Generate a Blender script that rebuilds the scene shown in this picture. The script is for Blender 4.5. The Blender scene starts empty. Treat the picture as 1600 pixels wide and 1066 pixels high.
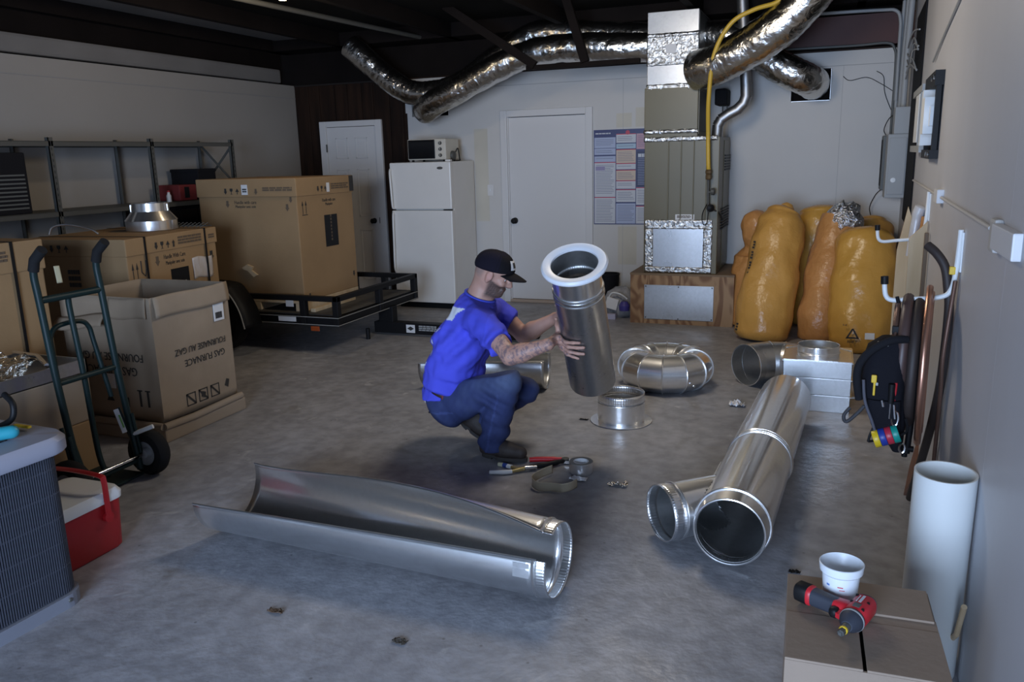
import bpy, bmesh, math, random
import numpy as np
from mathutils import Vector, Matrix, Quaternion, noise
random.seed(4)
C = bpy.context.scene.collection
SC = bpy.context.scene
PI = math.pi

# ------------------------------------------------------------------ camera
cam_d = bpy.data.cameras.new('camera')
cam = bpy.data.objects.new('camera', cam_d)
C.objects.link(cam)
cam_d.sensor_width = 36.0
cam_d.lens = 28.63
yaw, pitch, roll = 0.37588, 0.22308, 0.026277
fwd = Vector((-math.sin(yaw)*math.cos(pitch), math.cos(yaw)*math.cos(pitch), -math.sin(pitch)))
rgt = Vector((math.cos(yaw), math.sin(yaw), 0))
dwn = fwd.cross(rgt)
r2 = rgt*math.cos(roll) + dwn*math.sin(roll)
d2 = -rgt*math.sin(roll) + dwn*math.cos(roll)
cam.matrix_world = Matrix(((r2.x, -d2.x, -fwd.x, 0), (r2.y, -d2.y, -fwd.y, 0), (r2.z, -d2.z, -fwd.z, 1.6), (0, 0, 0, 1)))
cam_d.clip_start = 0.05
SC.camera = cam

# ------------------------------------------------------------------ light and exposure
SC.view_settings.view_transform = 'Standard'
SC.view_settings.look = 'None'
SC.view_settings.gamma = 1.0
SC.view_settings.use_curve_mapping = False
SC.view_settings.exposure = 0.0
SC.cycles.use_denoising = True
SC.cycles.max_bounces = 8
SC.cycles.sample_clamp_indirect = 4.0
SC.cycles.caustics_reflective = False
SC.cycles.caustics_refractive = False
W = bpy.data.worlds.new('sky'); SC.world = W; W.use_nodes = True
wb = W.node_tree.nodes['Background']
wb.inputs[0].default_value = (0.62, 0.74, 1.0, 1)
wb.inputs[1].default_value = 2.0

def area_light(name, loc, target, sx, sy, power, col):
    ld = bpy.data.lights.new(name, 'AREA'); ld.shape = 'RECTANGLE'
    ld.size = sx; ld.size_y = sy; ld.energy = power; ld.color = col
    o = bpy.data.objects.new(name, ld); C.objects.link(o)
    o.location = loc
    o.rotation_euler = (Vector(target)-Vector(loc)).to_track_quat('-Z', 'Y').to_euler()
    return o
# daylight entering through the open garage door behind the camera
area_light('door_daylight', (-0.55, -3.4, 1.35), (-1.4, 5.0, 0.8), 3.2, 2.3, 560, (0.53, 0.70, 1.0))

def _bl(name, loc, power, col, r=0.06):
    ld = bpy.data.lights.new(name, 'POINT'); ld.energy = power; ld.color = col; ld.shadow_soft_size = r
    o = bpy.data.objects.new(name, ld); C.objects.link(o); o.location = loc
    return o

def bulb_light(name, loc, power, col, r=0.06): return _bl(name, loc, power, col, r)
# warm work lamp under the ceiling, above the top edge of the frame
bulb_light('work_lamp', (-1.3, 4.9, 2.62), 84, (1.0, 0.88, 0.72), 0.34)

# ------------------------------------------------------------------ materials
def mat(name, col, rough=0.6, metal=0.0, var=0.0, vscale=4.0, bump=0.0, bscale=40.0, col2=None, spec=0.5, stretch=None, emit=0.0, transl=0.0):
    m = bpy.data.materials.new(name); m.use_nodes = True
    nt = m.node_tree; N = nt.nodes; L = nt.links
    b = N['Principled BSDF']
    b.inputs['Base Color'].default_value = (*col, 1)
    b.inputs['Roughness'].default_value = rough
    b.inputs['Metallic'].default_value = metal
    b.inputs['Specular IOR Level'].default_value = spec
    if emit:
        b.inputs['Emission Color'].default_value = (*col, 1); b.inputs['Emission Strength'].default_value = emit
    if transl:
        b.inputs['Subsurface Weight'].default_value = transl
        b.inputs['Subsurface Radius'].default_value = (0.02, 0.01, 0.006)
    tc = N.new('ShaderNodeTexCoord'); src = tc.outputs['Object']
    if stretch:
        mp = N.new('ShaderNodeMapping'); mp.inputs['Scale'].default_value = stretch
        L.new(src, mp.inputs[0]); src = mp.outputs[0]
    if var or col2:
        n = N.new('ShaderNodeTexNoise'); n.inputs['Scale'].default_value = vscale; n.inputs['Detail'].default_value = 6
        L.new(src, n.inputs['Vector'])
        r = N.new('ShaderNodeValToRGB')
        c1 = col; c2 = col2 if col2 else tuple(max(0, c*(1-var)) for c in col)
        r.color_ramp.elements[0].position = 0.32; r.color_ramp.elements[1].position = 0.68
        r.color_ramp.elements[0].color = (*c2, 1); r.color_ramp.elements[1].color = (*c1, 1)
        L.new(n.outputs['Fac'], r.inputs[0]); L.new(r.outputs[0], b.inputs['Base Color'])
    if bump:
        n2 = N.new('ShaderNodeTexNoise'); n2.inputs['Scale'].default_value = bscale; n2.inputs['Detail'].default_value = 4
        L.new(src, n2.inputs['Vector'])
        bp = N.new('ShaderNodeBump'); bp.inputs['Strength'].default_value = bump; bp.inputs['Distance'].default_value = 0.02
        L.new(n2.outputs['Fac'], bp.inputs['Height']); L.new(bp.outputs[0], b.inputs['Normal'])
    return m

def galv(name, col=(0.62, 0.64, 0.66), rough=0.24, streak=(2, 2, 2)):
    """zinc coated sheet: metallic with faint spangle in colour and roughness"""
    m = mat(name, col, rough, 1.0)
    nt = m.node_tree; N = nt.nodes; L = nt.links; b = N['Principled BSDF']
    tc = N.new('ShaderNodeTexCoord')
    v = N.new('ShaderNodeTexVoronoi'); v.inputs['Scale'].default_value = 55
    n = N.new('ShaderNodeTexNoise'); n.inputs['Scale'].default_value = 3.0; n.inputs['Detail'].default_value = 5
    L.new(tc.outputs['Object'], v.inputs['Vector']); L.new(tc.outputs['Object'], n.inputs['Vector'])
    mr = N.new('ShaderNodeMapRange'); mr.inputs['To Min'].default_value = rough*0.7; mr.inputs['To Max'].default_value = rough*1.5
    L.new(n.outputs['Fac'], mr.inputs[0]); L.new(mr.outputs[0], b.inputs['Roughness'])
    mx = N.new('ShaderNodeMixRGB'); mx.inputs[0].default_value = 0.05
    mx.inputs[1].default_value = (*col, 1)
    L.new(v.outputs['Color'], mx.inputs[2])
    hs = N.new('ShaderNodeHueSaturation'); hs.inputs['Saturation'].default_value = 0.15
    L.new(mx.outputs[0], hs.inputs['Color']); L.new(hs.outputs[0], b.inputs['Base Color'])
    # the spangled zinc scatters part of the light widely
    b2 = N.new('ShaderNodeBsdfPrincipled'); b2.inputs['Metallic'].default_value = 1.0; b2.inputs['Roughness'].default_value = 0.46
    L.new(hs.outputs[0], b2.inputs['Base Color'])
    ms = N.new('ShaderNodeMixShader'); ms.inputs[0].default_value = 0.36
    L.new(b.outputs[0], ms.inputs[1]); L.new(b2.outputs[0], ms.inputs[2]); L.new(ms.outputs[0], N['Material Output'].inputs['Surface'])
    bp = N.new('ShaderNodeBump'); bp.inputs['Strength'].default_value = 0.018; bp.inputs['Distance'].default_value = 0.02
    n3 = N.new('ShaderNodeTexNoise'); n3.inputs['Scale'].default_value = 7
    L.new(tc.outputs['Object'], n3.inputs['Vector']); L.new(n3.outputs['Fac'], bp.inputs['Height']); L.new(bp.outputs[0], b.inputs['Normal'])
    return m

def foil(name, scale=18, strength=0.9, col=(0.68, 0.68, 0.67), rough=0.2):
    m = mat(name, col, rough, 1.0)
    nt = m.node_tree; N = nt.nodes; L = nt.links; b = N['Principled BSDF']
    tc = N.new('ShaderNodeTexCoord')
    n = N.new('ShaderNodeTexNoise'); n.inputs['Scale'].default_value = scale; n.inputs['Detail'].default_value = 6; n.inputs['Distortion'].default_value = 0.8
    L.new(tc.outputs['Object'], n.inputs['Vector'])
    bp = N.new('ShaderNodeBump'); bp.inputs['Strength'].default_value = strength; bp.inputs['Distance'].default_value = 0.03
    L.new(n.outputs['Fac'], bp.inputs['Height']); L.new(bp.outputs[0], b.inputs['Normal'])
    return m

def concrete():
    m = mat('concrete', (0.3, 0.3, 0.3), 0.5)
    nt = m.node_tree; N = nt.nodes; L = nt.links; b = N['Principled BSDF']
    tc = N.new('ShaderNodeTexCoord')
    def nz(s, d, dist=0.0):
        n = N.new('ShaderNodeTexNoise'); n.inputs['Scale'].default_value = s; n.inputs['Detail'].default_value = d
        n.inputs['Distortion'].default_value = dist
        L.new(tc.outputs['Object'], n.inputs['Vector']); return n
    def ramp(n, p0, c0, p1, c1):
        r = N.new('ShaderNodeValToRGB'); e = r.color_ramp.elements
        e[0].position = p0; e[0].color = (*c0, 1); e[1].position = p1; e[1].color = (*c1, 1)
        L.new(n.outputs['Fac'], r.inputs[0]); return r
    base = ramp(nz(1.1, 8, 0.4), 0.3, (0.27, 0.27, 0.29), 0.7, (0.42, 0.42, 0.445))
    fine = ramp(nz(14, 8), 0.35, (0.72, 0.72, 0.72), 0.65, (1.08, 1.08, 1.08))
    mul = N.new('ShaderNodeMixRGB'); mul.blend_type = 'MULTIPLY'; mul.inputs[0].default_value = 0.8
    L.new(base.outputs[0], mul.inputs[1]); L.new(fine.outputs[0], mul.inputs[2])
    stain = ramp(nz(2.6, 5, 1.2), 0.60, (0, 0, 0), 0.72, (1, 1, 1))
    mx = N.new('ShaderNodeMixRGB'); mx.inputs[2].default_value = (0.21, 0.20, 0.19, 1)
    sm = N.new('ShaderNodeMath'); sm.operation = 'MULTIPLY'; sm.inputs[1].default_value = 0.6
    L.new(stain.outputs[0], sm.inputs[0]); L.new(sm.outputs[0], mx.inputs[0]); L.new(mul.outputs[0], mx.inputs[1])
    wear = ramp(nz(5.5, 9, 0.8), 0.64, (0, 0, 0), 0.72, (1, 1, 1))
    wm = N.new('ShaderNodeMath'); wm.operation = 'MULTIPLY'; wm.inputs[1].default_value = 0.45
    mx2 = N.new('ShaderNodeMixRGB'); mx2.inputs[2].default_value = (0.62, 0.62, 0.61, 1)
    L.new(wear.outputs[0], wm.inputs[0]); L.new(wm.outputs[0], mx2.inputs[0]); L.new(mx.outputs[0], mx2.inputs[1])
    # speckle of dark grit
    sp = N.new('ShaderNodeTexVoronoi'); sp.inputs['Scale'].default_value = 9.0
    L.new(tc.outputs['Object'], sp.inputs['Vector'])
    sr = N.new('ShaderNodeValToRGB'); e = sr.color_ramp.elements
    e[0].position = 0.03; e[0].color = (1, 1, 1, 1); e[1].position = 0.07; e[1].color = (0, 0, 0, 1)
    L.new(sp.outputs['Distance'], sr.inputs[0])
    mx3 = N.new('ShaderNodeMixRGB'); mx3.inputs[2].default_value = (0.09, 0.085, 0.08, 1)
    s3 = N.new('ShaderNodeMath'); s3.operation = 'MULTIPLY'; s3.inputs[1].default_value = 0.6
    L.new(sr.outputs[0], s3.inputs[0]); L.new(s3.outputs[0], mx3.inputs[0]); L.new(mx2.outputs[0], mx3.inputs[1])
    L.new(mx3.outputs[0], b.inputs['Base Color'])
    rr = ramp(nz(1.7, 6, 0.6), 0.35, (0.30, 0.30, 0.30), 0.65, (0.62, 0.62, 0.62))
    L.new(rr.outputs[0], b.inputs['Roughness'])
    bp = N.new('ShaderNodeBump'); bp.inputs['Strength'].default_value = 0.25; bp.inputs['Distance'].default_value = 0.01
    L.new(nz(30, 6).outputs['Fac'], bp.inputs['Height']); L.new(bp.outputs[0], b.inputs['Normal'])
    return m

def plywood():
    m = mat('plywood', (0.4, 0.25, 0.13), 0.6)
    nt = m.node_tree; N = nt.nodes; L = nt.links; b = N['Principled BSDF']
    tc = N.new('ShaderNodeTexCoord'); mp = N.new('ShaderNodeMapping'); mp.inputs['Scale'].default_value = (2.2, 2.2, 0.75)
    L.new(tc.outputs['Object'], mp.inputs[0])
    n = N.new('ShaderNodeTexNoise'); n.inputs['Scale'].default_value = 2.2; n.inputs['Detail'].default_value = 2; n.inputs['Distortion'].default_value = 0.6
    L.new(mp.outputs[0], n.inputs['Vector'])
    mm = N.new('ShaderNodeMath'); mm.operation = 'MULTIPLY'; mm.inputs[1].default_value = 44
    L.new(n.outputs['Fac'], mm.inputs[0])
    s = N.new('ShaderNodeMath'); s.operation = 'SINE'; L.new(mm.outputs[0], s.inputs[0])
    r = N.new('ShaderNodeValToRGB'); e = r.color_ramp.elements
    e[0].position = 0.2; e[0].color = (0.38, 0.235, 0.12, 1); e[1].position = 0.95; e[1].color = (0.20, 0.10, 0.045, 1)
    mr = N.new('ShaderNodeMapRange'); mr.inputs['From Min'].default_value = -1
    L.new(s.outputs[0], mr.inputs[0]); L.new(mr.outputs[0], r.inputs[0]); L.new(r.outputs[0], b.inputs['Base Color'])
    return m

CARD = mat('cardboard', (0.355, 0.225, 0.110), 0.8, var=0.12, vscale=3, bump=0.05, bscale=60)
CARD_GREY = mat('worn_cardboard', (0.37, 0.285, 0.20), 0.8, var=0.18, vscale=4, bump=0.1, bscale=20)
CARD_TAN = mat('tan_cardboard', (0.34, 0.27, 0.20), 0.8, var=0.08, vscale=3)
CARD_FG = mat('plain_cardboard', (0.31, 0.235, 0.175), 0.8, var=0.10, vscale=5, bump=0.06, bscale=30)
PRINT = mat('black_print', (0.03, 0.028, 0.026), 0.7)
PRINT_SOFT = mat('faded_print', (0.12, 0.085, 0.055), 0.8)
WHITE_PRINT = mat('white_label', (0.72, 0.72, 0.72), 0.5)
BLUE_PRINT = mat('blue_print', (0.12, 0.22, 0.5), 0.6)
GALV = galv('galvanised_sheet', (0.86, 0.87, 0.88), 0.14)
GALV2 = galv('galvanised_sheet_bright', (0.90, 0.91, 0.92), 0.11)
GALV_DULL = galv('galvanised_sheet_dull', (0.48, 0.52, 0.57), 0.27)
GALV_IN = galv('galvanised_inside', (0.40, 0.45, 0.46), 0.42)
FOIL = foil('foil_jacket', 13, 0.42, (0.70, 0.69, 0.66), 0.22)
FOIL_TAPE = foil('foil_tape', 26, 0.6, (0.58, 0.58, 0.57), 0.3)
PLENUM = galv('plenum_sheet', (0.42, 0.43, 0.42), 0.3)
FOIL_CRUMPLE = foil('crumpled_foil', 30, 1.0, (0.72, 0.66, 0.56), 0.25)
BLACK = mat('black_paint', (0.009, 0.009, 0.010), 0.5, spec=0.2)
BLACK_MATTE = mat('black_matte', (0.010, 0.010, 0.012), 0.75, spec=0.15)
RUBBER = mat('black_rubber', (0.014, 0.014, 0.015), 0.8, spec=0.2)
WHITE_PAINT = mat('white_wall_paint', (0.61, 0.59, 0.56), 0.6, var=0.06, vscale=1.3, bump=0.04, bscale=25)
WHITE_RIGHT = mat('right_wall_panel', (0.58, 0.585, 0.62), 0.45, var=0.10, vscale=1.4, stretch=(1, 1, 0.25), bump=0.03, bscale=10)
WHITE_UNLIT = mat('left_wall_paint_dimmed', (0.33, 0.31, 0.285), 0.65, var=0.06, vscale=1.0)  # white wall paint, darkened here to imitate weak light on the left
WHITE_TRIM = mat('white_trim', (0.66, 0.65, 0.64), 0.45)
WHITE_ENAMEL = mat('white_enamel', (0.80, 0.78, 0.74), 0.3, var=0.05, vscale=3)
DARK_WOOD = mat('dark_wood_panel', (0.030, 0.015, 0.009), 0.6, spec=0.15, col2=(0.012, 0.007, 0.005), vscale=3, stretch=(6, 6, 0.5))
CEIL_DARK = mat('dark_ceiling', (0.012, 0.011, 0.010), 0.9, var=0.3, vscale=1.5, spec=0.1)
CEIL_PALE = mat('pale_ceiling_board', (0.20, 0.19, 0.18), 0.8, var=0.15, vscale=2)
BEAM = mat('dark_beam', (0.012, 0.009, 0.008), 0.85, var=0.3, vscale=3, spec=0.1)
REDBEAM = mat('red_oxide_steel', (0.075, 0.022, 0.018), 0.6, var=0.3, vscale=3)
GREY_STEEL = mat('grey_shelf_steel', (0.075, 0.075, 0.068), 0.55)
GREY_BOX = mat('grey_enamel', (0.36, 0.37, 0.37), 0.5)
GREY_DARKBOX = mat('dark_grey_enamel', (0.10, 0.105, 0.10), 0.5)
PVC = mat('white_pvc', (0.74, 0.76, 0.74), 0.35, var=0.05, vscale=3)
WHITE_PLASTIC = mat('white_plastic', (0.80, 0.82, 0.82), 0.4)
COPPER = mat('copper', (0.62, 0.33, 0.23), 0.33, 0.9, var=0.25, vscale=6)
COPPER_OLD = mat('tarnished_copper', (0.20, 0.115, 0.085), 0.42, 0.55, var=0.35, vscale=6)
COPPER_DARK = mat('dark_foam_sleeve', (0.035, 0.025, 0.022), 0.6)
PLY = plywood()
PINE = mat('pale_pine', (0.62, 0.49, 0.32), 0.65, col2=(0.52, 0.38, 0.22), vscale=2.5, stretch=(5, 5, 0.6))
RED_PLASTIC = mat('red_plastic', (0.42, 0.012, 0.016), 0.38)
RED_TOOL = mat('red_tool_shell', (0.55, 0.02, 0.03), 0.4)
GREEN_PAINT = mat('dark_green_paint', (0.009, 0.024, 0.024), 0.45, spec=0.25)
CHROME = mat('chrome', (0.75, 0.75, 0.76), 0.15, 1.0)
YELLOW = mat('yellow_coating', (0.62, 0.40, 0.045), 0.45)
YELLOW2 = mat('yellow_plastic', (0.75, 0.50, 0.03), 0.45)
OLIVE = mat('furnace_enamel', (0.150, 0.128, 0.066), 0.38, 0.0, var=0.08, vscale=1.5)
BAG = mat('orange_poly_bag', (0.62, 0.32, 0.075), 0.30, bump=0.42, bscale=15, var=0.12, vscale=4)
BAG2 = mat('orange_poly_bag_ruddy', (0.60, 0.28, 0.09), 0.30, bump=0.55, bscale=16, var=0.15, vscale=4)
BAG3 = mat('yellow_orange_poly_bag', (0.63, 0.33, 0.065), 0.26, bump=0.38, bscale=13, var=0.12, vscale=4)
CLEAR_BAG = mat('clear_poly', (0.45, 0.45, 0.46), 0.2, bump=0.8, bscale=14, var=0.6, vscale=9)
AC_GREY = mat('condenser_paint', (0.21, 0.22, 0.26), 0.5, var=0.08, vscale=3)
AC_LID = mat('condenser_lid_paint', (0.33, 0.335, 0.40), 0.45)
AC_FIN = mat('condenser_fin', (0.035, 0.04, 0.055), 0.6)
AC_GRILLE = mat('condenser_louver', (0.055, 0.060, 0.080), 0.55)
DARK_IN = mat('dark_inside', (0.02, 0.02, 0.022), 0.8)
SKIN = None

# ------------------------------------------------------------------ mesh builder
class MB:
    def __init__(s): s.v = []; s.f = []; s.mi = []; s.cur = 0
    def add(s, vs, fs):
        o = len(s.v); s.v += [Vector(v) for v in vs]
        for f in fs: s.f.append([o+i for i in f]); s.mi.append(s.cur)
        return s
    def hexa(s, p):   # 8 corners: bottom 4 ccw, top 4 ccw
        return s.add(p, [(3, 2, 1, 0), (4, 5, 6, 7), (0, 1, 5, 4), (1, 2, 6, 5), (2, 3, 7, 6), (3, 0, 4, 7)])
    def box(s, x0, x1, y0, y1, z0, z1, M=None):
        p = [Vector(q) for q in ((x0, y0, z0), (x1, y0, z0), (x1, y1, z0), (x0, y1, z0), (x0, y0, z1), (x1, y0, z1), (x1, y1, z1), (x0, y1, z1))]
        if M is not None: p = [M @ q for q in p]
        return s.hexa(p)
    def cbox(s, x0, x1, y0, y1, z0, z1, b=0.006, M=None):
        """box with chamfered edges"""
        b = min(b, (x1-x0)*0.45, (y1-y0)*0.45, (z1-z0)*0.45)
        bm = bmesh.new(); bmesh.ops.create_cube(bm, size=1.0)
        for v in bm.verts:
            v.co = Vector((x0+(v.co.x+.5)*(x1-x0), y0+(v.co.y+.5)*(y1-y0), z0+(v.co.z+.5)*(z1-z0)))
        bmesh.ops.bevel(bm, geom=bm.edges[:], offset=b, segments=2, affect='EDGES', profile=0.6)
        bm.verts.index_update()
        vs = [(M @ v.co if M is not None else v.co.copy()) for v in bm.verts]
        fs = [[v.index for v in f.verts] for f in bm.faces]
        bm.free(); return s.add(vs, fs)
    def tube(s, pts, r, n=10, caps=True, closed=False, exact=False):
        if not exact and max(r if isinstance(r, (list, tuple)) else [r]) > .0055: n = max(n, 12)
        pts = [Vector(p) for p in pts]; m = len(pts)
        rs = r if isinstance(r, (list, tuple)) else [r]*m
        vs = []; T0 = None; U = None
        for i in range(m):
            a = pts[(i-1) % m] if (closed or i > 0) else pts[0]
            b = pts[(i+1) % m] if (closed or i < m-1) else pts[-1]
            T = (b-a).normalized()
            if U is None:
                U = T.orthogonal().normalized()
            else:
                q = T0.rotation_difference(T); U = q @ U; U = (U-T*U.dot(T)).normalized()
            T0 = T; V = T.cross(U)
            for k in range(n):
                t = 2*PI*k/n
                vs.append(pts[i]+(U*math.cos(t)+V*math.sin(t))*rs[i])
        fs = []
        for i in range(m if closed else m-1):
            j = (i+1) % m
            for k in range(n):
                k2 = (k+1) % n
                fs.append((i*n+k, i*n+k2, j*n+k2, j*n+k))
        if caps and not closed:
            fs.append(tuple(range(n))[::-1]); fs.append(tuple((m-1)*n+k for k in range(n)))
        return s.add(vs, fs)
    def lathe(s, prof, n=40, M=None, a0=0.0, a1=2*PI):
        """profile of (radius, height) turned round z; may be a partial turn"""
        full = abs(a1-a0-2*PI) < 1e-6; k = n if full else n+1
        vs = []
        for (r, z) in prof:
            for i in range(k):
                t = a0+(a1-a0)*i/n
                p = Vector((r*math.cos(t), r*math.sin(t), z)); vs.append(M @ p if M is not None else p)
        fs = []
        for j in range(len(prof)-1):
            for i in range(n):
                i2 = (i+1) % k
                fs.append((j*k+i, j*k+i2, (j+1)*k+i2, (j+1)*k+i))
        return s.add(vs, fs)
    def prism(s, poly, d0, d1, M=None):
        """polygon in xy extruded z d0..d1"""
        n = len(poly)
        vs = [Vector((x, y, d0)) for x, y in poly]+[Vector((x, y, d1)) for x, y in poly]
        if M is not None: vs = [M @ v for v in vs]
        fs = [tuple(range(n))[::-1], tuple(range(n, 2*n))]+[(i, (i+1) % n, n+(i+1) % n, n+i) for i in range(n)]
        return s.add(vs, fs)
    def grid(s, fn, nu, nv, closed_u=False, closed_v=False):
        vs = [fn(i/nu, j/nv) for j in range(nv+(0 if closed_v else 1)) for i in range(nu+(0 if closed_u else 1))]
        ku = nu if closed_u else nu+1; kv = nv if closed_v else nv+1
        fs = []
        for j in range(nv):
            for i in range(nu):
                a = j*ku+i; b = j*ku+(i+1) % ku; j2 = (j+1) % kv
                fs.append((a, b, j2*ku+(i+1) % ku, j2*ku+i))
        return s.add(vs, fs)
    def build(s, name, m, parent=None, smooth=False, solid=0.0, sub=0, angle=35, props=None):
        me = bpy.data.meshes.new(name)
        vs = s.v
        if parent is None:
            mn = Vector((min(v.x for v in vs), min(v.y for v in vs), min(v.z for v in vs)))
            mx = Vector((max(v.x for v in vs), max(v.y for v in vs), max(v.z for v in vs)))
            base = Vector(((mn.x+mx.x)/2, (mn.y+mx.y)/2, mn.z))
        if parent is not None:
            base = Vector(parent.location) + (Vector(parent.parent.location) if parent.parent else Vector())
        me.from_pydata([tuple(v-base) for v in vs], [], s.f)
        ms = m if isinstance(m, (list, tuple)) else [m]
        for q in ms: me.materials.append(q)
        if len(ms) > 1: me.polygons.foreach_set('material_index', s.mi)
        bm = bmesh.new(); bm.from_mesh(me); bmesh.ops.recalc_face_normals(bm, faces=bm.faces[:]); bm.to_mesh(me); bm.free()
        me.validate()
        o = bpy.data.objects.new(name, me); C.objects.link(o)
        if parent is not None: o.parent = parent
        else: o.location = base
        if smooth:
            me.polygons.foreach_set('use_smooth', [True]*len(me.polygons))
            me.set_sharp_from_angle(angle=math.radians(angle))
        if solid:
            md = o.modifiers.new('solid', 'SOLIDIFY'); md.thickness = solid; md.offset = 0
        if sub:
            md = o.modifiers.new('sub', 'SUBSURF'); md.levels = sub; md.render_levels = sub
        if props:
            for k, v in props.items(): o[k] = v
        return o

def thing(name, label, cat, loc, group=None):
    o = bpy.data.objects.new(name, None); C.objects.link(o); o.location = loc; o.empty_display_size = 0.1
    o['label'] = label; o['category'] = cat
    if group: o['group'] = group
    return o
def tag(o, label, cat, group=None):
    o['label'] = label; o['category'] = cat
    if group: o['group'] = group
    return o
def struct(o): o['kind'] = 'structure'; return o
def axes(o, z, x=None):
    """matrix whose local z is the vector z, at o"""
    z = Vector(z).normalized()
    x = Vector(x) if x is not None else z.orthogonal()
    x = (x-z*x.dot(z)).normalized(); y = z.cross(x)
    return Matrix(((x.x, y.x, z.x, o[0]), (x.y, y.y, z.y, o[1]), (x.z, y.z, z.z, o[2]), (0, 0, 0, 1)))
def smooth_path(pts, n=8):
    """Catmull-Rom through points"""
    P = [Vector(p) for p in pts]; out = []
    for i in range(len(P)-1):
        p0 = P[max(i-1, 0)]; p1 = P[i]; p2 = P[i+1]; p3 = P[min(i+2, len(P)-1)]
        for k in range(n):
            t = k/n
            out.append(0.5*((2*p1)+(p2-p0)*t+(2*p0-5*p1+4*p2-p3)*t*t+(3*p1-p0-3*p2+p3)*t**3))
    out.append(P[-1]); return out
def text_mb(txt, size, M, depth=0.0006, align='CENTER', mb=None, xs=1.0):
    cu = bpy.data.curves.new('t', 'FONT'); cu.body = txt; cu.size = size; cu.align_x = align; cu.align_y = 'CENTER'
    cu.extrude = depth; cu.resolution_u = 2
    o = bpy.data.objects.new('t', cu); C.objects.link(o)
    me = bpy.data.meshes.new_from_object(o)
    mb = mb or MB()
    S = Matrix.Diagonal((xs, 1, 1, 1))
    mb.add([M @ (S @ v.co) for v in me.vertices], [list(p.vertices) for p in me.polygons])
    bpy.data.objects.remove(o); bpy.data.curves.remove(cu); bpy.data.meshes.remove(me)
    return mb
def face_frame(o, right, up):
    """local x = right, y = up, z = out of the face"""
    r = Vector(right).normalized(); u = Vector(up); u = (u-r*u.dot(r)).normalized(); n = r.cross(u)
    return Matrix(((r.x, u.x, n.x, o[0]), (r.y, u.y, n.y, o[1]), (r.z, u.z, n.z, o[2]), (0, 0, 0, 1)))
# ------------------------------------------------------------------ room shell
FL = concrete()
struct(MB().box(-7.2, 1.2, -2.3, 8.7, -0.12, 0.0).build('floor', FL))
BW = 8.45                                     # back wall face
def wx(y): return 0.44+(y-2.5)*0.0235          # right wall face

def cells(mb, x0, x1, z0, z1, y0, y1, holes):
    xs = sorted({x0, x1, *[h[0] for h in holes], *[h[1] for h in holes]})
    zs = sorted({z0, z1, *[h[2] for h in holes], *[h[3] for h in holes]})
    for i in range(len(xs)-1):
        for j in range(len(zs)-1):
            cx, cz = (xs[i]+xs[i+1])/2, (zs[j]+zs[j+1])/2
            if any(h[0] < cx < h[1] and h[2] < cz < h[3] for h in holes): continue
            mb.box(xs[i], xs[i+1], y0, y1, zs[j], zs[j+1])
    return mb
wb_ = struct(cells(MB(), -4.55, 0.75, 0, 2.48, BW, BW+0.12, [(-3.335, -2.435, 0.0, 2.03), (-4.47, -4.02, 2.06, 2.40), (-0.43, -0.08, 2.04, 2.32)]).build('wall_back', WHITE_PAINT))
for n_, x_ in (('wall_seam', 0.02), ('wall_seam', -1.0), ('wall_seam', -2.05)):
    MB().box(x_-0.002, x_+0.002, BW-0.0012, BW, 0.0, 2.34).build(n_, mat('seam_shadow_gap', (0.42, 0.41, 0.40), 0.7), wb_)
MB().box(-4.0, 0.6, BW-0.006, BW, 2.335, 2.34).build('panel_joint', mat('panel_joint', (0.40, 0.39, 0.38), 0.7), wb_)
MB().box(-4.55, 0.75, BW-0.012, BW-0.0, 2.465, 2.48).build('top_strip', DARK_WOOD, wb_)
# filler patches on the wall beside the poster
PATCH = mat('wall_filler_patch', (0.60, 0.56, 0.47), 0.7, var=0.1, vscale=3)
for a in ((-2.12, -1.96, 1.86, 2.0), (-1.92, -1.74, 1.86, 2.05), (-2.1, -1.9, 0.45, 0.85), (-3.72, -3.56, 0.9, 1.9)):
    MB().box(a[0], a[1], BW-0.0009, BW, a[2], a[3]).build('filler_patch', PATCH, wb_)
struct(MB().box(-7.2, 1.2, BW+0.12, BW+0.3, 0, 3.2).build('wall_behind', BEAM))
# dark panelled stretch of the back wall, board by board
ww = struct(MB().box(-6.3, -4.55, BW+0.022, BW+0.12, 0, 2.48).build('wall_panelled', mat('panel_groove', (0.012, 0.008, 0.006), 0.8)))
bx_ = -6.02; k_ = 0
while bx_ < -4.56:
    w_ = min((0.19, 0.15, 0.21, 0.17)[k_ % 4], -4.55-bx_)
    MB().cbox(bx_+0.003, bx_+w_-0.003, BW, BW+0.022, 0, 2.46, 0.004).build('board', DARK_WOOD, ww); bx_ += w_; k_ += 1
struct(MB().box(-4.565, -4.53, BW-0.012, BW+0.0, 0, 2.1).build('trim_1', DARK_WOOD))
# left wall
wl = struct(MB().box(-6.2, -6.02, -2.3, BW+0.02, 0, 2.46).build('wall_left', WHITE_UNLIT))
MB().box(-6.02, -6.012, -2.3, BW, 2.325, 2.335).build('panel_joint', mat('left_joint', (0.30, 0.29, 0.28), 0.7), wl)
MB().box(-6.35, -6.02, -2.3, BW, 2.46, 2.475).build('wall_top', WHITE_UNLIT, wl)
struct(MB().cbox(-6.16, -6.10, -2.3, 8.33, 2.50, 2.655, 0.03).build('trim_2', CEIL_PALE))
struct(MB().box(-6.5, -6.2, -2.3, BW+0.02, 2.46, 3.1).build('wall_left_upper', BEAM))
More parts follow.
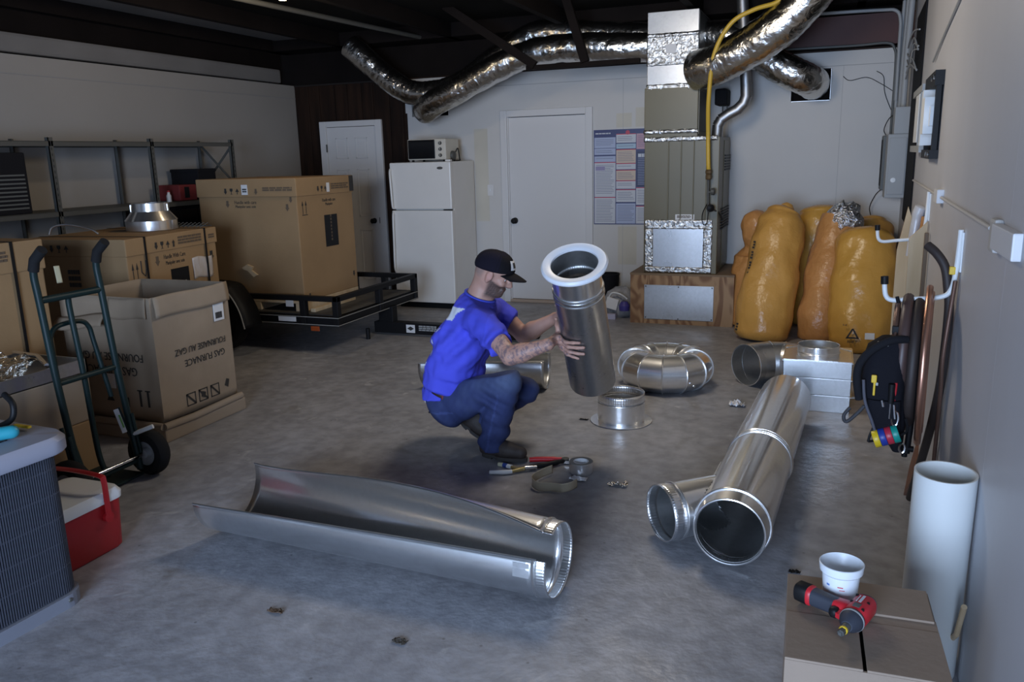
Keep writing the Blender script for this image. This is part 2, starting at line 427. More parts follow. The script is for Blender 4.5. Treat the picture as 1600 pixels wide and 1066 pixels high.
# right wall, panel by panel
wr = struct(MB().hexa([(wx(-2.3)+0.02, -2.3, 0), (wx(-2.3)+0.2, -2.3, 0), (wx(8.6)+0.2, 8.6, 0), (wx(8.6)+0.02, 8.6, 0),
                       (wx(-2.3)+0.02, -2.3, 3.1), (wx(-2.3)+0.2, -2.3, 3.1), (wx(8.6)+0.2, 8.6, 3.1), (wx(8.6)+0.02, 8.6, 3.1)]).build('wall_right', WHITE_RIGHT))
ys = [-2.3, -1.1, 0.1, 1.3, 2.5, 3.7, 4.9, 6.1, 7.3, 8.5]
for a, b in zip(ys[:-1], ys[1:]):
    MB().hexa([(wx(a), a+0.0003, 0), (wx(a)+0.02, a+0.0003, 0), (wx(b)+0.02, b-0.0003, 0), (wx(b), b-0.0003, 0),
               (wx(a), a+0.0003, 3.0), (wx(a)+0.02, a+0.0003, 3.0), (wx(b)+0.02, b-0.0003, 3.0), (wx(b), b-0.0003, 3.0)]).build('wall_panel', WHITE_RIGHT, wr)
# unseen wall behind the camera, its garage door opening narrowed to shade the left
struct(cells(MB(), -7.2, 1.2, 0, 3.1, -2.3, -2.15, [(-2.1, 0.28, 0, 2.45)]).build('wall_front', BEAM))
# ceiling with joists running to the back
ce = struct(MB().box(-7.2, 1.2, -2.3, BW+0.3, 2.98, 3.15).build('ceiling', CEIL_DARK))
MB().box(-6.05, -5.28, -2.2, 8.3, 2.955, 2.98).build('pale_board', CEIL_PALE, ce)
for x_ in (-6.15, -5.26, -3.9, -2.6, -1.3, 0.1):
    MB().box(x_, x_+0.07, -2.2, BW+0.1, 2.84, 2.98).build('joist', BEAM, ce)
MB().box(-6.2, 0.6, BW-0.25, BW+0.12, 2.84, 2.98).build('ledger', BEAM, ce)
MB().tube([(-4.45, 5.4, 2.86), (-4.2, 8.2, 2.86)], 0.022, 8).build('pipe_run', GREY_STEEL, ce, True)
# steel beam and leaning wooden braces over the back wall
struct(MB().box(-0.72, 0.62, BW-0.06, BW+0.05, 2.495, 2.76).build('beam_1', REDBEAM))
def bar(name, a, b, w, t, m, parent=None):
    M = axes(a, Vector(b)-Vector(a), (0, 1, 0)); l = (Vector(b)-Vector(a)).length
    return MB().box(-t/2, t/2, -w/2, w/2, 0, l, M).build(name, m, parent)
struct(bar('trim_3', (-3.52, 7.42, 3.0), (-2.63, 7.42, 2.41), 0.075, 0.05, BEAM))
struct(bar('trim_4', (-2.335, 7.42, 3.0), (-2.15, 7.42, 2.41), 0.075, 0.05, BEAM))
struct(MB().box(-2.72, -1.66, 7.42, 7.49, 2.375, 2.415).build('trim_5', BEAM))

# six panel door, left
def door_root(n):
    o = bpy.data.objects.new(n, None); C.objects.link(o); o['kind'] = 'structure'; return o
d1 = door_root('door_1'); d1.location = (-5.27, BW, 0)
CAS = WHITE_TRIM
for a in ((-5.69, -5.605, 0, 2.05), (-4.945, -4.86, 0, 2.05), (-5.605, -4.945, 1.985, 2.05)):
    MB().cbox(a[0], a[1], BW-0.035, BW+0.01, a[2], a[3], 0.006).build('casing', CAS, d1)
sl = MB().box(-5.603, -4.947, BW-0.012, BW+0.01, 0.01, 1.98).build('slab', WHITE_TRIM, d1)
for (x0, x1) in ((-5.49, -5.325), (-5.225, -5.06)):
    for (z0, z1) in ((1.62, 1.86), (0.95, 1.5), (0.2, 0.8)):
        m_ = MB()
        for q in ((x0, x1, z0, z0+0.015), (x0, x1, z1-0.015, z1), (x0, x0+0.015, z0, z1), (x1-0.015, x1, z0, z1)):
            m_.cbox(q[0], q[1], BW-0.020, BW-0.012, q[2], q[3], 0.004)
        m_.cbox(x0+0.035, x1-0.035, BW-0.018, BW-0.012, z0+0.035, z1-0.035, 0.005)
        m_.build('door_panel', WHITE_TRIM, sl)
kn = MB(); kn.lathe([(0.0, 0), (0.032, 0), (0.032, 0.006), (0.012, 0.012), (0.012, 0.03), (0.028, 0.045), (0.03, 0.055), (0.02, 0.066), (0, 0.068)], 16, axes((-5.03, BW-0.012, 0.9), (0, -1, 0)))
kn.build('knob', BLACK, d1, True)
MB().cbox(-4.962, -4.945, BW-0.02, BW-0.005, 0.87, 0.94, 0.003).build('strike_plate', BLACK, d1)
for z_ in (1.7, 1.0, 0.25): MB().cbox(-5.612, -5.596, BW-0.04, BW-0.03, z_, z_+0.09, 0.003).build('hinge', GREY_STEEL, d1)
# flat slab door, centre
d2_ = door_root('door_2'); d2_.location = (-2.88, BW, 0)
for a in ((-3.40, -3.325, 0, 2.08), (-2.445, -2.37, 0, 2.08), (-3.325, -2.445, 2.01, 2.08)):
    MB().cbox(a[0], a[1], BW-0.028, BW+0.01, a[2], a[3], 0.006).build('casing', CAS, d2_)
MB().box(-3.33, -3.315, BW, BW+0.09, 0, 2.02).build('jamb', CAS, d2_); MB().box(-2.455, -2.44, BW, BW+0.09, 0, 2.02).build('jamb', CAS, d2_)
MB().box(-3.315, -2.455, BW+0.02, BW+0.06, 0.035, 2.005).build('slab', WHITE_TRIM, d2_)
kn = MB(); kn.lathe([(0.0, 0), (0.034, 0), (0.034, 0.006), (0.014, 0.012), (0.014, 0.03), (0.03, 0.045), (0.032, 0.055), (0.02, 0.066), (0, 0.068)], 16, axes((-3.265, BW+0.02, 0.905), (0, -1, 0)))
kn.build('knob', BLACK, d2_, True)
MB().cbox(-3.33, -2.44, BW-0.03, BW+0.08, 0.0, 0.03, 0.006).build('threshold', mat('worn_threshold', (0.42, 0.33, 0.26), 0.4), d2_)
# light switch plate between the refrigerator and the door
sw = thing('light_switch', 'small white switch plate on the wall left of the flat white door', 'switch', (-3.54, BW-0.008, 1.24))
MB().cbox(-3.575, -3.505, BW-0.008, BW, 1.18, 1.30, 0.003).build('plate', WHITE_TRIM, sw)
MB().cbox(-3.545, -3.535, BW-0.018, BW-0.008, 1.23, 1.255, 0.002).build('toggle', WHITE_PLASTIC, sw)
# ceiling lamp, its edge in the frame at top left
lp = thing('ceiling_lamp', 'warm bare bulb lamp on the dark ceiling at upper left', 'lamp', (-3.9, 5.42, 2.98))
MB().lathe([(0, 2.98), (0.09, 2.98), (0.09, 2.955), (0.05, 2.94), (0.05, 2.90), (0, 2.90)], 20, Matrix.Translation((-3.9, 5.42, 0))).build('socket', WHITE_TRIM, lp, True)
WARM = mat('bulb_glow', (1.0, 0.72, 0.42), 0.5, emit=9.0)
MB().lathe([(0, 2.905), (0.02, 2.905), (0.035, 2.86), (0.05, 2.83), (0.045, 2.795), (0.025, 2.775), (0, 2.77)], 18, Matrix.Translation((-3.9, 5.42, 0))).build('bulb', WARM, lp, True)
bulb_light('bulb_light', (-3.9, 5.42, 2.72), 14, (1.0, 0.78, 0.52), 0.05)
# ------------------------------------------------------------------ steel shelving on the left wall
sh = thing('steel_shelving', 'long grey slotted steel shelving unit along the left wall', 'shelf', (-5.78, 4.9, 0))
for y_ in (3.2, 4.655, 5.66, 6.70):
    for x_ in (-5.55, -5.97):
        m_ = MB()
        s_ = 1 if x_ > -5.8 else -1
        m_.box(min(x_, x_-s_*0.006), max(x_, x_-s_*0.006), y_-0.02, y_+0.02, 0, 1.83)
        m_.box(min(x_, x_-s_*0.035), max(x_, x_-s_*0.035), y_-0.02, y_-0.014, 0, 1.83)
        m_.build('upright', GREY_STEEL, sh)
for z_, n_ in ((1.80, 'shelf_board'), (1.27, 'shelf_board'), (0.55, 'shelf_board')):
    for ya, yb in ((3.2, 4.655), (4.655, 5.66), (5.66, 6.70)):
        m_ = MB(); m_.box(-5.97, -5.55, ya+0.002, yb-0.002, z_-0.002, z_+0.003)
        m_.box(-5.556, -5.55, ya+0.002, yb-0.002, z_-0.035, z_); m_.box(-5.97, -5.964, ya+0.002, yb-0.002, z_-0.035, z_)
        m_.build(n_, GREY_STEEL, sh)
def rod(m_, a, b, r=0.008, n=8): m_.tube([a, b], r, n); return m_
rod(MB(), (-5.95, 6.71, 1.78), (-5.57, 6.71, 1.40), 0.011).build('brace', GREY_STEEL, sh)
rod(MB(), (-5.57, 6.715, 1.78), (-5.95, 6.715, 1.40), 0.011).build('brace', GREY_STEEL, sh)
# slot holes up the near uprights
m_ = MB()
for y_ in (3.2, 4.655, 5.66, 6.70):
    for k in range(40): m_.box(-5.5495, -5.549, y_-0.004, y_+0.004, 0.1+k*0.043, 0.12+k*0.043)
o_ = m_.build('slot_holes', DARK_IN, sh); o_['kind'] = 'stuff'
# things on it
t = thing('wall_vent_box', 'black louvred grille case standing on the shelf at the far left', 'grille', (-5.72, 4.33, 1.273))
MB().cbox(-5.93, -5.60, 4.16, 4.46, 1.273, 1.72, 0.01).build('case', BLACK_MATTE, t)
for k in range(9): MB().box(-5.605, -5.592, 4.19, 4.43, 1.31+k*0.03, 1.322+k*0.03).build('louver', GREY_DARKBOX, t)
t = thing('red_tool_case', 'small red and black case on the middle shelf beside the tall trailer carton', 'case', (-5.75, 6.1, 1.273))
MB().cbox(-5.9, -5.62, 6.0, 6.22, 1.276, 1.42, 0.012).build('body', mat('dull_red', (0.16, 0.02, 0.02), 0.5), t)
MB().cbox(-5.63, -5.615, 6.06, 6.12, 1.30, 1.40, 0.004).build('latch', BLACK, t)
t = thing('black_carton', 'black carton behind the red case on the middle shelf', 'box', (-5.78, 6.38, 1.273))
MB().cbox(-5.95, -5.62, 6.26, 6.50, 1.276, 1.55, 0.006).build('body', BLACK_MATTE, t)
MB().cbox(-5.955, -5.615, 6.255, 6.505, 1.53, 1.56, 0.006).build('lid', BLACK_MATTE, t)
t = thing('white_bottle', 'tiny white bottle on the middle shelf left of the red case', 'bottle', (-5.66, 5.9, 1.273))
MB().lathe([(0, 1.273), (0.022, 1.273), (0.022, 1.33), (0.012, 1.345), (0.012, 1.36), (0, 1.36)], 14, Matrix.Translation((-5.66, 5.9, 0))).build('body', WHITE_PLASTIC, t, True)
MB().lathe([(0, 1.36), (0.013, 1.36), (0.013, 1.375), (0, 1.375)], 12, Matrix.Translation((-5.66, 5.9, 0))).build('cap', RED_PLASTIC, t)
t = thing('black_cabinet', 'low black cabinet under the middle shelf behind the shiny duct reducer', 'cabinet', (-5.72, 6.05, 0))
MB().cbox(-5.93, -5.60, 5.69, 6.66, 0.56, 1.23, 0.008).build('body', BLACK_MATTE, t)
MB().cbox(-5.93, -5.60, 5.69, 6.66, 0.0, 0.51, 0.008).build('base', BLACK_MATTE, t)
MB().cbox(-5.602, -5.59, 5.70, 6.16, 0.6, 1.2, 0.004).build('door', BLACK, t)
MB().cbox(-5.602, -5.59, 6.18, 6.65, 0.6, 1.2, 0.004).build('door', BLACK, t)

# ------------------------------------------------------------------ cartons
def carton(name, label, corner, ang, lx, ly, z0, h, m, lid=0.0, group=None, open_top=False, pallet=0.0):
    """corner = near right corner; local -x runs left along the front, local y runs back along the right face"""
    ca, sa = math.cos(ang), math.sin(ang)
    t = thing(name, label, 'box', (corner[0], corner[1], z0), group)
    M = Matrix(((ca, -sa, 0, corner[0]), (sa, ca, 0, corner[1]), (0, 0, 1, z0), (0, 0, 0, 1)))
    zb = pallet
    if pallet:
        for x_ in (-lx, -lx/2-0.05, -0.1):
            MB().cbox(x_, x_+0.1, 0, ly, 0, pallet*0.75, 0.004, M).build('skid', PINE, t)
        MB().cbox(-lx, 0, 0, ly, pallet*0.75, pallet, 0.004, M).build('pallet_deck', PINE, t)
    if not open_top:
        MB().cbox(-lx, 0, 0, ly, zb, h-lid*0.3, 0.008, M).build('body', m, t)
        if lid: MB().cbox(-lx-0.01, 0.01, -0.01, ly+0.01, h-lid, h, 0.008, M).build('lid', m, t)
    front = M @ face_frame((0, -0.0125 if lid else -0.001, 0), (1, 0, 0), (0, 0, 1))
    side = M @ face_frame((0.0125 if lid else 0.001, 0, 0), (0, 1, 0), (0, 0, 1))
    return t, M, front, side
def rect_mb(F, x0, x1, y0, y1, d=0.0012, mb=None):
    return (mb or MB()).box(x0, x1, y0, y1, 0.0, d, F)
def icons(t, F, x, y, s, m=PRINT_SOFT, n=4):
    """a row of small handling pictograms"""
    q = MB()
    for k in range(n):
        cx = x+k*s*1.25
        if k % 4 == 0: q.prism([(cx, y), (cx+s*.35, y+s*.5), (cx+s*.2, y+s*.5), (cx+s*.2, y+s), (cx-s*.2, y+s), (cx-s*.2, y+s*.5), (cx-s*.35, y+s*.5)], 0, 0.001, F)
        elif k % 4 == 1:
            q.prism([(cx-s*.3, y+s), (cx+s*.3, y+s), (cx+s*.3, y+s*.6), (cx+.05*s, y+s*.42), (cx+.05*s, y+.1*s), (cx+.3*s, y), (cx-.3*s, y), (cx-.05*s, y+.1*s), (cx-.05*s, y+s*.42), (cx-.3*s, y+.6*s)], 0, 0.001, F)
        elif k % 4 == 2: q.prism([(cx-s*.4, y+s*.4), (cx, y+s), (cx+s*.4, y+s*.4), (cx+.06*s, y+.45*s), (cx+.06*s, y), (cx-.06*s, y), (cx-.06*s, y+.45*s)], 0, 0.001, F)
        else: q.prism([(cx-s*.15, y), (cx+s*.15, y), (cx+s*.15, y+s*.6), (cx+s*.3, y+s*.6), (cx, y+s), (cx-s*.3, y+s*.6), (cx-s*.15, y+s*.6)], 0, 0.001, F)
    return q.build('handling_icons', m, t)
def up_arrows(t, F, x, y, w, h, m=PRINT):
    q = MB()
    for dx in (0, w*0.6):
        q.box(x+dx+w*.12, x+dx+w*.2, y, y+h*.7, 0, 0.001, F)
        q.prism([(x+dx, y+h*.65), (x+dx+w*.32, y+h*.65), (x+dx+w*.16, y+h)], 0, 0.001, F)
    q.box(x, x+w, y-h*.1, y-h*.04, 0, 0.001, F)
    return q.build('up_arrows', m, t)
def smalltext(t, F, x, y, w, lh, n, m=PRINT, name='printed_lines'):
    q = MB(); rnd = random.Random(int(x*1000)+n)
    for k in range(n):
        xx = x
        while xx < x+w*(1-rnd.random()*.15):
            ww = rnd.uniform(.1, .25)*w
            q.box(xx, min(xx+ww, x+w), y-k*lh*1.5, y-k*lh*1.5+lh, 0, 0.001, F); xx += ww+w*.03
    return q.build(name, m, t)

# tall carton riding on the trailer
t, M, F, S = carton('furnace_carton', 'tall cardboard carton with overlapping lid riding on the black trailer', (-4.19, 5.79), 0.0, 1.03, 0.86, 0.335, 1.135, CARD, lid=0.155, pallet=0.09)
icons(t, F, -0.72, 1.005, 0.05, PRINT, 4)
rect_mb(F, -0.55, -0.485, 1.0, 1.085).build('label', WHITE_PRINT, t); smalltext(t, F @ Matrix.Translation((0, 0, .0013)), -0.54, 1.04, .045, .012, 2, PRINT)
smalltext(t, F, -0.33, 1.05, 0.30, 0.012, 2, PRINT_SOFT); icons(t, F, -0.40, 1.0, 0.05, PRINT_SOFT, 1)
F2 = F @ Matrix.Translation((0, 0, -0.0115)); S2 = S @ Matrix.Translation((0, 0, -0.0115))
text_mb('Handle with care', 0.042, F2 @ Matrix.Translation((-0.53, 0.935, 0)), xs=0.8).build('lettering', PRINT, t)
text_mb('Manipuler avec soin', 0.036, F2 @ Matrix.Translation((-0.53, 0.90, 0)), xs=0.75).build('lettering', PRINT, t)
icons(t, F2, -0.72, 0.89, 0.06, PRINT_SOFT, 1)
icons(t, F2, -0.10, 0.86, 0.06, PRINT_SOFT, 1); icons(t, F2, -0.06, 0.93, 0.05, PRINT_SOFT, 1)
icons(t, F2, -0.1, 0.1, 0.05, PRINT, 1)
icons(t, S, 0.30, 1.01, 0.045, PRINT, 3); rect_mb(S, 0.43, 0.475, 1.0, 1.08).build('label', WHITE_PRINT, t); smalltext(t, S, 0.5, 1.06, 0.28, 0.012, 3, PRINT_SOFT)
rect_mb(S, 0.80, 0.868, 0.99, 1.13).build('corner_label', PRINT, t)
text_mb('Handle with care', 0.04, S2 @ Matrix.Translation((0.47, 0.93, 0)), xs=0.75).build('lettering', PRINT, t)
text_mb('Manipuler', 0.036, S2 @ Matrix.Translation((0.47, 0.895, 0)), xs=0.8).build('lettering', PRINT, t)
up_arrows(t, S2, 0.06, 0.83, 0.08, 0.11)
rect_mb(S2, 0.38, 0.58, 0.52, 0.80).build('black_panel', BLACK, t)
smalltext(t, S2 @ Matrix.Translation((0, 0, .0013)), 0.47, 0.78, 0.02, 0.02, 8, PRINT_SOFT)
icons(t, S2, 0.80, 0.2, 0.05, PRINT, 1); icons(t, S2, 0.08, 0.1, 0.05, PRINT, 1)
# torn hole with its flap turned out
m_ = MB(); m_.prism([(-0.62, 0.37), (-0.56, 0.40), (-0.50, 0.38), (-0.52, 0.35), (-0.46, 0.31), (-0.50, 0.29), (-0.56, 0.345), (-0.60, 0.355)], 0.0, 0.02, F2)
m_.build('torn_flap', PINE, t)
rect_mb(F2, -0.2, -0.12, -0.05+0.09, 0.13-0.03).build('pallet_label', WHITE_PRINT, t)

# long strapped carton behind the open box
t, M, F, S = carton('strapped_carton', 'wide cardboard carton with two black straps behind the open gas furnace box', (-4.43, 4.17), 0.10, 0.86, 0.99, 0.0, 1.12, CARD, lid=0.12, pallet=0.07)
for y_ in (0.17, 0.84):
    m_ = MB(); m_.box(0.0115, 0.0145, y_, y_+0.018, 0.0, 1.122, M); m_.box(-0.88, 0.0145, y_, y_+0.018, 1.1205, 1.123, M); m_.build('strap', BLACK, t)
icons(t, S, 0.29, 1.02, 0.05, PRINT, 4); smalltext(t, S, 0.53, 1.075, 0.27, 0.014, 3, PRINT_SOFT); smalltext(t, S, 0.89, 1.06, 0.08, 0.012, 2, PRINT_SOFT)
S2 = S @ Matrix.Translation((0, 0, -0.0115))
text_mb('Handle With Care', 0.045, S2 @ Matrix.Translation((0.49, 0.955, 0)), xs=0.72).build('lettering', PRINT, t)
text_mb('Manipuler avec soin', 0.040, S2 @ Matrix.Translation((0.49, 0.91, 0)), xs=0.66).build('lettering', PRINT, t)
icons(t, S2, 0.30, 0.9, 0.07, PRINT_SOFT, 1)
up_arrows(t, S2, 0.035, 0.82, 0.07, 0.13)
q_ = MB(); q_.tube([S2 @ Vector((0.13, 0.96, 0.001)), S2 @ Vector((0.13, 0.88, 0.001)), S2 @ Vector((0.16, 0.85, 0.001)), S2 @ Vector((0.18, 0.9, 0.001)), S2 @ Vector((0.18, 0.96, 0.001))], 0.004, 5); q_.build('hook_icon', PRINT, t)
rect_mb(S2, 0.43, 0.63, 0.66, 0.86).build('black_panel', BLACK, t); rect_mb(S2 @ Matrix.Translation((0, 0, .0013)), 0.47, 0.59, 0.70, 0.76).build('sticker', WHITE_PRINT, t)
smalltext(t, S2 @ Matrix.Translation((0, 0, .003)), 0.485, 0.727, 0.09, 0.014, 1, BLUE_PRINT)
m_ = MB(); m_.grid(lambda u, v: S2 @ Vector((0.68+u*0.24, 0.75+v*0.16+0.008*math.sin(u*6), 0.004+0.003*math.sin(u*17+v*5))), 12, 8)
m_.build('shipping_pouch', mat('pouch', (0.58, 0.52, 0.48), 0.3, bump=0.3, bscale=30), t, True, solid=0.002)
icons(t, S2, 0.92, 0.86, 0.08, PRINT, 1); icons(t, S2, 0.93, 0.12, 0.07, PRINT, 1)
rect_mb(S2, 0.835, 0.862, 0.25, 0.42).build('yellow_tag', YELLOW2, t)
smalltext(t, F @ Matrix.Translation((0, 0, -0.0115)), -0.5, 0.88, 0.1, 0.03, 3, PRINT); icons(t, F, -0.6, 1.03, 0.05, PRINT, 3)
MB().cbox(-0.02, 0.04, 0.9, 0.985, 0.0, 0.06, 0.004, M).build('skid_foot', PINE, t)

# carton at the far left edge
t, M, F, S = carton('strapped_carton', 'cardboard carton with one black strap at the left edge behind the hand truck', (-4.2, 2.45), 0.02, 0.9, 0.92, 0.0, 1.21, CARD, lid=0.17, pallet=0.07)
m_ = MB(); m_.box(0.0115, 0.0145, 0.72, 0.738, 0.0, 1.212, M); m_.box(-0.9, 0.0145, 0.72, 0.738, 1.2105, 1.213, M); m_.build('strap', BLACK, t)
smalltext(t, S, 0.6, 1.15, 0.1, 0.014, 3, PRINT_SOFT)
m_ = MB(); m_.grid(lambda u, v: Vector((-4.165+0.01*u, 3.40+0.030*u-0.008*v, 0.95+0.10*v)), 4, 8)
m_.build('packing_paper', mat('kraft_paper', (0.5, 0.46, 0.30), 0.8), t, True, solid=0.003)

# two low cartons and the foil lined duct box on top, behind the hand truck
t, M, F, S = carton('low_carton', 'orange brown low carton beneath the pale carton behind the hand truck', (-3.62, 2.2), 0.0, 0.50, 0.86, 0.0, 0.29, CARD, group=None)
smalltext(t, S, 0.1, 0.2, 0.2, 0.02, 2, PRINT_SOFT)
t, M, F, S = carton('pale_carton', 'pale tan carton under the foil lined duct box behind the hand truck', (-3.62, 2.2), 0.0, 0.50, 0.86, 0.292, 0.255, CARD_TAN)
rect_mb(S, 0.1, 0.3, 0.08, 0.16).build('label_panel', CARD_TAN, t)
t = thing('plenum_box', 'galvanised open duct box with crumpled foil lining on the pale carton', 'duct box', (-3.87, 2.62, 0.548))
m_ = MB()
for a in ((-4.12, -4.11, 2.2, 3.06), (-3.63, -3.62, 2.2, 3.06)): m_.box(a[0], a[1], a[2], a[3], 0.548, 0.62)
for a in ((-4.12, -3.62, 2.2, 2.21), (-4.12, -3.62, 3.05, 3.06)): m_.box(a[0], a[1], a[2], a[3], 0.548, 0.62)
m_.box(-4.12, -3.62, 2.2, 3.06, 0.548, 0.552); m_.build('frame', GALV_DULL, t)
m_ = MB()
m_.grid(lambda u, v: Vector((-4.1+0.46*u, 2.22+0.62*v, 0.60+0.075*noise.noise(Vector((u*5, v*6, 3)))+0.05*math.sin(u*PI)*0.6+0.04*(v > .8))), 30, 36)
m_.build('foil_lining', FOIL_CRUMPLE, t, True)
m_ = MB(); m_.tube([(-3.66, 2.86, 0.628), (-3.9, 3.0, 0.63), (-4.1, 3.02, 0.63)], 0.012, 8); m_.build('rim_rod', CHROME, t, True)

# ------------------------------------------------------------------ open gas furnace box, upside down printing
t = thing('open_furnace_box', 'worn open cardboard furnace box with upside-down black lettering beside the hand truck', 'box', (-3.95, 3.85, 0))
x0, x1, y0, y1, zt = -4.32, -3.62, 3.53, 4.17, 0.86
def warp(x, y, z):
    f = max(0, (z-0.2)/0.66); d = noise.noise(Vector((x*3, y*3, z*2.5)))
    k = f*f
    cx = 0.02*k*math.sin((y-y0)/(y1-y0)*PI) if x > -3.7 else 0
    return Vector((x+cx+0.006*d*f-0.03*k*(x > -3.7)*(1-(y-y0)/(y1-y0))*0, y+0.012*noise.noise(Vector((x*4, z*3, y)))*f, z))
m_ = MB(); N_ = 14
def ring(z): 
    o = []
    for k in range(N_): o.append((x0+(x1-x0)*k/N_, y0, z))
    for k in range(N_): o.append((x1, y0+(y1-y0)*k/N_, z))
    for k in range(N_): o.append((x1-(x1-x0)*k/N_, y1, z))
    for k in range(N_): o.append((x0, y1-(y1-y0)*k/N_, z))
    return o
R_ = [[warp(*p) for p in ring(0.11+(zt-0.11)*j/14)] for j in range(15)]
vs = [p for r in R_ for p in r]; n_ = 4*N_
fs = [(j*n_+k, j*n_+(k+1) % n_, (j+1)*n_+(k+1) % n_, (j+1)*n_+k) for j in range(14) for k in range(n_)]
m_.add(vs, fs); m_.build('box_wall', CARD_GREY, t, True, solid=0.008, angle=50)
# folded-out top flap on the right face, a shorter one on the front
def flap(name, p0, p1, out, drop, lift):
    a, b = Vector(p0), Vector(p1); out = Vector(out)
    m_ = MB(); m_.grid(lambda u, v: a.lerp(b, u)+out*(0.012+lift*math.sin(v*PI*0.55))+Vector((0, 0, -drop*v+0.004*math.sin(u*7))), 16, 6)
    return m_.build(name, CARD_GREY, t, True, solid=0.007)
flap('top_flap', (x1, y0+0.01, zt), (x1+0.01, y1-0.02, zt+0.005), (1, 0, 0), 0.12, 0.012)
flap('top_flap', (x1-0.02, y0, zt), (x1-0.30, y0, zt-0.01), (0, -1, 0), 0.12, 0.012)
flap('top_flap', (x1-0.33, y0, zt-0.10), (x0+0.0, y0-0.02, zt-0.14), (0, -1, 0), 0.07, 0.05)
MB().box(x0+0.01, x1-0.01, y0+0.01, y1-0.01, 0.105, 0.115).build('box_floor', CARD_GREY, t)
# crushed base tray
m_ = MB(); m_.cbox(x0-0.03, x1+0.045, y0-0.045, y1+0.03, 0.0, 0.085, 0.012); m_.build('base_tray', CARD_TAN, t)
m_ = MB(); m_.tube([(x1+0.035, y0-0.04, 0.10), (x1+0.04, y0+0.2, 0.095), (x1+0.035, y1, 0.105)], 0.022, 8); m_.build('tray_fold', CARD_TAN, t, True)
m_ = MB(); m_.tube([(x1+0.03, y0-0.04, 0.10), (x0+0.2, y0-0.04, 0.10), (x0, y0-0.035, 0.10)], 0.022, 8); m_.build('tray_fold', CARD_TAN, t, True)
UD = Matrix.Rotation(PI, 4, 'Z')
Sg = face_frame((x1+0.0065, y0, 0), (0, 1, 0), (0, 0, 1)); Fg = face_frame((x1, y0-0.0085, 0), (1, 0, 0), (0, 0, 1))
text_mb('GAS FURNACE', 0.060, Sg @ Matrix.Translation((0.385, 0.425, 0.002)) @ UD, xs=0.9).build('lettering', PRINT, t)
text_mb('FOURNAISE AU GAZ', 0.056, Sg @ Matrix.Translation((0.355, 0.505, 0.0055)) @ UD, xs=0.85).build('lettering', PRINT, t)
text_mb('GAS FURNACE', 0.075, Fg @ Matrix.Translation((-0.36, 0.415, 0.0005)) @ UD, xs=0.85).build('lettering', PRINT, t)
text_mb('FOURNAISE AU GAZ', 0.068, Fg @ Matrix.Translation((-0.36, 0.50, 0.001)) @ UD, xs=0.85).build('lettering', PRINT, t)
for k in range(3):
    q_ = MB(); a = 0.19+k*0.105; b = 0.155; s_ = 0.078
    for r in ((a, a+s_, b, b+.006), (a, a+s_, b+s_-.006, b+s_), (a, a+.006, b, b+s_), (a+s_-.006, a+s_, b, b+s_)): q_.box(r[0], r[1], r[2], r[3], 0, .001, Sg)
    q_.prism([(a, b+s_-.008), (a+.008, b+s_), (a+s_, b+.008), (a+s_-.008, b)], 0, .001, Sg)
    if k == 1: q_.prism([(a+.02, b+.03), (a+.05, b+.015), (a+.06, b+.05), (a+.03, b+.062)], 0, .0012, Sg)
    q_.build('no_stacking_icon', PRINT, t)
q_ = MB(); q_.prism([(0.53, .2), (.56, .18), (.575, .23), (.55, .24)], 0, .001, Sg); q_.build('umbrella_icon', PRINT, t)
q_ = MB()
for k in range(2): q_.box(-0.16+k*.06, -0.145+k*.06, .20, .30, 0, .001, Fg); q_.box(-0.172+k*.06, -0.133+k*.06, .295, .303, 0, .001, Fg)
q_.box(-0.30, -0.245, .19, .25, 0, .001, Fg); q_.box(-0.278, -0.27, .25, .31, 0, .001, Fg); q_.prism([(-.42, .22), (-.36, .22), (-.39, .27)], 0, .001, Fg)
q_.build('handling_icons', PRINT, t)
rect_mb(Sg @ Matrix.Translation((0, 0, .010)), 0.485, 0.575, 0.63, 0.79, 0.004).build('shipping_label', WHITE_PRINT, t)
smalltext(t, Sg @ Matrix.Translation((0, 0, .0142)), 0.495, 0.765, 0.06, 0.008, 2, PRINT)
q_ = MB(); xx = 0.497
for k in range(16): w_ = random.uniform(.001, .004); q_.box(xx, xx+w_, .645, .685, .0142, .015, Sg); xx += w_+.0016
q_.build('barcode', PRINT, t)
rect_mb(Fg, -0.40, -0.335, 0.30, 0.39, 0.004).build('white_sticker', WHITE_PRINT, t)

# ------------------------------------------------------------------ round duct reducer and wire on the strapped carton
t = thing('duct_reducer', 'short shiny round duct reducer standing on the strapped carton', 'duct fitting', (-4.86, 4.86, 1.124))
T_ = Matrix.Translation((-4.86, 4.86, 1.124))
m_ = MB(); m_.lathe([(0.185, 0.0), (0.185, 0.07), (0.19, 0.072), (0.135, 0.14), (0.135, 0.145), (0.132, 0.20), (0.129, 0.20), (0.132, 0.142), (0.18, 0.07), (0.18, 0.0)], 44, T_); m_.build('shell', GALV2, t, True)
for a in (0.4, 2.2, 3.9):
    m_ = MB(); m_.box(0.132, 0.139, -0.012, 0.012, 0.14, 0.19, T_ @ Matrix.Rotation(a, 4, 'Z')); m_.build('tab', GALV, t)
o_ = MB().tube(smooth_path([(-5.25, 4.28, 1.135), (-5.22, 4.30, 1.19), (-5.12, 4.35, 1.20), (-4.98, 4.4, 1.165), (-4.93, 4.42, 1.128)], 5), 0.008, 8)
tag(o_.build('bent_rod', GALV2, None, True), 'bent shiny rod lying on the strapped carton left of the reducer', 'rod')
t = thing('wire_grid', 'low piece of dark wire lath on the strapped carton by the tall carton', 'wire mesh', (-4.65, 5.06, 1.124))
m_ = MB()
for k in range(9): m_.tube([(-4.85+k*.04, 5.0, 1.126), (-4.82+k*.04, 5.06, 1.16), (-4.85+k*.04, 5.12, 1.128)], 0.0025, 5)
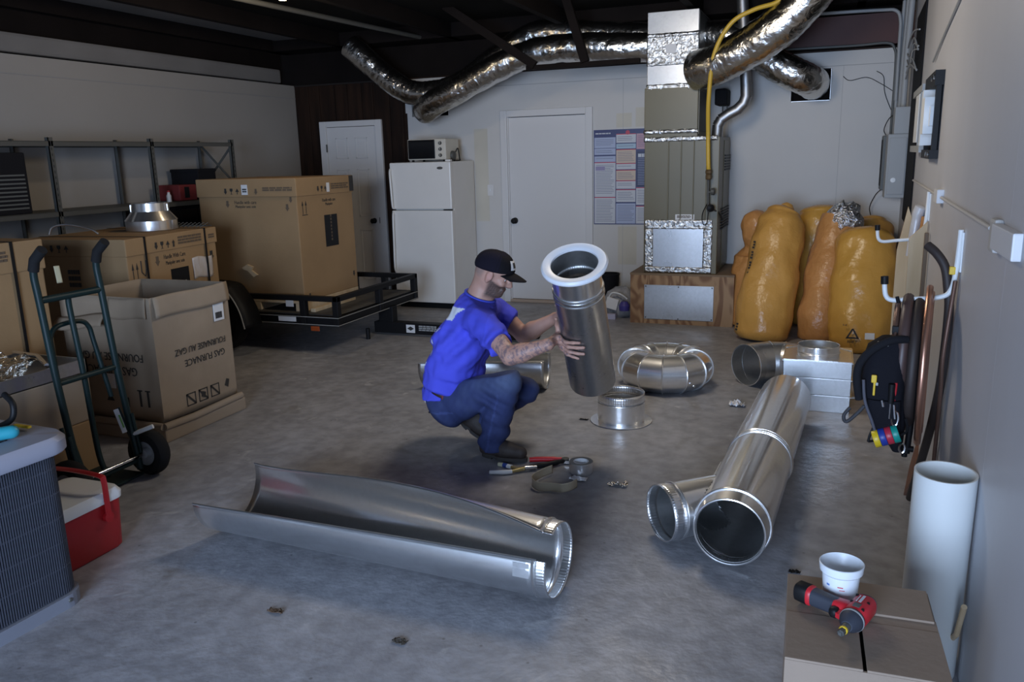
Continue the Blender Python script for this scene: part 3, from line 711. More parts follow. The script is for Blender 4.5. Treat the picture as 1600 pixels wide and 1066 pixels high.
for k in range(3): m_.tube([(-4.86, 5.02+k*.04, 1.135), (-4.5, 5.02+k*.04, 1.135)], 0.0025, 5)
m_.build('wires', GREY_STEEL, t)['kind'] = 'stuff'

# ------------------------------------------------------------------ trailer
t = thing('utility_trailer', 'low black steel utility trailer with railings carrying the tall carton', 'trailer', (-4.9, 6.35, 0))
XR, YN, YF, XL = -3.78, 5.66, 7.08, -5.5
Z0, Z1 = 0.25, 0.33
for a in ((XL, XR, YN, YN+.05), (XL, XR, YF-.05, YF), (XR-.05, XR, YN, YF), (XL, XL+.05, YN, YF)):
    m_ = MB(); m_.box(a[0], a[1], a[2], a[3], Z0, Z0+.012); m_.box(a[0], a[1], a[2], a[3], Z1-.012, Z1); m_.box(a[0]+.012, a[1]-.012, a[2]+.012, a[3]-.012, Z0, Z1)
    m_.build('frame_rail', BLACK, t)
wl_ = mat('rail_edge_pale', (0.32, 0.31, 0.28), 0.4)  # even pale strips along the rail edges
for z_ in (Z0+.004, Z1-.012):
    MB().box(XL, XR, YN-.001, YN, z_, z_+.006).build('edge_line', wl_, t)
    MB().box(XR, XR+.001, YN, YF, z_, z_+.006).build('edge_line', wl_, t)
k = 0; y_ = YN+.05
while y_ < YF-.06:
    MB().cbox(XL+.05, XR-.05, y_+.002, min(y_+.165, YF-.05), Z1-.035, Z1+.003, .004).build('deck_plank', mat('weathered_plank_%d' % k, (0.085, 0.080, 0.070), 0.8, var=0.3, vscale=3, stretch=(1, 8, 8)), t); y_ += .168; k += 1
for a in ((XL, XR, YN, YN+.05), (XL, XR, YF-.05, YF), (XR-.05, XR, YN, YF)):
    MB().cbox(a[0], a[1], a[2], a[3], .455, .50, .006).build('top_rail', BLACK, t)
for (px_, py_) in ((XR-.055, YN), (-4.16, YN), (XR-.055, 6.35), (XR-.055, YF-.055), (-4.5, YF-.055), (-4.16, YF-.055), (-5.4, YF-.055), (-5.45, YN)):
    MB().cbox(px_, px_+.055, py_, py_+.055, Z0, .46, .005).build('rail_post', BLACK, t)
# wheel, fender
Tw = axes((-4.93, 5.535, 0.30), (0, -1, 0))
m_ = MB(); m_.lathe([(0.16, -.075), (0.20, -.088), (0.27, -.085), (0.298, -.06), (0.30, 0), (0.298, .06), (0.27, .085), (0.20, .088), (0.16, .075)], 40, Tw); w_ = m_.build('tire', RUBBER, t, True)
m_ = MB(); m_.lathe([(0.165, .07), (0.155, .076), (0.15, .05), (0.06, .03), (0.05, .07), (0, .072)], 32, Tw); m_.build('rim', GREY_BOX, w_, True)
m_ = MB(); m_.lathe([(.197, .0885), (.202, .0885), (.202, .0895), (.197, .0895)], 40, Tw); m_.build('sidewall_line', GREY_BOX, w_)
fp = [(-0.37, -.02), (-0.36, .13), (-0.28, .24), (-0.18, .33), (.15, .33), (.26, .25), (.34, .12), (.38, -.03)]
m_ = MB()
pts = smooth_path([(-4.93+a, 0, .27+b) for a, b in fp], 4)
vs = []; fs = []
for p in pts: vs += [(p.x, 5.42, p.z), (p.x, 5.65, p.z)]
for i in range(len(pts)-1): fs.append((2*i, 2*i+1, 2*i+3, 2*i+2))
m_.add(vs, fs); m_.build('fender', BLACK, t, True, solid=0.006)
m_ = MB(); m_.tube([(p.x, 5.418, p.z) for p in pts], .006, 6); m_.build('fender_lip', GREY_BOX, t, True)
MB().tube([(-4.93, 5.62, .30), (-4.93, 7.1, .30)], .03, 10).build('axle', BLACK, t)
MB().cbox(-4.05, -3.97, 5.645, 5.66, .205, .245, .004).build('marker_light', mat('amber_lens', (0.32, 0.06, 0.015), 0.3), t)
rect_mb(face_frame((XR, YN-.0015, 0), (1, 0, 0), (0, 0, 1)), -.60, -.42, .275, .315).build('reflector_strip', WHITE_PRINT, t)
# tongue running right, behind the man
yt = 6.55
m_ = MB(); m_.cbox(-3.95, -2.42, yt-.05, yt+.05, .02, .125, .006); tg = m_.build('tongue', BLACK, t)
m_ = MB(); m_.cbox(-3.9, -3.75, yt-.045, yt+.045, .1, .27, .006); m_.build('tongue_bracket', BLACK, t)
Ft = face_frame((-3.62, yt-.0512, 0), (1, 0, 0), (0, 0, 1))
rect_mb(Ft, 0.0, .60, .03, .115).build('decal_strip', BLACK_MATTE, tg)
rect_mb(Ft @ Matrix.Translation((0, 0, .0014)), .01, .10, .035, .11).build('decal', WHITE_PRINT, tg)
Fd = Ft @ Matrix.Translation((0, 0, .0028))
q_ = MB(); q_.prism([(.02, .075), (.055, .095), (.09, .075), (.055, .055)], 0, .001, Fd); q_.build('emblem', PRINT, tg)
smalltext(tg, Ft @ Matrix.Translation((0, 0, .0016)), .14, .095, .18, .012, 3, GREY_BOX)
rect_mb(Ft @ Matrix.Translation((0, 0, .0014)), .35, .40, .04, .09).build('decal', WHITE_PRINT, tg); rect_mb(Ft @ Matrix.Translation((0, 0, .0014)), .52, .57, .04, .11).build('decal', WHITE_PRINT, tg)
MB().tube([(-3.9, 6.3, .1), (-3.9, 6.3, 0.0)], .02, 8).build('jack_leg', BLACK, t)
m_ = MB(); m_.lathe([(0, .0), (.045, .0), (.06, .05), (.055, .10), (0, .12)], 20, axes((-2.43, yt, .09), (1, 0, 0))); m_.build('coupler', BLACK, t, True)
tag(MB().cbox(-4.15, -4.10, 5.80, 6.45, .3335, .365, .004).build('wood_batten', PINE), 'short pale wooden batten on the trailer deck beside the tall carton', 'batten')
# ------------------------------------------------------------------ refrigerator and toaster oven
t = thing('refrigerator', 'old white top-freezer refrigerator standing left of the flat white door', 'refrigerator', (-4.06, 8.1, 0))
fx0, fx1, fy0, fy1, fh = -4.43, -3.715, 7.80, 8.42, 1.565
MB().cbox(fx0+.01, fx1-.005, fy0+.07, fy1, 0.05, fh, .012).build('cabinet', WHITE_ENAMEL, t)
fz = MB().cbox(fx0, fx1, fy0, fy0+.065, 1.075, fh-.002, .012).build('freezer_door', WHITE_ENAMEL, t)
fd = MB().cbox(fx0, fx1, fy0, fy0+.065, 0.07, 1.062, .012).build('fridge_door', WHITE_ENAMEL, t)
def handle(z0, z1, par):
    m_ = MB(); pts = smooth_path([(fx0+.03, fy0-.002, z0), (fx0+.028, fy0-.03, z0+.02*(1 if z1 > z0 else -1)), (fx0+.025, fy0-.038, (z0+z1)/2), (fx0+.015, fy0-.028, z1*.9+z0*.1), (fx0+.012, fy0-.004, z1)], 5)
    m_.tube(pts, .011, 8); return m_.build('handle', WHITE_ENAMEL, par, True)
handle(1.09, 1.50, fz); handle(1.03, 0.40, fd)
MB().cbox(fx0+.01, fx1-.02, fy0+.06, fy1-.05, 0.0, 0.06, .004).build('kick_plate', BLACK, t)
m_ = MB(); m_.lathe([(0, 0), (.034, 0), (.034, .003), (0, .004)], 24, axes((fx1-.12, fy0-.0, 1.50), (0, -1, 0), (1, 0, 0)) @ Matrix.Diagonal((1, .42, 1, 1))); m_.build('badge', GREY_STEEL, fz)
MB().cbox(fx1-.1, fx1+.004, fy0+.0, fy0+.02, 1.0645, 1.073, .002).build('hinge', BLACK, t)
MB().cbox(fx1-.06, fx1-.005, fy0+.01, fy0+.06, fh, fh+.02, .004).build('hinge', WHITE_ENAMEL, t)
t = thing('toaster_oven', 'cream toaster oven with black glass door on top of the refrigerator', 'oven', (-4.0, 8.1, 1.567))
ox0, ox1, oy0, oy1, oz0, oz1 = -4.27, -3.82, 7.93, 8.26, 1.585, 1.80
CREAM = mat('cream_enamel', (0.66, 0.62, 0.53), 0.4, var=.08, vscale=6)
MB().cbox(ox0, ox1, oy0, oy1, oz0, oz1, .012).build('body', CREAM, t)
dr = MB().cbox(ox0+.012, ox1-.125, oy0-.012, oy0, oz0+.012, oz1-.008, .005).build('door', mat('black_glass', (.008, .008, .009), .12), t)
MB().tube([(ox0+.04, oy0-.03, oz1-.02), (ox1-.15, oy0-.03, oz1-.02)], .006, 8).build('handle', BLACK, dr)
MB().cbox(ox1-.118, ox1-.004, oy0-.006, oy0, oz0+.012, oz1-.008, .004).build('control_panel', CREAM, t)
for k in range(3):
    m_ = MB(); m_.lathe([(.019, 0), (.017, .014), (0, .015)], 16, axes((ox1-.06, oy0-.006, oz1-.045-.062*k), (0, -1, 0))); kb = m_.build('knob', GREY_STEEL, t, True)
    MB().box(ox1-.062, ox1-.058, oy0-.0225, oy0-.0205, oz1-.055-.062*k, oz1-.03-.062*k).build('pointer', CREAM, kb)
for a in (ox0+.03, ox1-.05):
    for b in (oy0+.03, oy1-.05): MB().box(a, a+.02, b, b+.02, 1.566, oz0+.003).build('foot', BLACK, t)
m_ = MB(); m_.tube(smooth_path([(ox1, 8.17, 1.66), (ox1+.025, 8.18, 1.70), (ox1+.03, 8.2, 1.60), (ox1+.02, 8.23, 1.573), (ox1-.06, 8.29, 1.572)], 5), .006, 6); m_.build('cord', BLACK, t, True)
m_ = MB(); m_.lathe([(.05, 0), (.045, .03), (.02, .04), (0, .04)], 16, axes((ox1-.0, 8.08, 1.625), (1, 0, 0))); m_.build('cord_cup', GREY_STEEL, t, True)

# ------------------------------------------------------------------ labour law poster
t = thing('notice_poster', 'labour notice poster of blue, white and red text blocks beside the furnace', 'poster', (-2.0, BW-.006, 0.87))
px0, px1, pz0, pz1 = -2.36, -1.64, 0.872, 1.842
MB().box(px0, px1, BW-.005, BW-.001, pz0, pz1).build('sheet', mat('poster_navy', (.05, .06, .16), .4), t)
Fp = face_frame((px0, BW-.0052, pz0), (1, 0, 0), (0, 0, 1))
PB = {'b': mat('poster_pale_blue', (.40, .45, .60), .45), 'w': mat('poster_white', (.56, .57, .60), .45), 'r': mat('poster_red', (.50, .06, .10), .45), 'p': mat('poster_pink', (.50, .30, .36), .45),
      'n': mat('poster_dark_navy', (.035, .045, .11), .45), 'o': mat('poster_peach', (.60, .48, .38), .45), 'l': mat('poster_lightblue', (.38, .50, .60), .45)}
LINE = mat('poster_text', (.16, .17, .25), .6)
cols = [(.008, .232, [('b', .92, .81), ('b', .805, .74), ('b', .725, .665), ('w', .655, .295), ('w', .285, .01)]),
        (.240, .445, [('w', .945, .86), ('l', .85, .80), ('o', .785, .65), ('w', .64, .585), ('o', .57, .47), ('w', .46, .38), ('w', .365, .24), ('b', .225, .01)]),
        (.452, .715, [('p', .95, .79), ('n', .765, .40), ('w', .385, .21), ('w', .19, .01)])]
H_ = pz1-pz0
for (a, b, bl) in cols:
    for (c, z1_, z0_) in bl:
        rect_mb(Fp, a, b, z0_*H_, z1_*H_, .0006).build('notice_block', PB[c], t)
        if c in 'wo': rect_mb(Fp, a, b, z1_*H_, z1_*H_+.008, .0007).build('heading_bar', PB['r'], t)
        q_ = MB(); zz = z1_*H_-.025
        while zz > z0_*H_+.02:
            q_.box(a+.015, a+(b-a)*random.uniform(.75, .95), zz, zz+.004, .0006, .0010, Fp); zz -= .017
        q_.build('text_lines', LINE if c != 'n' else PB['b'], t)['kind'] = 'stuff'
smalltext(t, Fp @ Matrix.Translation((0, 0, .0002)), .02, .955*H_, .16, .012, 1, PB['w'])
smalltext(t, Fp @ Matrix.Translation((0, 0, .0008)), .47, .71*H_, .14, .03, 1, PB['w'])
m_ = MB(); m_.lathe([(0, 0), (.022, 0), (.022, .001), (0, .001)], 16, Fp @ Matrix.Translation((.36, .965*H_, 0))); m_.build('seal', PB['r'], t)
rect_mb(Fp @ Matrix.Translation((0, 0, .0009)), .02, .12, .575*H_, .62*H_, .0006).build('photo_block', mat('poster_violet', (.30, .27, .42), .5), t)

# ------------------------------------------------------------------ plywood plenum box, furnace, plenum
t = thing('plywood_box', 'plywood return-air box with a sheet metal patch under the furnace', 'box', (-1.31, 8.0, 0))
bx0, bx1, by0, by1, bz = -1.77, -.805, 7.62, 8.42, .485
MB().box(bx0, bx1, by0, by0+.018, 0, bz-.018).build('front_panel', PLY, t)
MB().box(bx0, bx0+.018, by0+.018, by1, 0, bz-.018).build('side_panel', PLY, t); MB().box(bx1-.018, bx1, by0+.018, by1, 0, bz-.018).build('side_panel', PLY, t)
MB().box(bx0-.004, bx1+.004, by0-.004, by1, bz-.018, bz).build('top_panel', mat('ply_top', (.22, .15, .09), .7), t)
m_ = MB(); m_.cbox(-1.635, -.985, by0-.006, by0, .045, .375, .002); sp_ = m_.build('metal_patch', GALV_DULL, t)
for (a, b) in ((-1.62, .06), (-1.0, .06), (-1.62, .36), (-1.0, .36), (-1.31, .36), (-1.31, .055)):
    m_ = MB(); m_.lathe([(0, .004), (.006, .003), (.007, 0)], 8, axes((a, by0-.006, b), (0, -1, 0))); m_.build('screw', GREY_STEEL, sp_)
t = thing('furnace', 'tall olive furnace cabinet with foil tape seams standing on the plywood box', 'furnace', (-1.32, 8.05, bz))
gx0, gx1, gy0, gy1, gz = -1.655, -.975, 7.66, 8.40, 1.725
MB().cbox(gx0, gx1, gy0, gy1, bz, gz, .006).build('cabinet', OLIVE, t)
for a in (-1.43, -1.315, -1.20, -1.085):
    m_ = MB(); m_.cbox(a-.005, a+.005, gy0-.012, gy0+.002, .99, gz-.02, .004); m_.build('standing_seam', OLIVE, t)
# right side door with louvers
MB().cbox(gx1, gx1+.006, gy0+.3, gy1-.02, bz+.03, gz-.03, .003).build('side_door', OLIVE, t)
for k in range(6): m_ = MB(); m_.box(gx1+.005, gx1+.016, gy0+.33, gy1-.04, 1.42+k*.026, 1.433+k*.026); m_.build('louver', BLACK, t)
for k in range(8): m_ = MB(); m_.box(gx1+.005, gx1+.016, gy0+.2, gy1-.04, .88+k*.026, .893+k*.026); m_.build('louver', BLACK, t)
# foil taped access panel at the bottom
m_ = MB(); m_.cbox(-1.62, -1.03, gy0-.006, gy0+.002, bz+.012, .955, .002); ap = m_.build('access_panel', GALV_DULL, t)
def tape(name, x0, x1, z0, z1, par, y=gy0-.0085, s=0):
    m_ = MB(); nx = max(2, int((x1-x0)/.012)); nz = max(2, int((z1-z0)/.012))
    def fn(u, v):
        e = .006*noise.noise(Vector((x0*7+u*(x1-x0)*40, z0*9, 1+v)))*(1 if min(u, v, 1-u, 1-v) < .01 else 0)
        return Vector((x0+(x1-x0)*u+e*(x1-x0 < z1-z0), y-.0015*abs(noise.noise(Vector((x0+u*(x1-x0)*60, z0*50+v*(z1-z0)*60, s)))), z0+(z1-z0)*v+e*(x1-x0 >= z1-z0)))
    m_.grid(fn, nx, nz); return m_.build(name, FOIL_TAPE, par, True, solid=.001)
for a in ((-1.645, -1.02, .90, .985), (-1.645, -1.02, bz+.005, bz+.06), (-1.645, -1.565, bz+.06, .90), (-1.10, -1.02, bz+.06, .90)): tape('tape_strip', *a, ap)
for (a, b) in ((-1.57, .60), (-1.57, .72), (-1.57, .85), (-1.095, .60), (-1.095, .75), (-1.095, .87), (-1.5, .93), (-1.38, .93), (-1.27, .93), (-1.14, .93)):
    m_ = MB(); m_.lathe([(0, .005), (.007, .003), (.008, 0)], 8, axes((a, gy0-.010, b), (0, -1, 0))); m_.build('screw', GREY_DARKBOX, ap)
rect_mb(face_frame((-1.36, gy0-.002, 0), (1, 0, 0), (0, 0, 1)), 0, .175, .985, 1.035).build('rating_label', WHITE_PRINT, t)
smalltext(t, face_frame((-1.36, gy0-.0035, 0), (1, 0, 0), (0, 0, 1)), .015, 1.02, .13, .006, 3, PRINT_SOFT)
tape('seam_tape', gx0-.005, gx1-.02, 1.695, 1.735, t)
# coil case and plenum above
cz = 2.17
t = thing('coil_case', 'square olive sheet metal coil case above the furnace', 'duct box', (-1.41, 8.0, gz))
MB().cbox(-1.66, -1.175, gy0, gy1-.05, gz+.002, cz, .006).build('case', OLIVE, t)
MB().cbox(-1.175, -1.168, gy0+.02, gy1-.07, gz+.05, cz-.04, .002).build('side_cover', GREY_DARKBOX, t)
tape('seam_tape', -1.665, -1.17, gz+.04, gz+.075, t); m_ = MB(); m_.box(-1.17, -1.166, gy0+.01, gy0+.06, gz+.03, cz-.03); m_.build('flange', OLIVE, t)
t = thing('supply_plenum', 'galvanised supply plenum wrapped with wrinkled foil tape under the ceiling', 'duct box', (-1.415, 8.0, cz))
MB().cbox(-1.64, -1.185, gy0+.01, gy1-.06, cz+.002, 2.82, .004).build('plenum_body', PLENUM, t)
tape('foil_band', -1.645, -1.18, cz-.02, cz+.03, t, gy0+.001); tape('foil_wrap', -1.645, -1.18, 2.36, 2.61, t, gy0+.001, 5)
tape('foil_band', -1.645, -1.18, 2.60, 2.635, t, gy0-.002, 8)
rect_mb(face_frame((-1.47, gy0-.004, 0), (1, 0, 0), (0, 0, 1)), 0, .09, 2.46, 2.54).build('tape_label', WHITE_PRINT, t)
m_ = MB(); m_.box(-1.184, -1.18, gy0+.02, gy1-.08, cz+.02, 2.8); m_.build('side_face', GREY_DARKBOX, t)

# ------------------------------------------------------------------ foil flex ducts
def flex(name, label, path, r, wr=.05, n=26, seed=0, m=FOIL):
    pts = smooth_path(path, 14)
    # resample
    L_ = [0]
    for a, b in zip(pts[:-1], pts[1:]): L_.append(L_[-1]+(b-a).length)
    ns = int(L_[-1]/.018); P2 = []; j = 0
    for k in range(ns+1):
        s = L_[-1]*k/ns
        while j < len(L_)-2 and L_[j+1] < s: j += 1
        f = (s-L_[j])/max(1e-6, L_[j+1]-L_[j]); P2.append(pts[j].lerp(pts[j+1], f))
    m_ = MB(); m_.tube(P2, r, n, caps=True)
    for i, v in enumerate(m_.v):
        k = min(i//n, ns); c = P2[k]; d = v-c
        w = noise.noise(Vector((v.x*9+seed, v.y*9, v.z*9)))*.5+noise.noise(Vector((v.x*26, v.y*26+seed, v.z*26)))*.35
        rib = math.sin(k*.018*2*PI/.055)*.010
        bulge = .06*noise.noise(Vector((k*.018*3, seed, 0)))
        m_.v[i] = c+d*(1+wr*w*2+rib*.9+bulge)
    return m_.build(name, m, None, True, angle=70)
tag(flex('flex_duct', '', [(-1.66, 8.08, 2.66), (-2.0, 8.08, 2.70), (-2.35, 8.08, 2.74), (-2.75, 8.08, 2.78), (-3.0, 8.08, 2.72), (-3.3, 8.08, 2.56), (-3.65, 8.08, 2.36), (-3.95, 8.08, 2.28), (-4.25, 8.06, 2.29), (-4.5, 8.04, 2.43), (-4.72, 8.0, 2.62), (-4.93, 7.98, 2.80)], .128, seed=1), 'long foil flex duct, upper of two leaving the plenum, climbing into the ceiling at left', 'duct')
tag(flex('flex_duct', '', [(-1.66, 7.80, 2.54), (-2.0, 7.76, 2.56), (-2.35, 7.75, 2.58), (-2.7, 7.75, 2.57), (-3.0, 7.75, 2.50), (-3.3, 7.75, 2.38), (-3.6, 7.76, 2.25), (-3.85, 7.8, 2.16), (-4.02, 7.92, 2.10), (-4.14, 8.15, 2.12), (-4.20, 8.42, 2.19), (-4.22, 8.55, 2.22)], .130, seed=2), 'lower foil flex duct leaving the plenum, bending into the wall hole above the oven', 'duct')
tag(flex('flex_duct', '', [(-1.19, 7.66, 2.30), (-1.10, 7.60, 2.31), (-.97, 7.55, 2.35), (-.72, 7.48, 2.45), (-.5, 7.42, 2.58), (-.32, 7.38, 2.74), (-.2, 7.35, 2.9)], .172, seed=3), 'fat foil flex duct rising right from the plenum into the ceiling', 'duct')
tag(flex('flex_duct', '', [(-1.19, 8.12, 2.64), (-1.08, 8.10, 2.63), (-.98, 8.08, 2.62), (-.86, 8.07, 2.55), (-.66, 8.06, 2.42), (-.46, 8.06, 2.29), (-.31, 8.1, 2.22), (-.245, 8.24, 2.19), (-.235, 8.5, 2.185)], .142, seed=4), 'foil flex duct crossing behind the fat one into the wall hole at right', 'duct')
WHT = mat('duct_tape_white', (.7, .7, .72), .35, .3)
t = thing('wall_collar', 'ragged silver collar edge round the duct hole in the wall at right', 'duct collar', (-.255, BW-.01, 2.04))
for a in ((-.43, -.08, 2.030, 2.040), (-.088, -.078, 2.04, 2.32)): MB().cbox(a[0], a[1], BW-.012, BW+.01, a[2], a[3], .004).build('edge_strip', GALV_DULL, t)
# flue pipe
FLUE = galv('flue_metal', (.40, .41, .41), .42)
t = thing('flue_pipe', 'narrow galvanised vent pipe with elbows dropping to the furnace top', 'pipe', (-.95, 8.0, 1.726))
m_ = MB(); m_.tube([(-.86, 8.0, 2.95), (-.825, 8.0, 2.52), (-.80, 8.0, 2.16)], .05, 18); m_.build('straight_pipe', FLUE, t, True)
ep = [(-.80, 8.0, 2.18), (-.795, 8.0, 2.08), (-.815, 8.0, 2.02), (-.87, 8.0, 1.965), (-.95, 8.0, 1.925), (-1.01, 8.0, 1.885), (-1.04, 8.0, 1.83), (-1.045, 8.0, 1.728)]
for k in range(len(ep)-1):
    m_ = MB(); a = Vector(ep[k]); b = Vector(ep[k+1]); d = (b-a).normalized()*.006
    m_.tube([a-d, b+d], .051, 18); m_.build('elbow_gore', FLUE, t, True)
    m_ = MB(); m_.tube([b-d*.8, b+d*.8], .054, 18); m_.build('gore_bead', FLUE, t, True)
# gas hose
t = thing('gas_hose', 'yellow coated gas hose arching down to the furnace gas valve', 'hose', (-1.06, 7.55, 1.2))
m_ = MB(); m_.tube(smooth_path([(-.42, 7.30, 2.97), (-.44, 7.30, 2.82), (-.52, 7.32, 2.755), (-.70, 7.36, 2.72), (-.88, 7.38, 2.63), (-1.01, 7.40, 2.40), (-1.055, 7.46, 2.05), (-1.065, 7.55, 1.75), (-1.058, 7.56, 1.5), (-1.055, 7.57, 1.44)], 10), .019, 12); m_.build('hose', YELLOW, t, True)
BRASS = mat('old_brass', (.18, .12, .06), .45, .6)
m_ = MB(); m_.lathe([(0, 0), (.02, 0), (.026, .01), (.026, .04), (.02, .05), (.028, .055), (.028, .08), (.02, .09), (0, .09)], 8, Matrix.Translation((-1.055, 7.57, 1.35))); m_.build('fitting', BRASS, t)
m_ = MB(); m_.tube([(-1.055, 7.58, 1.36), (-1.055, 7.585, 1.20), (-1.05, 7.59, 1.06)], .011, 8); m_.tube([(-1.055, 7.585, 1.24), (-1.02, 7.585, 1.24)], .012, 8); m_.build('drip_pipe', GREY_STEEL, t, True)
m_ = MB(); m_.lathe([(0, 0), (.03, .004), (.032, .03), (.016, .04), (0, .04)], 10, axes((-1.03, 7.56, 1.245), (1, 0, 0))); m_.build('valve', GREY_STEEL, t)
m_ = MB(); m_.lathe([(0, 0), (.034, 0), (.034, .02), (0, .03)], 14, axes((-1.03, 7.55, 1.10), (0.5, -1, 0))); m_.build('regulator', BLACK, t, True)
m_ = MB(); m_.tube(smooth_path([(-1.055, 7.60, 1.15), (-1.10, 7.58, 1.05), (-1.095, 7.57, .96), (-1.06, 7.57, .955), (-1.05, 7.58, 1.06)], 6), .005, 6); m_.build('wire_loop', BLACK, t, True)
m_ = MB(); m_.tube([(-1.02, 7.58, 1.09), (-.972, 7.72, 1.05), (-.955, 7.9, .98)], .008, 8); m_.build('pipe_to_cabinet', GREY_STEEL, t, True)
t = thing('condensate_pump', 'small black box hanging behind the fat duct by the flue pipe', 'box', (-1.04, 8.2, 2.0))
MB().cbox(-1.1, -.985, 8.15, 8.44, 2.02, 2.17, .02).build('body', BLACK_MATTE, t)
m_ = MB(); m_.tube([(-1.04, 8.3, 2.02), (-1.04, 8.3, 1.90), (-1.12, 8.3, 1.88)], .006, 6); m_.tube([(-1.0, 8.3, 2.02), (-.99, 8.3, 1.88)], .006, 6); m_.build('tube', GREY_STEEL, t, True)

# ------------------------------------------------------------------ duct bags against the back wall
def sack(name, label, prof, bend, m, flat=.85, seed=0, top=None, printed=None, fr=0.03):
    """prof: (centre, radius) list up the bag"""
    t = thing(name, label, 'bag', (prof[0][0][0], prof[0][0][1], 0), 'orange bags of insulated duct')
    cs = smooth_path([p[0] for p in prof], 10); rr = []
    R_ = [p[1] for p in prof]
    for i in range(len(prof)-1):
        for k in range(10):
            f = k/10; f = f*f*(3-2*f); rr.append(R_[i]*(1-f)+R_[i+1]*f)
    rr.append(R_[-1]); n = 44
    m_ = MB(); m_.tube(cs, rr, n)
    for i, v in enumerate(m_.v):
        k = min(i//n, len(cs)-1); c = cs[k]; d = v-c
        wv = noise.noise(Vector((v.x*7+seed, v.y*7, v.z*5)))*.09+noise.noise(Vector((v.x*22, v.y*22+seed, v.z*11)))*fr
        nv = c+Vector((d.x, d.y*flat, d.z))*(1+wv)
        nv.z = max(nv.z, .004)
        m_.v[i] = nv
    b = m_.build('sack', m, t, True, angle=80)
    return t, cs, rr
t, cs, rr = sack('duct_bag', 'tall orange bag with a line of black printing, leftmost front bag by the plywood box',
     [((-.52, 7.16, .0), .17), ((-.515, 7.17, .06), .225), ((-.50, 7.22, .25), .24), ((-.47, 7.32, .5), .225), ((-.44, 7.42, .75), .215), ((-.41, 7.50, .95), .20), ((-.39, 7.54, 1.05), .15), ((-.37, 7.56, 1.10), .06), ((-.355, 7.57, 1.13), .035)], 0, BAG, seed=3)
def print_on(t, pts, size, mt, txts):
    for (p, nrm, up, s) in txts:
        z = Vector(nrm).normalized(); r = Vector(up).cross(z)
        text_mb(s, size, face_frame(p, r, up)).build('lettering', mt, t)
q_ = MB()
for k in range(9):
    z = .12+k*.085; x = -.705+k*.012; y = 7.075+k*.028
    if k in (1, 2): continue
    F_ = face_frame((x, y, z), (0.75, -.65, .0), (0.03, .3, 1))
    for j in range(3): q_.box(-.012+.004*(j % 2), .012, -.03+j*.024, -.014+j*.024, .010, .012, F_)
q_.build('printed_column', PRINT, t)
t2, cs2, rr2 = sack('duct_bag', 'wrinkled orange bag spilling crumpled foil at its open top, middle front bag',
     [((-.05, 7.32, .0), .14), ((-.055, 7.32, .05), .175), ((-.05, 7.34, .2), .185), ((-.035, 7.40, .36), .168), ((-.01, 7.46, .46), .192), ((.005, 7.54, .62), .20), ((.04, 7.60, .78), .18), ((.065, 7.64, .92), .175), ((.085, 7.66, 1.0), .165)], 0, BAG2, seed=8, fr=.05)
m_ = MB(); m_.lathe([(0, .10), (.06, .12), (.11, .07), (.15, .0), (.17, -.06), (.15, -.08), (0, -.08)], 40, axes((.095, 7.64, 1.02), (.2, -.25, 1)))
for i, v in enumerate(m_.v): m_.v[i] = v+Vector((1, 1, 1))*0.035*noise.noise(v*18)+Vector((.5, -.5, .8))*.02*noise.noise(v*45)
m_.build('foil_end', foil('bag_foil', 30, 1.0, (.75, .75, .75), .2), t2, True, angle=80)
t3, cs3, rr3 = sack('duct_bag', 'fat yellow-orange bag with a black triangle mark on its square end, right front bag',
     [((.255, 6.98, .03), .15), ((.258, 6.98, .06), .235), ((.26, 7.04, .18), .25), ((.262, 7.14, .45), .25), ((.265, 7.24, .7), .24), ((.268, 7.31, .82), .232), ((.27, 7.35, .885), .19), ((.27, 7.36, .91), .06)], 0, BAG3, flat=.8, seed=13)
Ft = face_frame((.20, 6.79, .165), (1, .02, 0), (0, .2, 1))
q_ = MB()
for r in (((-.05, -.035), (.05, -.035), (.042, -.022), (-.042, -.022)), ((-.05, -.035), (-.036, -.035), (.008, .045), (-.006, .045)), ((.05, -.035), (.036, -.035), (-.008, .045), (.006, .045))): q_.prism(list(r), 0, .004, Ft)
q_.build('triangle_mark', PRINT, t3); text_mb('R-8.1', .035, Ft @ Matrix.Translation((0, -.06, 0)), .002).build('lettering', PRINT, t3)
text_mb('R-8', .022, Ft @ Matrix.Translation((-.06, .07, -.0)), .002).build('lettering', PRINT, t3)
rect_mb(face_frame((.29, 6.79, .13), (1, .1, 0), (0, .2, 1)), 0, .07, 0, .05, .004).build('sticker', WHITE_PRINT, t3)
t4, cs4, rr4 = sack('duct_bag', 'dark twisted-neck orange bag peeking out behind the left front bag',
     [((-.66, 7.72, .0), .17), ((-.66, 7.74, .1), .20), ((-.66, 7.8, .4), .20), ((-.65, 7.86, .62), .18), ((-.655, 7.84, .74), .09), ((-.65, 7.8, .85), .12), ((-.64, 7.8, .93), .14), ((-.60, 7.85, .99), .10), ((-.57, 7.86, 1.02), .05)], 0, BAG2, flat=.8, seed=21, fr=.06)
t5, cs5, rr5 = sack('duct_bag', 'orange bag standing behind the foil-topped bag, only its flat top showing',
     [((-.12, 7.95, .0), .2), ((-.11, 7.95, .1), .25), ((-.09, 7.98, .5), .26), ((-.08, 8.02, .9), .25), ((-.08, 8.04, 1.03), .2), ((-.08, 8.05, 1.08), .1)], 0, BAG3, flat=.75, seed=31)
t6, cs6, rr6 = sack('duct_bag', 'orange bag at the right corner behind the fat yellow-orange bag',
     [((.33, 8.0, .0), .15), ((.33, 8.0, .1), .19), ((.335, 8.05, .5), .20), ((.335, 8.1, .86), .19), ((.335, 8.12, .95), .12), ((.335, 8.13, .98), .05)], 0, BAG, flat=.9, seed=41)

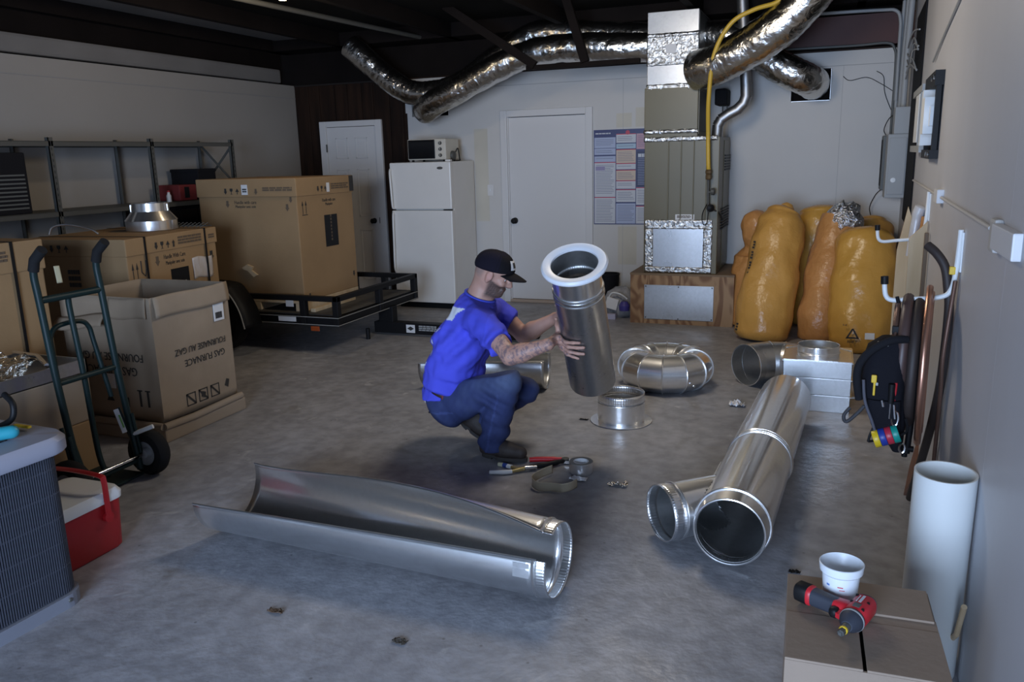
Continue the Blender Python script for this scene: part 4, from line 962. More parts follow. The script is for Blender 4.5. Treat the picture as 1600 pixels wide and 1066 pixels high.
# bagged odds and ends between the door and the plywood box
t = thing('clear_bag', 'clear plastic bag of odds and ends on the floor left of the plywood box', 'bag', (-1.95, 7.9, 0))
m_ = MB(); m_.lathe([(0, 0), (.14, .0), (.17, .06), (.165, .16), (.12, .25), (.06, .29), (0, .30)], 36, Matrix.Translation((-1.95, 7.95, 0)))
for i, v in enumerate(m_.v): m_.v[i] = v+Vector((noise.noise(v*9), noise.noise(v*9+Vector((5, 0, 0))), .6*noise.noise(v*11)))*.045*(1 if v.z > .01 else .3)
m_.build('film', CLEAR_BAG, t, True, angle=80)
m_ = MB(); m_.cbox(-.06, .06, -.01, .01, 0, .11, .003, Matrix.Translation((-2.0, 7.755, .10)) @ Matrix.Rotation(.25, 4, 'Y')); m_.build('white_card', WHITE_PRINT, t)
m_ = MB(); m_.cbox(-.06, .06, -.03, .03, 0, .055, .004, Matrix.Translation((-2.0, 7.73, .0))); m_.build('small_box', mat('pale_violet_box', (.45, .45, .6), .6), t)
m_ = MB(); m_.lathe([(0, 0), (.05, 0), (.055, .05), (.03, .09), (0, .09)], 14, Matrix.Translation((-1.86, 7.75, .09))); m_.build('blue_part', mat('navy_plastic', (.06, .05, .25), .4), t, True)
m_ = MB(); m_.tube(smooth_path([(-2.03, 7.78, .2), (-1.98, 7.75, .26), (-1.9, 7.75, .25), (-1.84, 7.78, .2)], 6), .008, 6); m_.build('strap', WHITE_PLASTIC, t, True)
t = thing('waste_bin', 'dark bin standing by the wall behind the held pipe', 'bin', (-2.14, 8.2, 0))
m_ = MB(); m_.lathe([(0, 0), (.09, 0), (.115, .36), (.12, .36), (.12, .375), (.105, .375), (.085, .02), (0, .02)], 28, Matrix.Translation((-2.16, 8.28, 0))); m_.build('body', BLACK_MATTE, t, True)
# ------------------------------------------------------------------ hand truck
t = thing('hand_truck', 'dark green steel hand truck with pneumatic wheels standing by the cartons', 'hand truck', (-3.38, 2.855, 0))
def rail(y):
    m_ = MB(); m_.tube(smooth_path([(-3.31, y, .05), (-3.325, y, .16), (-3.38, y, .6), (-3.415, y, 1.0), (-3.425, y, 1.12), (-3.405, y, 1.19), (-3.35, y, 1.235)], 6), .017, 12)
    o = m_.build('side_rail', GREEN_PAINT, t, True)
    m_ = MB(); m_.tube([(-3.422, y, 1.14), (-3.405, y, 1.19), (-3.345, y, 1.24)], .024, 12); m_.build('hand_grip', RUBBER, o, True)
for y in (2.68, 3.03): rail(y)
def cross(z, x, r=.014): 
    m_ = MB(); m_.tube([(x, 2.68, z), (x, 3.03, z)], r, 10); m_.build('cross_bar', GREEN_PAINT, t, True)
cross(1.0, -3.418, .017); cross(.60, -3.383); cross(.10, -3.318)
m_ = MB(); m_.tube(smooth_path([(-3.425, 2.855, 1.0), (-3.44, 2.855, .95), (-3.41, 2.855, .6), (-3.39, 2.855, .22), (-3.36, 2.855, .10), (-3.34, 2.855, .07)], 6), .014, 10); m_.build('centre_bar', GREEN_PAINT, t, True)
m_ = MB(); m_.tube(smooth_path([(-3.35, 2.735, .10), (-3.42, 2.735, .35), (-3.45, 2.735, .74), (-3.46, 2.75, .82), (-3.465, 2.80, .855), (-3.465, 2.92, .855), (-3.46, 2.965, .82), (-3.45, 2.975, .74), (-3.40, 2.99, .45)], 6), .012, 10); m_.build('inner_loop', GREEN_PAINT, t, True)
m_ = MB(); m_.cbox(-3.62, -3.31, 2.66, 3.05, .012, .024, .004); m_.build('toe_plate', GREEN_PAINT, t)
m_ = MB(); m_.tube([(-3.30, 2.60, .125), (-3.30, 3.12, .125)], .010, 10); m_.build('axle', CHROME, t, True)
for y in (2.61, 3.09):
    A = axes((-3.30, y, .125), (0, -1, 0)); sgn = 1
    m_ = MB(); m_.lathe([(.065, -.032), (.085, -.042), (.11, -.036), (.123, -.018), (.125, 0), (.123, .018), (.11, .036), (.085, .042), (.065, .032)], 32, A); w_ = m_.build('tire', RUBBER, t, True)
    m_ = MB(); m_.lathe([(.066, -.03), (.06, -.015), (.03, -.012), (.024, -.04), (.0, -.042)], 24, A); m_.lathe([(.066, .03), (.06, .015), (.03, .012), (.024, .04), (.0, .042)], 24, A); m_.build('hub', GREY_BOX, w_, True)
    yy = y-.05 if y > 2.9 else y+.05
    m_ = MB(); m_.tube([(-3.40, yy-.02*(1 if y > 2.9 else -1), .38), (-3.335, yy, .16), (-3.30, yy, .125)], .010, 8); m_.build('wheel_bracket', GREEN_PAINT, t, True)
    m_ = MB(); m_.tube([(-3.335, yy, .35), (-3.305, yy, .14)], .011, 8); m_.build('wheel_bracket', GREEN_PAINT, t, True)
m_ = MB(); m_.cbox(-.012, .012, -.006, .006, 0, .13, .003, axes((-3.352, 3.0, .255), (-.35, 0, 1))); m_.build('sticker', WHITE_PRINT, t)
m_ = MB(); m_.cbox(-.004, .004, -.0075, .0, .03, .10, .002, axes((-3.343, 3.0, .255), (-.35, 0, 1))); m_.build('green_mark', mat('green_print', (.15, .35, .08), .6), t)
m_ = MB(); m_.tube([(-3.33, 3.03, .24), (-3.24, 3.08, .275)], .012, 8); m_.build('grip_lever', WHITE_PLASTIC, t, True)

# ------------------------------------------------------------------ condenser unit
t = thing('condenser_unit', 'grey outdoor condenser unit with louvred sides at the lower left corner', 'condenser', (-2.93, 1.68, 0))
def rrect(x0, x1, y0, y1, r, n=7):
    o = []
    for (cx, cy, a) in ((x1-r, y1-r, 0), (x0+r, y1-r, 90), (x0+r, y0+r, 180), (x1-r, y0+r, 270)):
        for k in range(n+1):
            q = math.radians(a+90*k/n); o.append((cx+r*math.cos(q), cy+r*math.sin(q)))
    return o
ax0, ax1, ay0, ay1 = -3.27, -2.575, 1.33, 2.02
MA = Matrix.Translation((-2.57, 2.03, 0)) @ Matrix.Rotation(math.radians(-3), 4, 'Z') @ Matrix.Translation((2.57, -2.03, 0))
m_ = MB(); m_.prism(rrect(ax0-.02, ax1+.015, ay0-.02, ay1+.015, .09), 0.0, .05, MA); m_.build('base_pan', AC_GREY, t)
m_ = MB(); m_.prism(rrect(ax0+.015, ax1-.015, ay0+.015, ay1-.015, .075), .05, .61, MA); m_.build('coil', AC_FIN, t)
out = rrect(ax0, ax1, ay0, ay1, .08, 9)
# louver wires
L_ = []; tot = 0
for i in range(len(out)):
    a = Vector(out[i]); b = Vector(out[(i+1) % len(out)]); L_.append((a, b, (b-a).length)); tot += (b-a).length
m_ = MB(); s = 0; k = 0
for (a, b, l) in L_:
    while s < l:
        p = a.lerp(b, s/l); d = (b-a).normalized(); nrm = Vector((d.y, -d.x))
        M = MA @ Matrix(((d.x, nrm.x, 0, p.x), (d.y, nrm.y, 0, p.y), (0, 0, 1, 0), (0, 0, 0, 1)))
        m_.box(-.0022, .0022, -.012, .003, .055, .605, M); s += .0092
    s -= l
o_ = m_.build('louver_bars', AC_GRILLE, t); o_['kind'] = 'stuff'
for z_ in (.155, .25, .345, .44, .535):
    m_ = MB(); m_.prism(rrect(ax0-.002, ax1+.002, ay0-.002, ay1+.002, .08), z_, z_+.007, MA); m_.build('louver_band', AC_FIN, t)
# corner post on the right back edge
# top cover with fan opening
cx, cy = (ax0+ax1)/2, (ay0+ay1)/2
o1 = rrect(ax0-.04, ax1+.04, ay0-.04, ay1+.04, .10, 11); n_ = len(o1)
def ang_sorted(r): return [(cx+r*math.cos(math.atan2(y-cy, x-cx)), cy+r*math.sin(math.atan2(y-cy, x-cx))) for x, y in o1]
prof = [([(x, y) for x, y in rrect(ax0-.035, ax1+.035, ay0-.035, ay1+.035, .10, 11)], .598), (o1, .605), (o1, .645), ([(cx+(x-cx)*.965, cy+(y-cy)*.965) for x, y in o1], .662), (ang_sorted(.342), .672), (ang_sorted(.332), .666), (ang_sorted(.328), .60)]
vs = []; fs = []
for (pl, z) in prof: vs += [MA @ Vector((x, y, z)) for x, y in pl]
for j in range(len(prof)-1):
    for i in range(n_): fs.append((j*n_+i, j*n_+(i+1) % n_, (j+1)*n_+(i+1) % n_, (j+1)*n_+i))
m_ = MB(); m_.add(vs, fs); tc_ = m_.build('top_cover', AC_LID, t, True, angle=40)
m_ = MB()
for k in range(10):
    r = .03+k*.032; m_.tube([MA @ Vector((cx+r*math.cos(a*2*PI/40), cy+r*math.sin(a*2*PI/40), .655)) for a in range(40)], .003, 5, closed=True)
for k in range(8):
    a = k*PI/4; m_.tube([MA @ Vector((cx+.02*math.cos(a), cy+.02*math.sin(a), .65)), MA @ Vector((cx+.335*math.cos(a), cy+.335*math.sin(a), .652))], .004, 5)
o_ = m_.build('fan_guard', BLACK, t)
for k in range(3):
    a = k*2*PI/3+.4; m_ = MB()
    m_.grid(lambda u, v: MA @ Vector((cx+(.05+.21*u)*math.cos(a+(v-.5)*1.3), cy+(.05+.21*u)*math.sin(a+(v-.5)*1.3), .58+.05*(v-.5))), 6, 6)
    m_.build('fan_blade', AC_GREY, t, True, solid=.003)
m_ = MB(); m_.lathe([(0, .62), (.05, .62), (.05, .52), (0, .52)], 18, MA @ Matrix.Translation((cx, cy, 0))); m_.build('fan_motor', BLACK, t)
for (q, z_) in ((.25, .03), (.62, .03)):
    m_ = MB(); m_.lathe([(.009, 0), (.007, .004), (0, .005)], 8, axes(MA @ Vector((ax1+.015, ay0+q, z_)), (1, 0, 0))); m_.build('screw', GREY_STEEL, t)
t = thing('turquoise_tool', 'turquoise handled tool lying on top of the condenser unit at the left edge', 'tool', (-2.72, 1.83, .677))
m_ = MB(); m_.tube(smooth_path([(-2.84, 1.70, .685), (-2.78, 1.79, .687), (-2.735, 1.86, .687), (-2.715, 1.895, .684)], 5), [.024]*3+[.025]*5+[.024]*5+[.021, .017, .010], 12); m_.build('handle', mat('turquoise_plastic', (.03, .30, .38), .35), t, True)
m_ = MB(); m_.tube(smooth_path([(-2.90, 1.93, .672), (-2.85, 1.93, .68), (-2.80, 1.94, .71), (-2.80, 1.95, .76), (-2.85, 1.96, .79)], 5), .011, 8); m_.build('cable', BLACK, t, True)
m_ = MB(); m_.cbox(-2.84, -2.76, 1.965, 1.98, .664, .674, .004); m_.build('tip', YELLOW2, t)

t.location += Vector((.075, .02, .012))
# ------------------------------------------------------------------ cooler
t = thing('picnic_cooler', 'red picnic cooler with a white lid and red bail handle behind the condenser', 'cooler', (-2.93, 2.2, 0))
def rr(x0, x1, y0, y1, r): return rrect(x0, x1, y0, y1, r, 6)
def loft(name, secs, m, par, close=True):
    n = len(secs[0][0]); vs = []; fs = []
    for pl, z in secs: vs += [(x, y, z) for x, y in pl]
    for j in range(len(secs)-1):
        for i in range(n): fs.append((j*n+i, j*n+(i+1) % n, (j+1)*n+(i+1) % n, (j+1)*n+i))
    if close: fs.append(tuple(range(n))[::-1]); fs.append(tuple((len(secs)-1)*n+i for i in range(n)))
    q = MB(); q.add(vs, fs); return q.build(name, m, par, True, angle=40)
kx0, kx1, ky0, ky1 = -3.08, -2.775, 2.085, 2.43
loft('body', [(rr(kx0+.02, kx1-.02, ky0+.02, ky1-.02, .03), 0), (rr(kx0+.01, kx1-.01, ky0+.01, ky1-.01, .035), .012), (rr(kx0, kx1, ky0, ky1, .04), .222)], RED_PLASTIC, t)
loft('lid', [(rr(kx0-.006, kx1+.006, ky0-.006, ky1+.006, .04), .224), (rr(kx0-.008, kx1+.008, ky0-.008, ky1+.008, .04), .25), (rr(kx0+.005, kx1-.005, ky0+.005, ky1-.005, .04), .272), (rr(kx0+.03, kx1-.03, ky0+.03, ky1-.03, .03), .278)], WHITE_PLASTIC, t)
yk = 2.335
m_ = MB(); pts = smooth_path([(kx1+.012, yk, .155), (kx1+.012, yk, .26), (kx1+.010, yk, .325), (kx1-.01, yk, .345), (-2.93, yk, .352), (kx0+.01, yk, .345), (kx0-.010, yk, .325), (kx0-.012, yk, .26), (kx0-.012, yk, .155)], 5)
m_.tube(pts, .012, 6, exact=True)
for i, v in enumerate(m_.v):
    c = pts[i//6]; d = v-c; m_.v[i] = c+Vector((d.x*.5, d.y*1.3, d.z*.6))
m_.build('bail_handle', RED_PLASTIC, t, True)
m_ = MB(); m_.lathe([(0, 0), (.022, 0), (.022, .016), (0, .018)], 16, axes((kx1+.0, yk, .165), (1, 0, 0))); m_.build('pivot', RED_PLASTIC, t, True)

# ------------------------------------------------------------------ sheet metal duct work on the floor
def open_duct(name, label, A, B, RA, RB, ang, seed=0, crimp=True, up=(0, 0, 1), mo=GALV, lift=0.0):
    """round duct with its seam sprung open: section at A (flared) to B (nearly closed); ang = (nearA, farA, nearB, farB) in degrees from the bottom"""
    t = thing(name, label, 'duct', ((A[0]+B[0])/2, (A[1]+B[1])/2, 0))
    A = Vector(A); B = Vector(B); ax = (B-A).normalized(); side = Vector((-ax.y, ax.x, 0)).normalized()
    if side.y < 0: side = -side
    def P(s, w):
        R = RA+(RB-RA)*(s**.8); n0 = ang[0]+(ang[2]-ang[0])*s; n1 = ang[1]+(ang[3]-ang[1])*(s**1.5)
        th = math.radians(n0+(n1-n0)*w); c = A.lerp(B, s); c = Vector((c.x, c.y, R+lift+.003))
        return c+side*(R*math.sin(th))-Vector((0, 0, R*math.cos(th)))
    m_ = MB(); m_.grid(lambda u, v: P(u, v), 40, 44); m_.build('sheet', mo, t, True, solid=.0022, angle=60)
    # folded seam lips
    for w, nm in ((0.0, 'seam_lip'), (1.0, 'seam_lip')):
        m_ = MB(); m_.tube([P(k/40, w) for k in range(41)], .005, 6); m_.build(nm, GALV2, t, True)
    if crimp:
        m_ = MB()
        def C_(u, v):
            p = P(1.0, v); c = Vector((B.x, B.y, RB+lift+.003)); d = (p-c)
            k = 1+.0035*math.sin(v*2*PI*64)*(0.2+.8*u)+.004
            return c+d*k*(1-.03*u)+ax*(.045*u-.006)
        m_.grid(C_, 4, 360); m_.build('crimped_end', GALV, t, True, solid=.002, angle=80)
        m_ = MB(); m_.tube([P(.992, k/60)+(P(.992, k/60)-Vector((A.lerp(B, .992).x, A.lerp(B, .992).y, RB))).normalized()*.002 for k in range(61)], .005, 6); m_.build('end_bead', GALV2, t, True)
    return t, P
t, P_ = open_duct('open_duct', 'long galvanised duct sheet with its seam sprung open in the foreground', (-2.46, 2.70, 0), (-.905, 2.615, 0), .195, .142, (-88, 100, -112, 205))
m_ = MB(); p0 = P_(.945, .02); p1 = P_(.985, .02); m_.hexa([p0+Vector((0, -.003, 0)), p1+Vector((0, -.003, 0)), p1, p0, P_(.945, .09)+Vector((0, -.004, 0)), P_(.985, .09)+Vector((0, -.004, 0)), P_(.985, .09), P_(.945, .09)]); m_.build('lock_tab', GALV_DULL, t)
t, P_ = open_duct('open_duct', 'open galvanised duct sheet lying on the floor behind the crouching man', (-2.68, 5.08, 0), (-1.80, 5.22, 0), .17, .15, (-100, 95, -120, 120), crimp=False, mo=GALV_DULL)

def pipe(t, name, a, b, r, m, r2=None, hole=None, th=.0025, n=56, k=20, inner=GALV_IN):
    """open tube between a and b; hole = (point, axis, radius) leaves out the faces inside that cylinder"""
    a = Vector(a); b = Vector(b); L = (b-a).length; M = axes(a, b-a); r2 = r if r2 is None else r2
    mb = MB()
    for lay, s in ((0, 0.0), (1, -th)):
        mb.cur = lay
        base = len(mb.v); vs = []
        for j in range(k+1):
            R = r+(r2-r)*j/k+s
            for i in range(n): vs.append(M @ Vector((R*math.cos(2*PI*i/n), R*math.sin(2*PI*i/n), L*j/k)))
        fs = []
        for j in range(k):
            for i in range(n):
                f = (j*n+i, j*n+(i+1) % n, (j+1)*n+(i+1) % n, (j+1)*n+i)
                if hole:
                    c = sum((vs[q] for q in f), Vector())/4; d = c-Vector(hole[0]); h = Vector(hole[1]).normalized()
                    if 0 < d.dot(h) < hole[3] and (d-h*d.dot(h)).length < hole[2]: continue
                fs.append(f)
        mb.add(vs, fs)
    mb.cur = 0
    for j in (0, k):
        R = r+(r2-r)*j/k; vs = []
        for i in range(n):
            q = 2*PI*i/n; vs += [M @ Vector((R*math.cos(q), R*math.sin(q), L*j/k)), M @ Vector(((R-th)*math.cos(q), (R-th)*math.sin(q), L*j/k))]
        mb.add(vs, [(2*i, 2*((i+1) % n), 2*((i+1) % n)+1, 2*i+1) for i in range(n)])
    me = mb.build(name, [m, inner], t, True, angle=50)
    return me
def bead(t, name, c, ax, r, w=.007, m=GALV2):
    M = axes(c, ax); q = MB(); q.tube([M @ Vector((r*math.cos(2*PI*i/56), r*math.sin(2*PI*i/56), 0)) for i in range(56)], w, 8, closed=True)
    return q.build(name, m, t, True)
def crimped(t, name, a, ax, r, L, m, n=64, inner=GALV_IN):
    M = axes(a, ax); q = MB()
    def fn(u, v):
        R = r*(1+.0032*math.sin(u*2*PI*n)*(1-.35*v))
        return M @ Vector((R*math.cos(2*PI*u), R*math.sin(2*PI*u), L*v))
    q.grid(fn, n*6, 3, closed_u=True); return q.build(name, m, t, True, solid=.0022, angle=80)

# wye with its straight pipe
t = thing('wye_duct', 'large galvanised wye duct with a side branch and long straight pipe lying on the right', 'duct', (-.26, 3.9, 0))
d_ = Vector((.055, 1, 0)).normalized(); a0 = Vector((-.305, 3.02, .150)); br = Vector((.75, .66, 0)).normalized(); e0 = Vector((-.60, 3.16, .128))
hole = (e0, br, .112, .43)
pipe(t, 'wye_body', a0+d_*.075, a0+d_*.82, .1475, GALV2, hole=hole, k=60, n=90)
pipe(t, 'end_collar', a0+d_*.0, a0+d_*.09, .136, GALV2, .1475, k=4)
bead(t, 'collar_bead', a0+d_*.003, d_, .136, .005); bead(t, 'collar_bead', a0+d_*.085, d_, .148, .006); bead(t, 'collar_bead', a0+d_*.10, d_, .1478, .003)
crimped(t, 'inner_crimp', a0+d_*.01, d_, .131, .04, GALV_IN)
b1 = a0+d_*.82
pipe(t, 'straight_pipe', b1, b1+d_*1.08, .147, GALV2, .146)
bead(t, 'joint_bead', b1, d_, .150, .006); bead(t, 'joint_bead', b1+d_*.025, d_, .149, .005); bead(t, 'joint_bead', b1-d_*.02, d_, .149, .004)
m_ = MB(); M = axes(b1, d_); m_.box(-.004, .004, .146, .150, .02, 1.07, M @ Matrix.Rotation(2.6, 4, 'Z')); m_.build('lock_seam', GALV2, t)
# branch: leave out what lies inside the main
n_ = 64; k_ = 40; Mb = axes(e0, br); Lb = .46; mb = MB()
for lay, s in ((0, 0), (1, -.0025)):
    mb.cur = lay; vs = [Mb @ Vector(((.1165+s)*math.cos(2*PI*i/n_), (.1165+s)*math.sin(2*PI*i/n_), .05+Lb*j/k_)) for j in range(k_+1) for i in range(n_)]
    fs = []
    for j in range(k_):
        for i in range(n_):
            f = (j*n_+i, j*n_+(i+1) % n_, (j+1)*n_+(i+1) % n_, (j+1)*n_+i); c = sum((vs[q] for q in f), Vector())/4-a0
            if (c-d_*c.dot(d_)).length < .147: continue
            if c.x > 0 and (c-d_*c.dot(d_)).dot(Vector((1, 0, 0))) > 0: continue
            fs.append(f)
    mb.add(vs, fs)
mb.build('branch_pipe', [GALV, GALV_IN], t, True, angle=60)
crimped(t, 'branch_crimp', e0, br, .1185, .055, GALV); bead(t, 'branch_bead', e0+br*.065, br, .119, .005); bead(t, 'branch_bead', e0+br*.002, br, .118, .003)
m_ = MB(); m_.tube(smooth_path([a0+d_*.22+Vector((-.145, 0, .03)), a0+d_*.35+Vector((-.14, 0, .05)), a0+d_*.58+Vector((-.135, 0, .06))], 6), .006, 6); m_.build('saddle_seam', GALV2, t, True)

# gored elbow lying behind the wye
t = thing('round_elbow', 'gored round elbow lying open-mouthed behind the wye duct', 'duct fitting', (-.40, 5.8, 0))
R_ = .20; c0 = Vector((-.434, 5.755, .146)); dv = Vector((.66, .75, 0)).normalized()
pv = Vector((dv.y, -dv.x, 0))          # bends towards the wall on the right
cen = c0+pv*R_*1.0
last = None; ng = 3
for k in range(ng+1):
    a = k/ng*PI/2*.95
    c = cen-pv*R_*math.cos(a)+dv*R_*math.sin(a); tg_ = dv*math.cos(a)+pv*math.sin(a)
    if last is not None:
        pipe(t, 'gore', last[0]-last[1]*.032, c+tg_*.004, .1435, GALV_DULL, k=3, n=44); bead(t, 'gore_bead', c, tg_, .144, .0035)
    else:
        pipe(t, 'mouth', c-dv*.10, c, .1435, GALV_DULL, k=3, n=44); bead(t, 'mouth_bead', c-dv*.10, dv, .1445, .003)
    last = (c, tg_)

# doughnut of gored elbows
t = thing('gored_elbows', 'doughnut of shiny gored duct elbows lying flat behind the flanged collar', 'duct fitting', (-1.035, 5.53, 0))
RT, rt, NG, NS = .20, .128, 12, 28
for g in range(NG):
    t0, t1 = 2*PI*g/NG+.13, 2*PI*(g+1)/NG+.13; q = MB(); tm = (t0+t1)/2
    def sec(th, i):
        # mitred section plane at th of straight cylinder along chord
        a = 2*PI*i/NS; rr_ = rt*math.cos(a); z = rt*math.sin(a)+rt+.003
        # straight gore: constant distance from the chord direction
        R = (RT+rr_); Rm = R*math.cos((t1-t0)/2)
        rad = R
        return Vector((-1.035+rad*math.cos(th), 5.53+rad*math.sin(th), z))
    vs = [sec(t0, i) for i in range(NS)]+[sec(t1, i) for i in range(NS)]
    q.add(vs, [(i, (i+1) % NS, NS+(i+1) % NS, NS+i) for i in range(NS)]); q.build('gore', GALV2 if g % 2 else GALV, t, True, angle=60)
    c = Vector((-1.035+RT*math.cos(t0), 5.53+RT*math.sin(t0), rt+.003)); bead(t, 'gore_bead', c, (-math.sin(t0), math.cos(t0), 0), rt+.003, .005)
m_ = MB()
for g in (2, 6, 10):
    a = 2*PI*g/NG+.3; m_.lathe([(0, .006), (.008, .004), (.009, 0)], 8, axes((-1.035+(RT+rt*.97)*math.cos(a), 5.53+(RT+rt*.97)*math.sin(a), .07), (math.cos(a), math.sin(a), 0)))
m_.build('rivet', GALV2, t)

# flanged starting collar
t = thing('flanged_collar', 'round flanged take-off collar standing on the floor in front of the gored elbows', 'duct fitting', (-1.14, 4.68, 0))
T_ = Matrix.Translation((-1.14, 4.68, 0))
m_ = MB(); m_.lathe([(.14, .001), (.187, .001), (.189, .004), (.187, .007), (.143, .007)], 56, T_); m_.build('flange', GALV2, t, True)
pipe(t, 'collar', (-1.14, 4.68, .003), (-1.14, 4.68, .125), .143, GALV2, k=4); bead(t, 'collar_bead', (-1.14, 4.68, .125), (0, 0, 1), .1435, .004)
crimped(t, 'crimped_rim', (-1.14, 4.68, .128), (0, 0, 1), .1405, .055, GALV, 64)

# pipe in the man's hands
t = thing('held_pipe', 'galvanised pipe with a bright flanged collar held tilted by the crouching man', 'duct', (-1.115, 3.8, .44))
pT, pB = Vector((-1.105, 3.62, 1.094)), Vector((-1.128, 4.0, .44)); ax_ = (pB-pT).normalized()
pipe(t, 'pipe_body', pT+ax_*.14, pB, .121, GALV_DULL, .122); pipe(t, 'collar', pT, pT+ax_*.16, .118, GALV, k=4)
bead(t, 'collar_bead', pT+ax_*.125, ax_, .1205, .005); bead(t, 'collar_bead', pT+ax_*.16, ax_, .1215, .004)
crimped(t, 'inner_crimp', pT+ax_*.085, ax_, .112, .06, GALV_IN, 64)
m_ = MB(); m_.lathe([(.112, -.005), (.112, -.016), (.122, -.022), (.150, -.022), (.158, -.012), (.158, -.004), (.150, .002), (.118, .002)], 60, axes(pT, ax_)); m_.build('flange', mat('flange_white_reflection', (.80, .82, .86), .38, .0), t, True)  # flange coloured white to imitate its bright metallic reflection
m_ = MB(); m_.box(-.004, .004, .119, .124, .15, .74, axes(pT, ax_) @ Matrix.Rotation(-.9, 4, 'Z')); m_.build('lock_seam', GALV, t)

# stack of square boots
for k, lb in enumerate(('bottom square galvanised duct boot of the stack of three', 'middle square galvanised duct boot of the stack of three', 'top square galvanised duct boot with a round collar')):
    z0 = .108*k; t = thing('duct_boot', lb, 'duct fitting', (-.035, 5.4, z0), 'stack of square duct boots')
    x0_, x1_, y0_, y1_ = -.235, .165, 5.2, 5.6
    m_ = MB(); e = .003
    for a in ((x0_, x1_, y0_, y0_+e), (x0_, x1_, y1_-e, y1_), (x0_, x0_+e, y0_, y1_), (x1_-e, x1_, y0_, y1_)): m_.box(*a, z0+.001, z0+.106)
    m_.build('side_wall', GALV_DULL, t)
    m_ = MB(); m_.box(x0_-.006, x1_+.006, y0_-.006, y1_+.006, z0+.101, z0+.104); m_.build('rolled_edge', GALV2, t)
    if k == 2:
        m_ = MB(); m_.box(x0_+.02, x1_-.02, y0_+.02, y1_-.02, z0+.098, z0+.105); m_.build('top_plate', GALV, t)
        T_ = (-.035, 5.4, z0+.104)
        pipe(t, 'collar', T_, (T_[0], T_[1], T_[2]+.062), .125, GALV2, k=3); bead(t, 'collar_bead', (T_[0], T_[1], T_[2]+.02), (0, 0, 1), .127, .005); bead(t, 'collar_bead', (T_[0], T_[1], T_[2]+.062), (0, 0, 1), .125, .003)
        for (a, b) in ((x0_, y0_), (x1_, y0_), (x0_, y1_), (x1_, y1_)):
            sx = 1 if a < 0 else -1; sy = 1 if b < 5.4 else -1
            m_ = MB(); m_.prism([(a, b), (a+sx*.08, b), (a, b+sy*.08)], z0+.105, z0+.109); m_.build('corner_tab', GALV2, t)
    if k < 2:
        m_ = MB(); m_.tube([(x1_, 5.28, z0+.08), (x1_+.05, 5.27, z0+.09)], .008, 8); m_.build('tie_tab', GALV2, t)
# ------------------------------------------------------------------ hooks, coils and lumber along the right wall
def hook(y, z, label):
    t = thing('storage_hook', label, 'hook', (wx(y)-.12, y, z))
    m_ = MB(); m_.tube(smooth_path([(wx(y)-.012, y-.02, z+.26), (wx(y)-.014, y-.01, z+.12), (wx(y)-.025, y, z+.03), (wx(y)-.06, y, z), (wx(y)-.16, y, z-.012), (wx(y)-.225, y, z-.018), (wx(y)-.25, y, z), (wx(y)-.258, y, z+.05)], 6), .0095, 10); m_.build('rod', WHITE_PLASTIC, t, True)
    m_ = MB(); m_.tube([(wx(y)-.257, y, z+.045), (wx(y)-.259, y, z+.075)], .0145, 10); m_.build('end_cap', BLACK, t, True)
    MB().cbox(wx(y)-.006, wx(y), y-.028, y-.01, z+.1, z+.25, .002).build('base_plate', WHITE_PLASTIC, t)
hook(3.47, 1.03, 'white bent storage hook holding the copper coils, nearer of two on the right wall')
hook(5.1, 1.09, 'white bent storage hook by the pine boards, farther of two on the right wall')
def coil(name, label, x, y, z, R, r, loops, m, seed=0):
    n = loops*40; pts = []
    for i in range(n+1):
        a = 2*PI*i/40+PI/2; q = (R-2.0*r*(i/40))*(1+.02*math.sin(2*a+seed)+.012*math.sin(i*.05+seed))
        pts.append((x+.004*math.sin(i*.11+seed)+.11*q*.92*math.cos(a), y+q*.92*math.cos(a), z-(2.0*r*(i/40))*.0+q*math.sin(a)))
    o = MB().tube(pts, r, 10).build(name, m, None, True); return tag(o, label, 'coil')
coil('tubing_coil', 'thin dark tubing coil at the tip of the nearer white hook', .261, 3.49, .82, .19, .0085, 2, COPPER_OLD, seed=1)
coil('insulated_coil', 'dark brown insulated line coil on the white hook, left of two thick coils', .294, 3.49, .79, .23, .021, 1, mat('brown_sleeve', (.075, .045, .04), .45), seed=2)
coil('insulated_coil', 'near-black insulated line coil on the white hook, right of two thick coils', .336, 3.49, .745, .265, .019, 1, COPPER_DARK, seed=3)
coil('copper_coil', 'bright copper pipe coil hanging on the white hook against the right wall', .372, 3.49, .745, .315, .0125, 3, COPPER, seed=4)
o = MB().tube(smooth_path([(.352, 3.55, 1.22), (.385, 3.52, 1.19), (.415, 3.50, 1.14), (.43, 3.49, 1.06), (.44, 3.49, .98), (.44, 3.50, .80), (.435, 3.52, .63), (.425, 3.66, .38), (.405, 3.90, .02)], 8), .017, 12).build('insulated_pipe', COPPER_DARK, None, True)
tag(o, 'long dark pipe arching from the nearer hook down to the floor by the right wall', 'pipe')
o = MB().tube(smooth_path([(.445, 3.43, 1.10), (.44, 3.44, 1.0), (.43, 3.45, .80), (.437, 3.48, .65), (.445, 3.55, .40), (.445, 3.58, .02)], 8), .008, 8).build('copper_pipe', COPPER_OLD, None, True)
tag(o, 'thin copper pipe standing by the right wall beside the long dark pipe', 'pipe')
tag(MB().cbox(-.01, .01, -.01, .012, 0, .03, .003, Matrix.Translation((.435, 3.46, 1.12))).build('yellow_clip', YELLOW2), 'tiny yellow clip on the thick pipe at the nearer hook', 'clip')
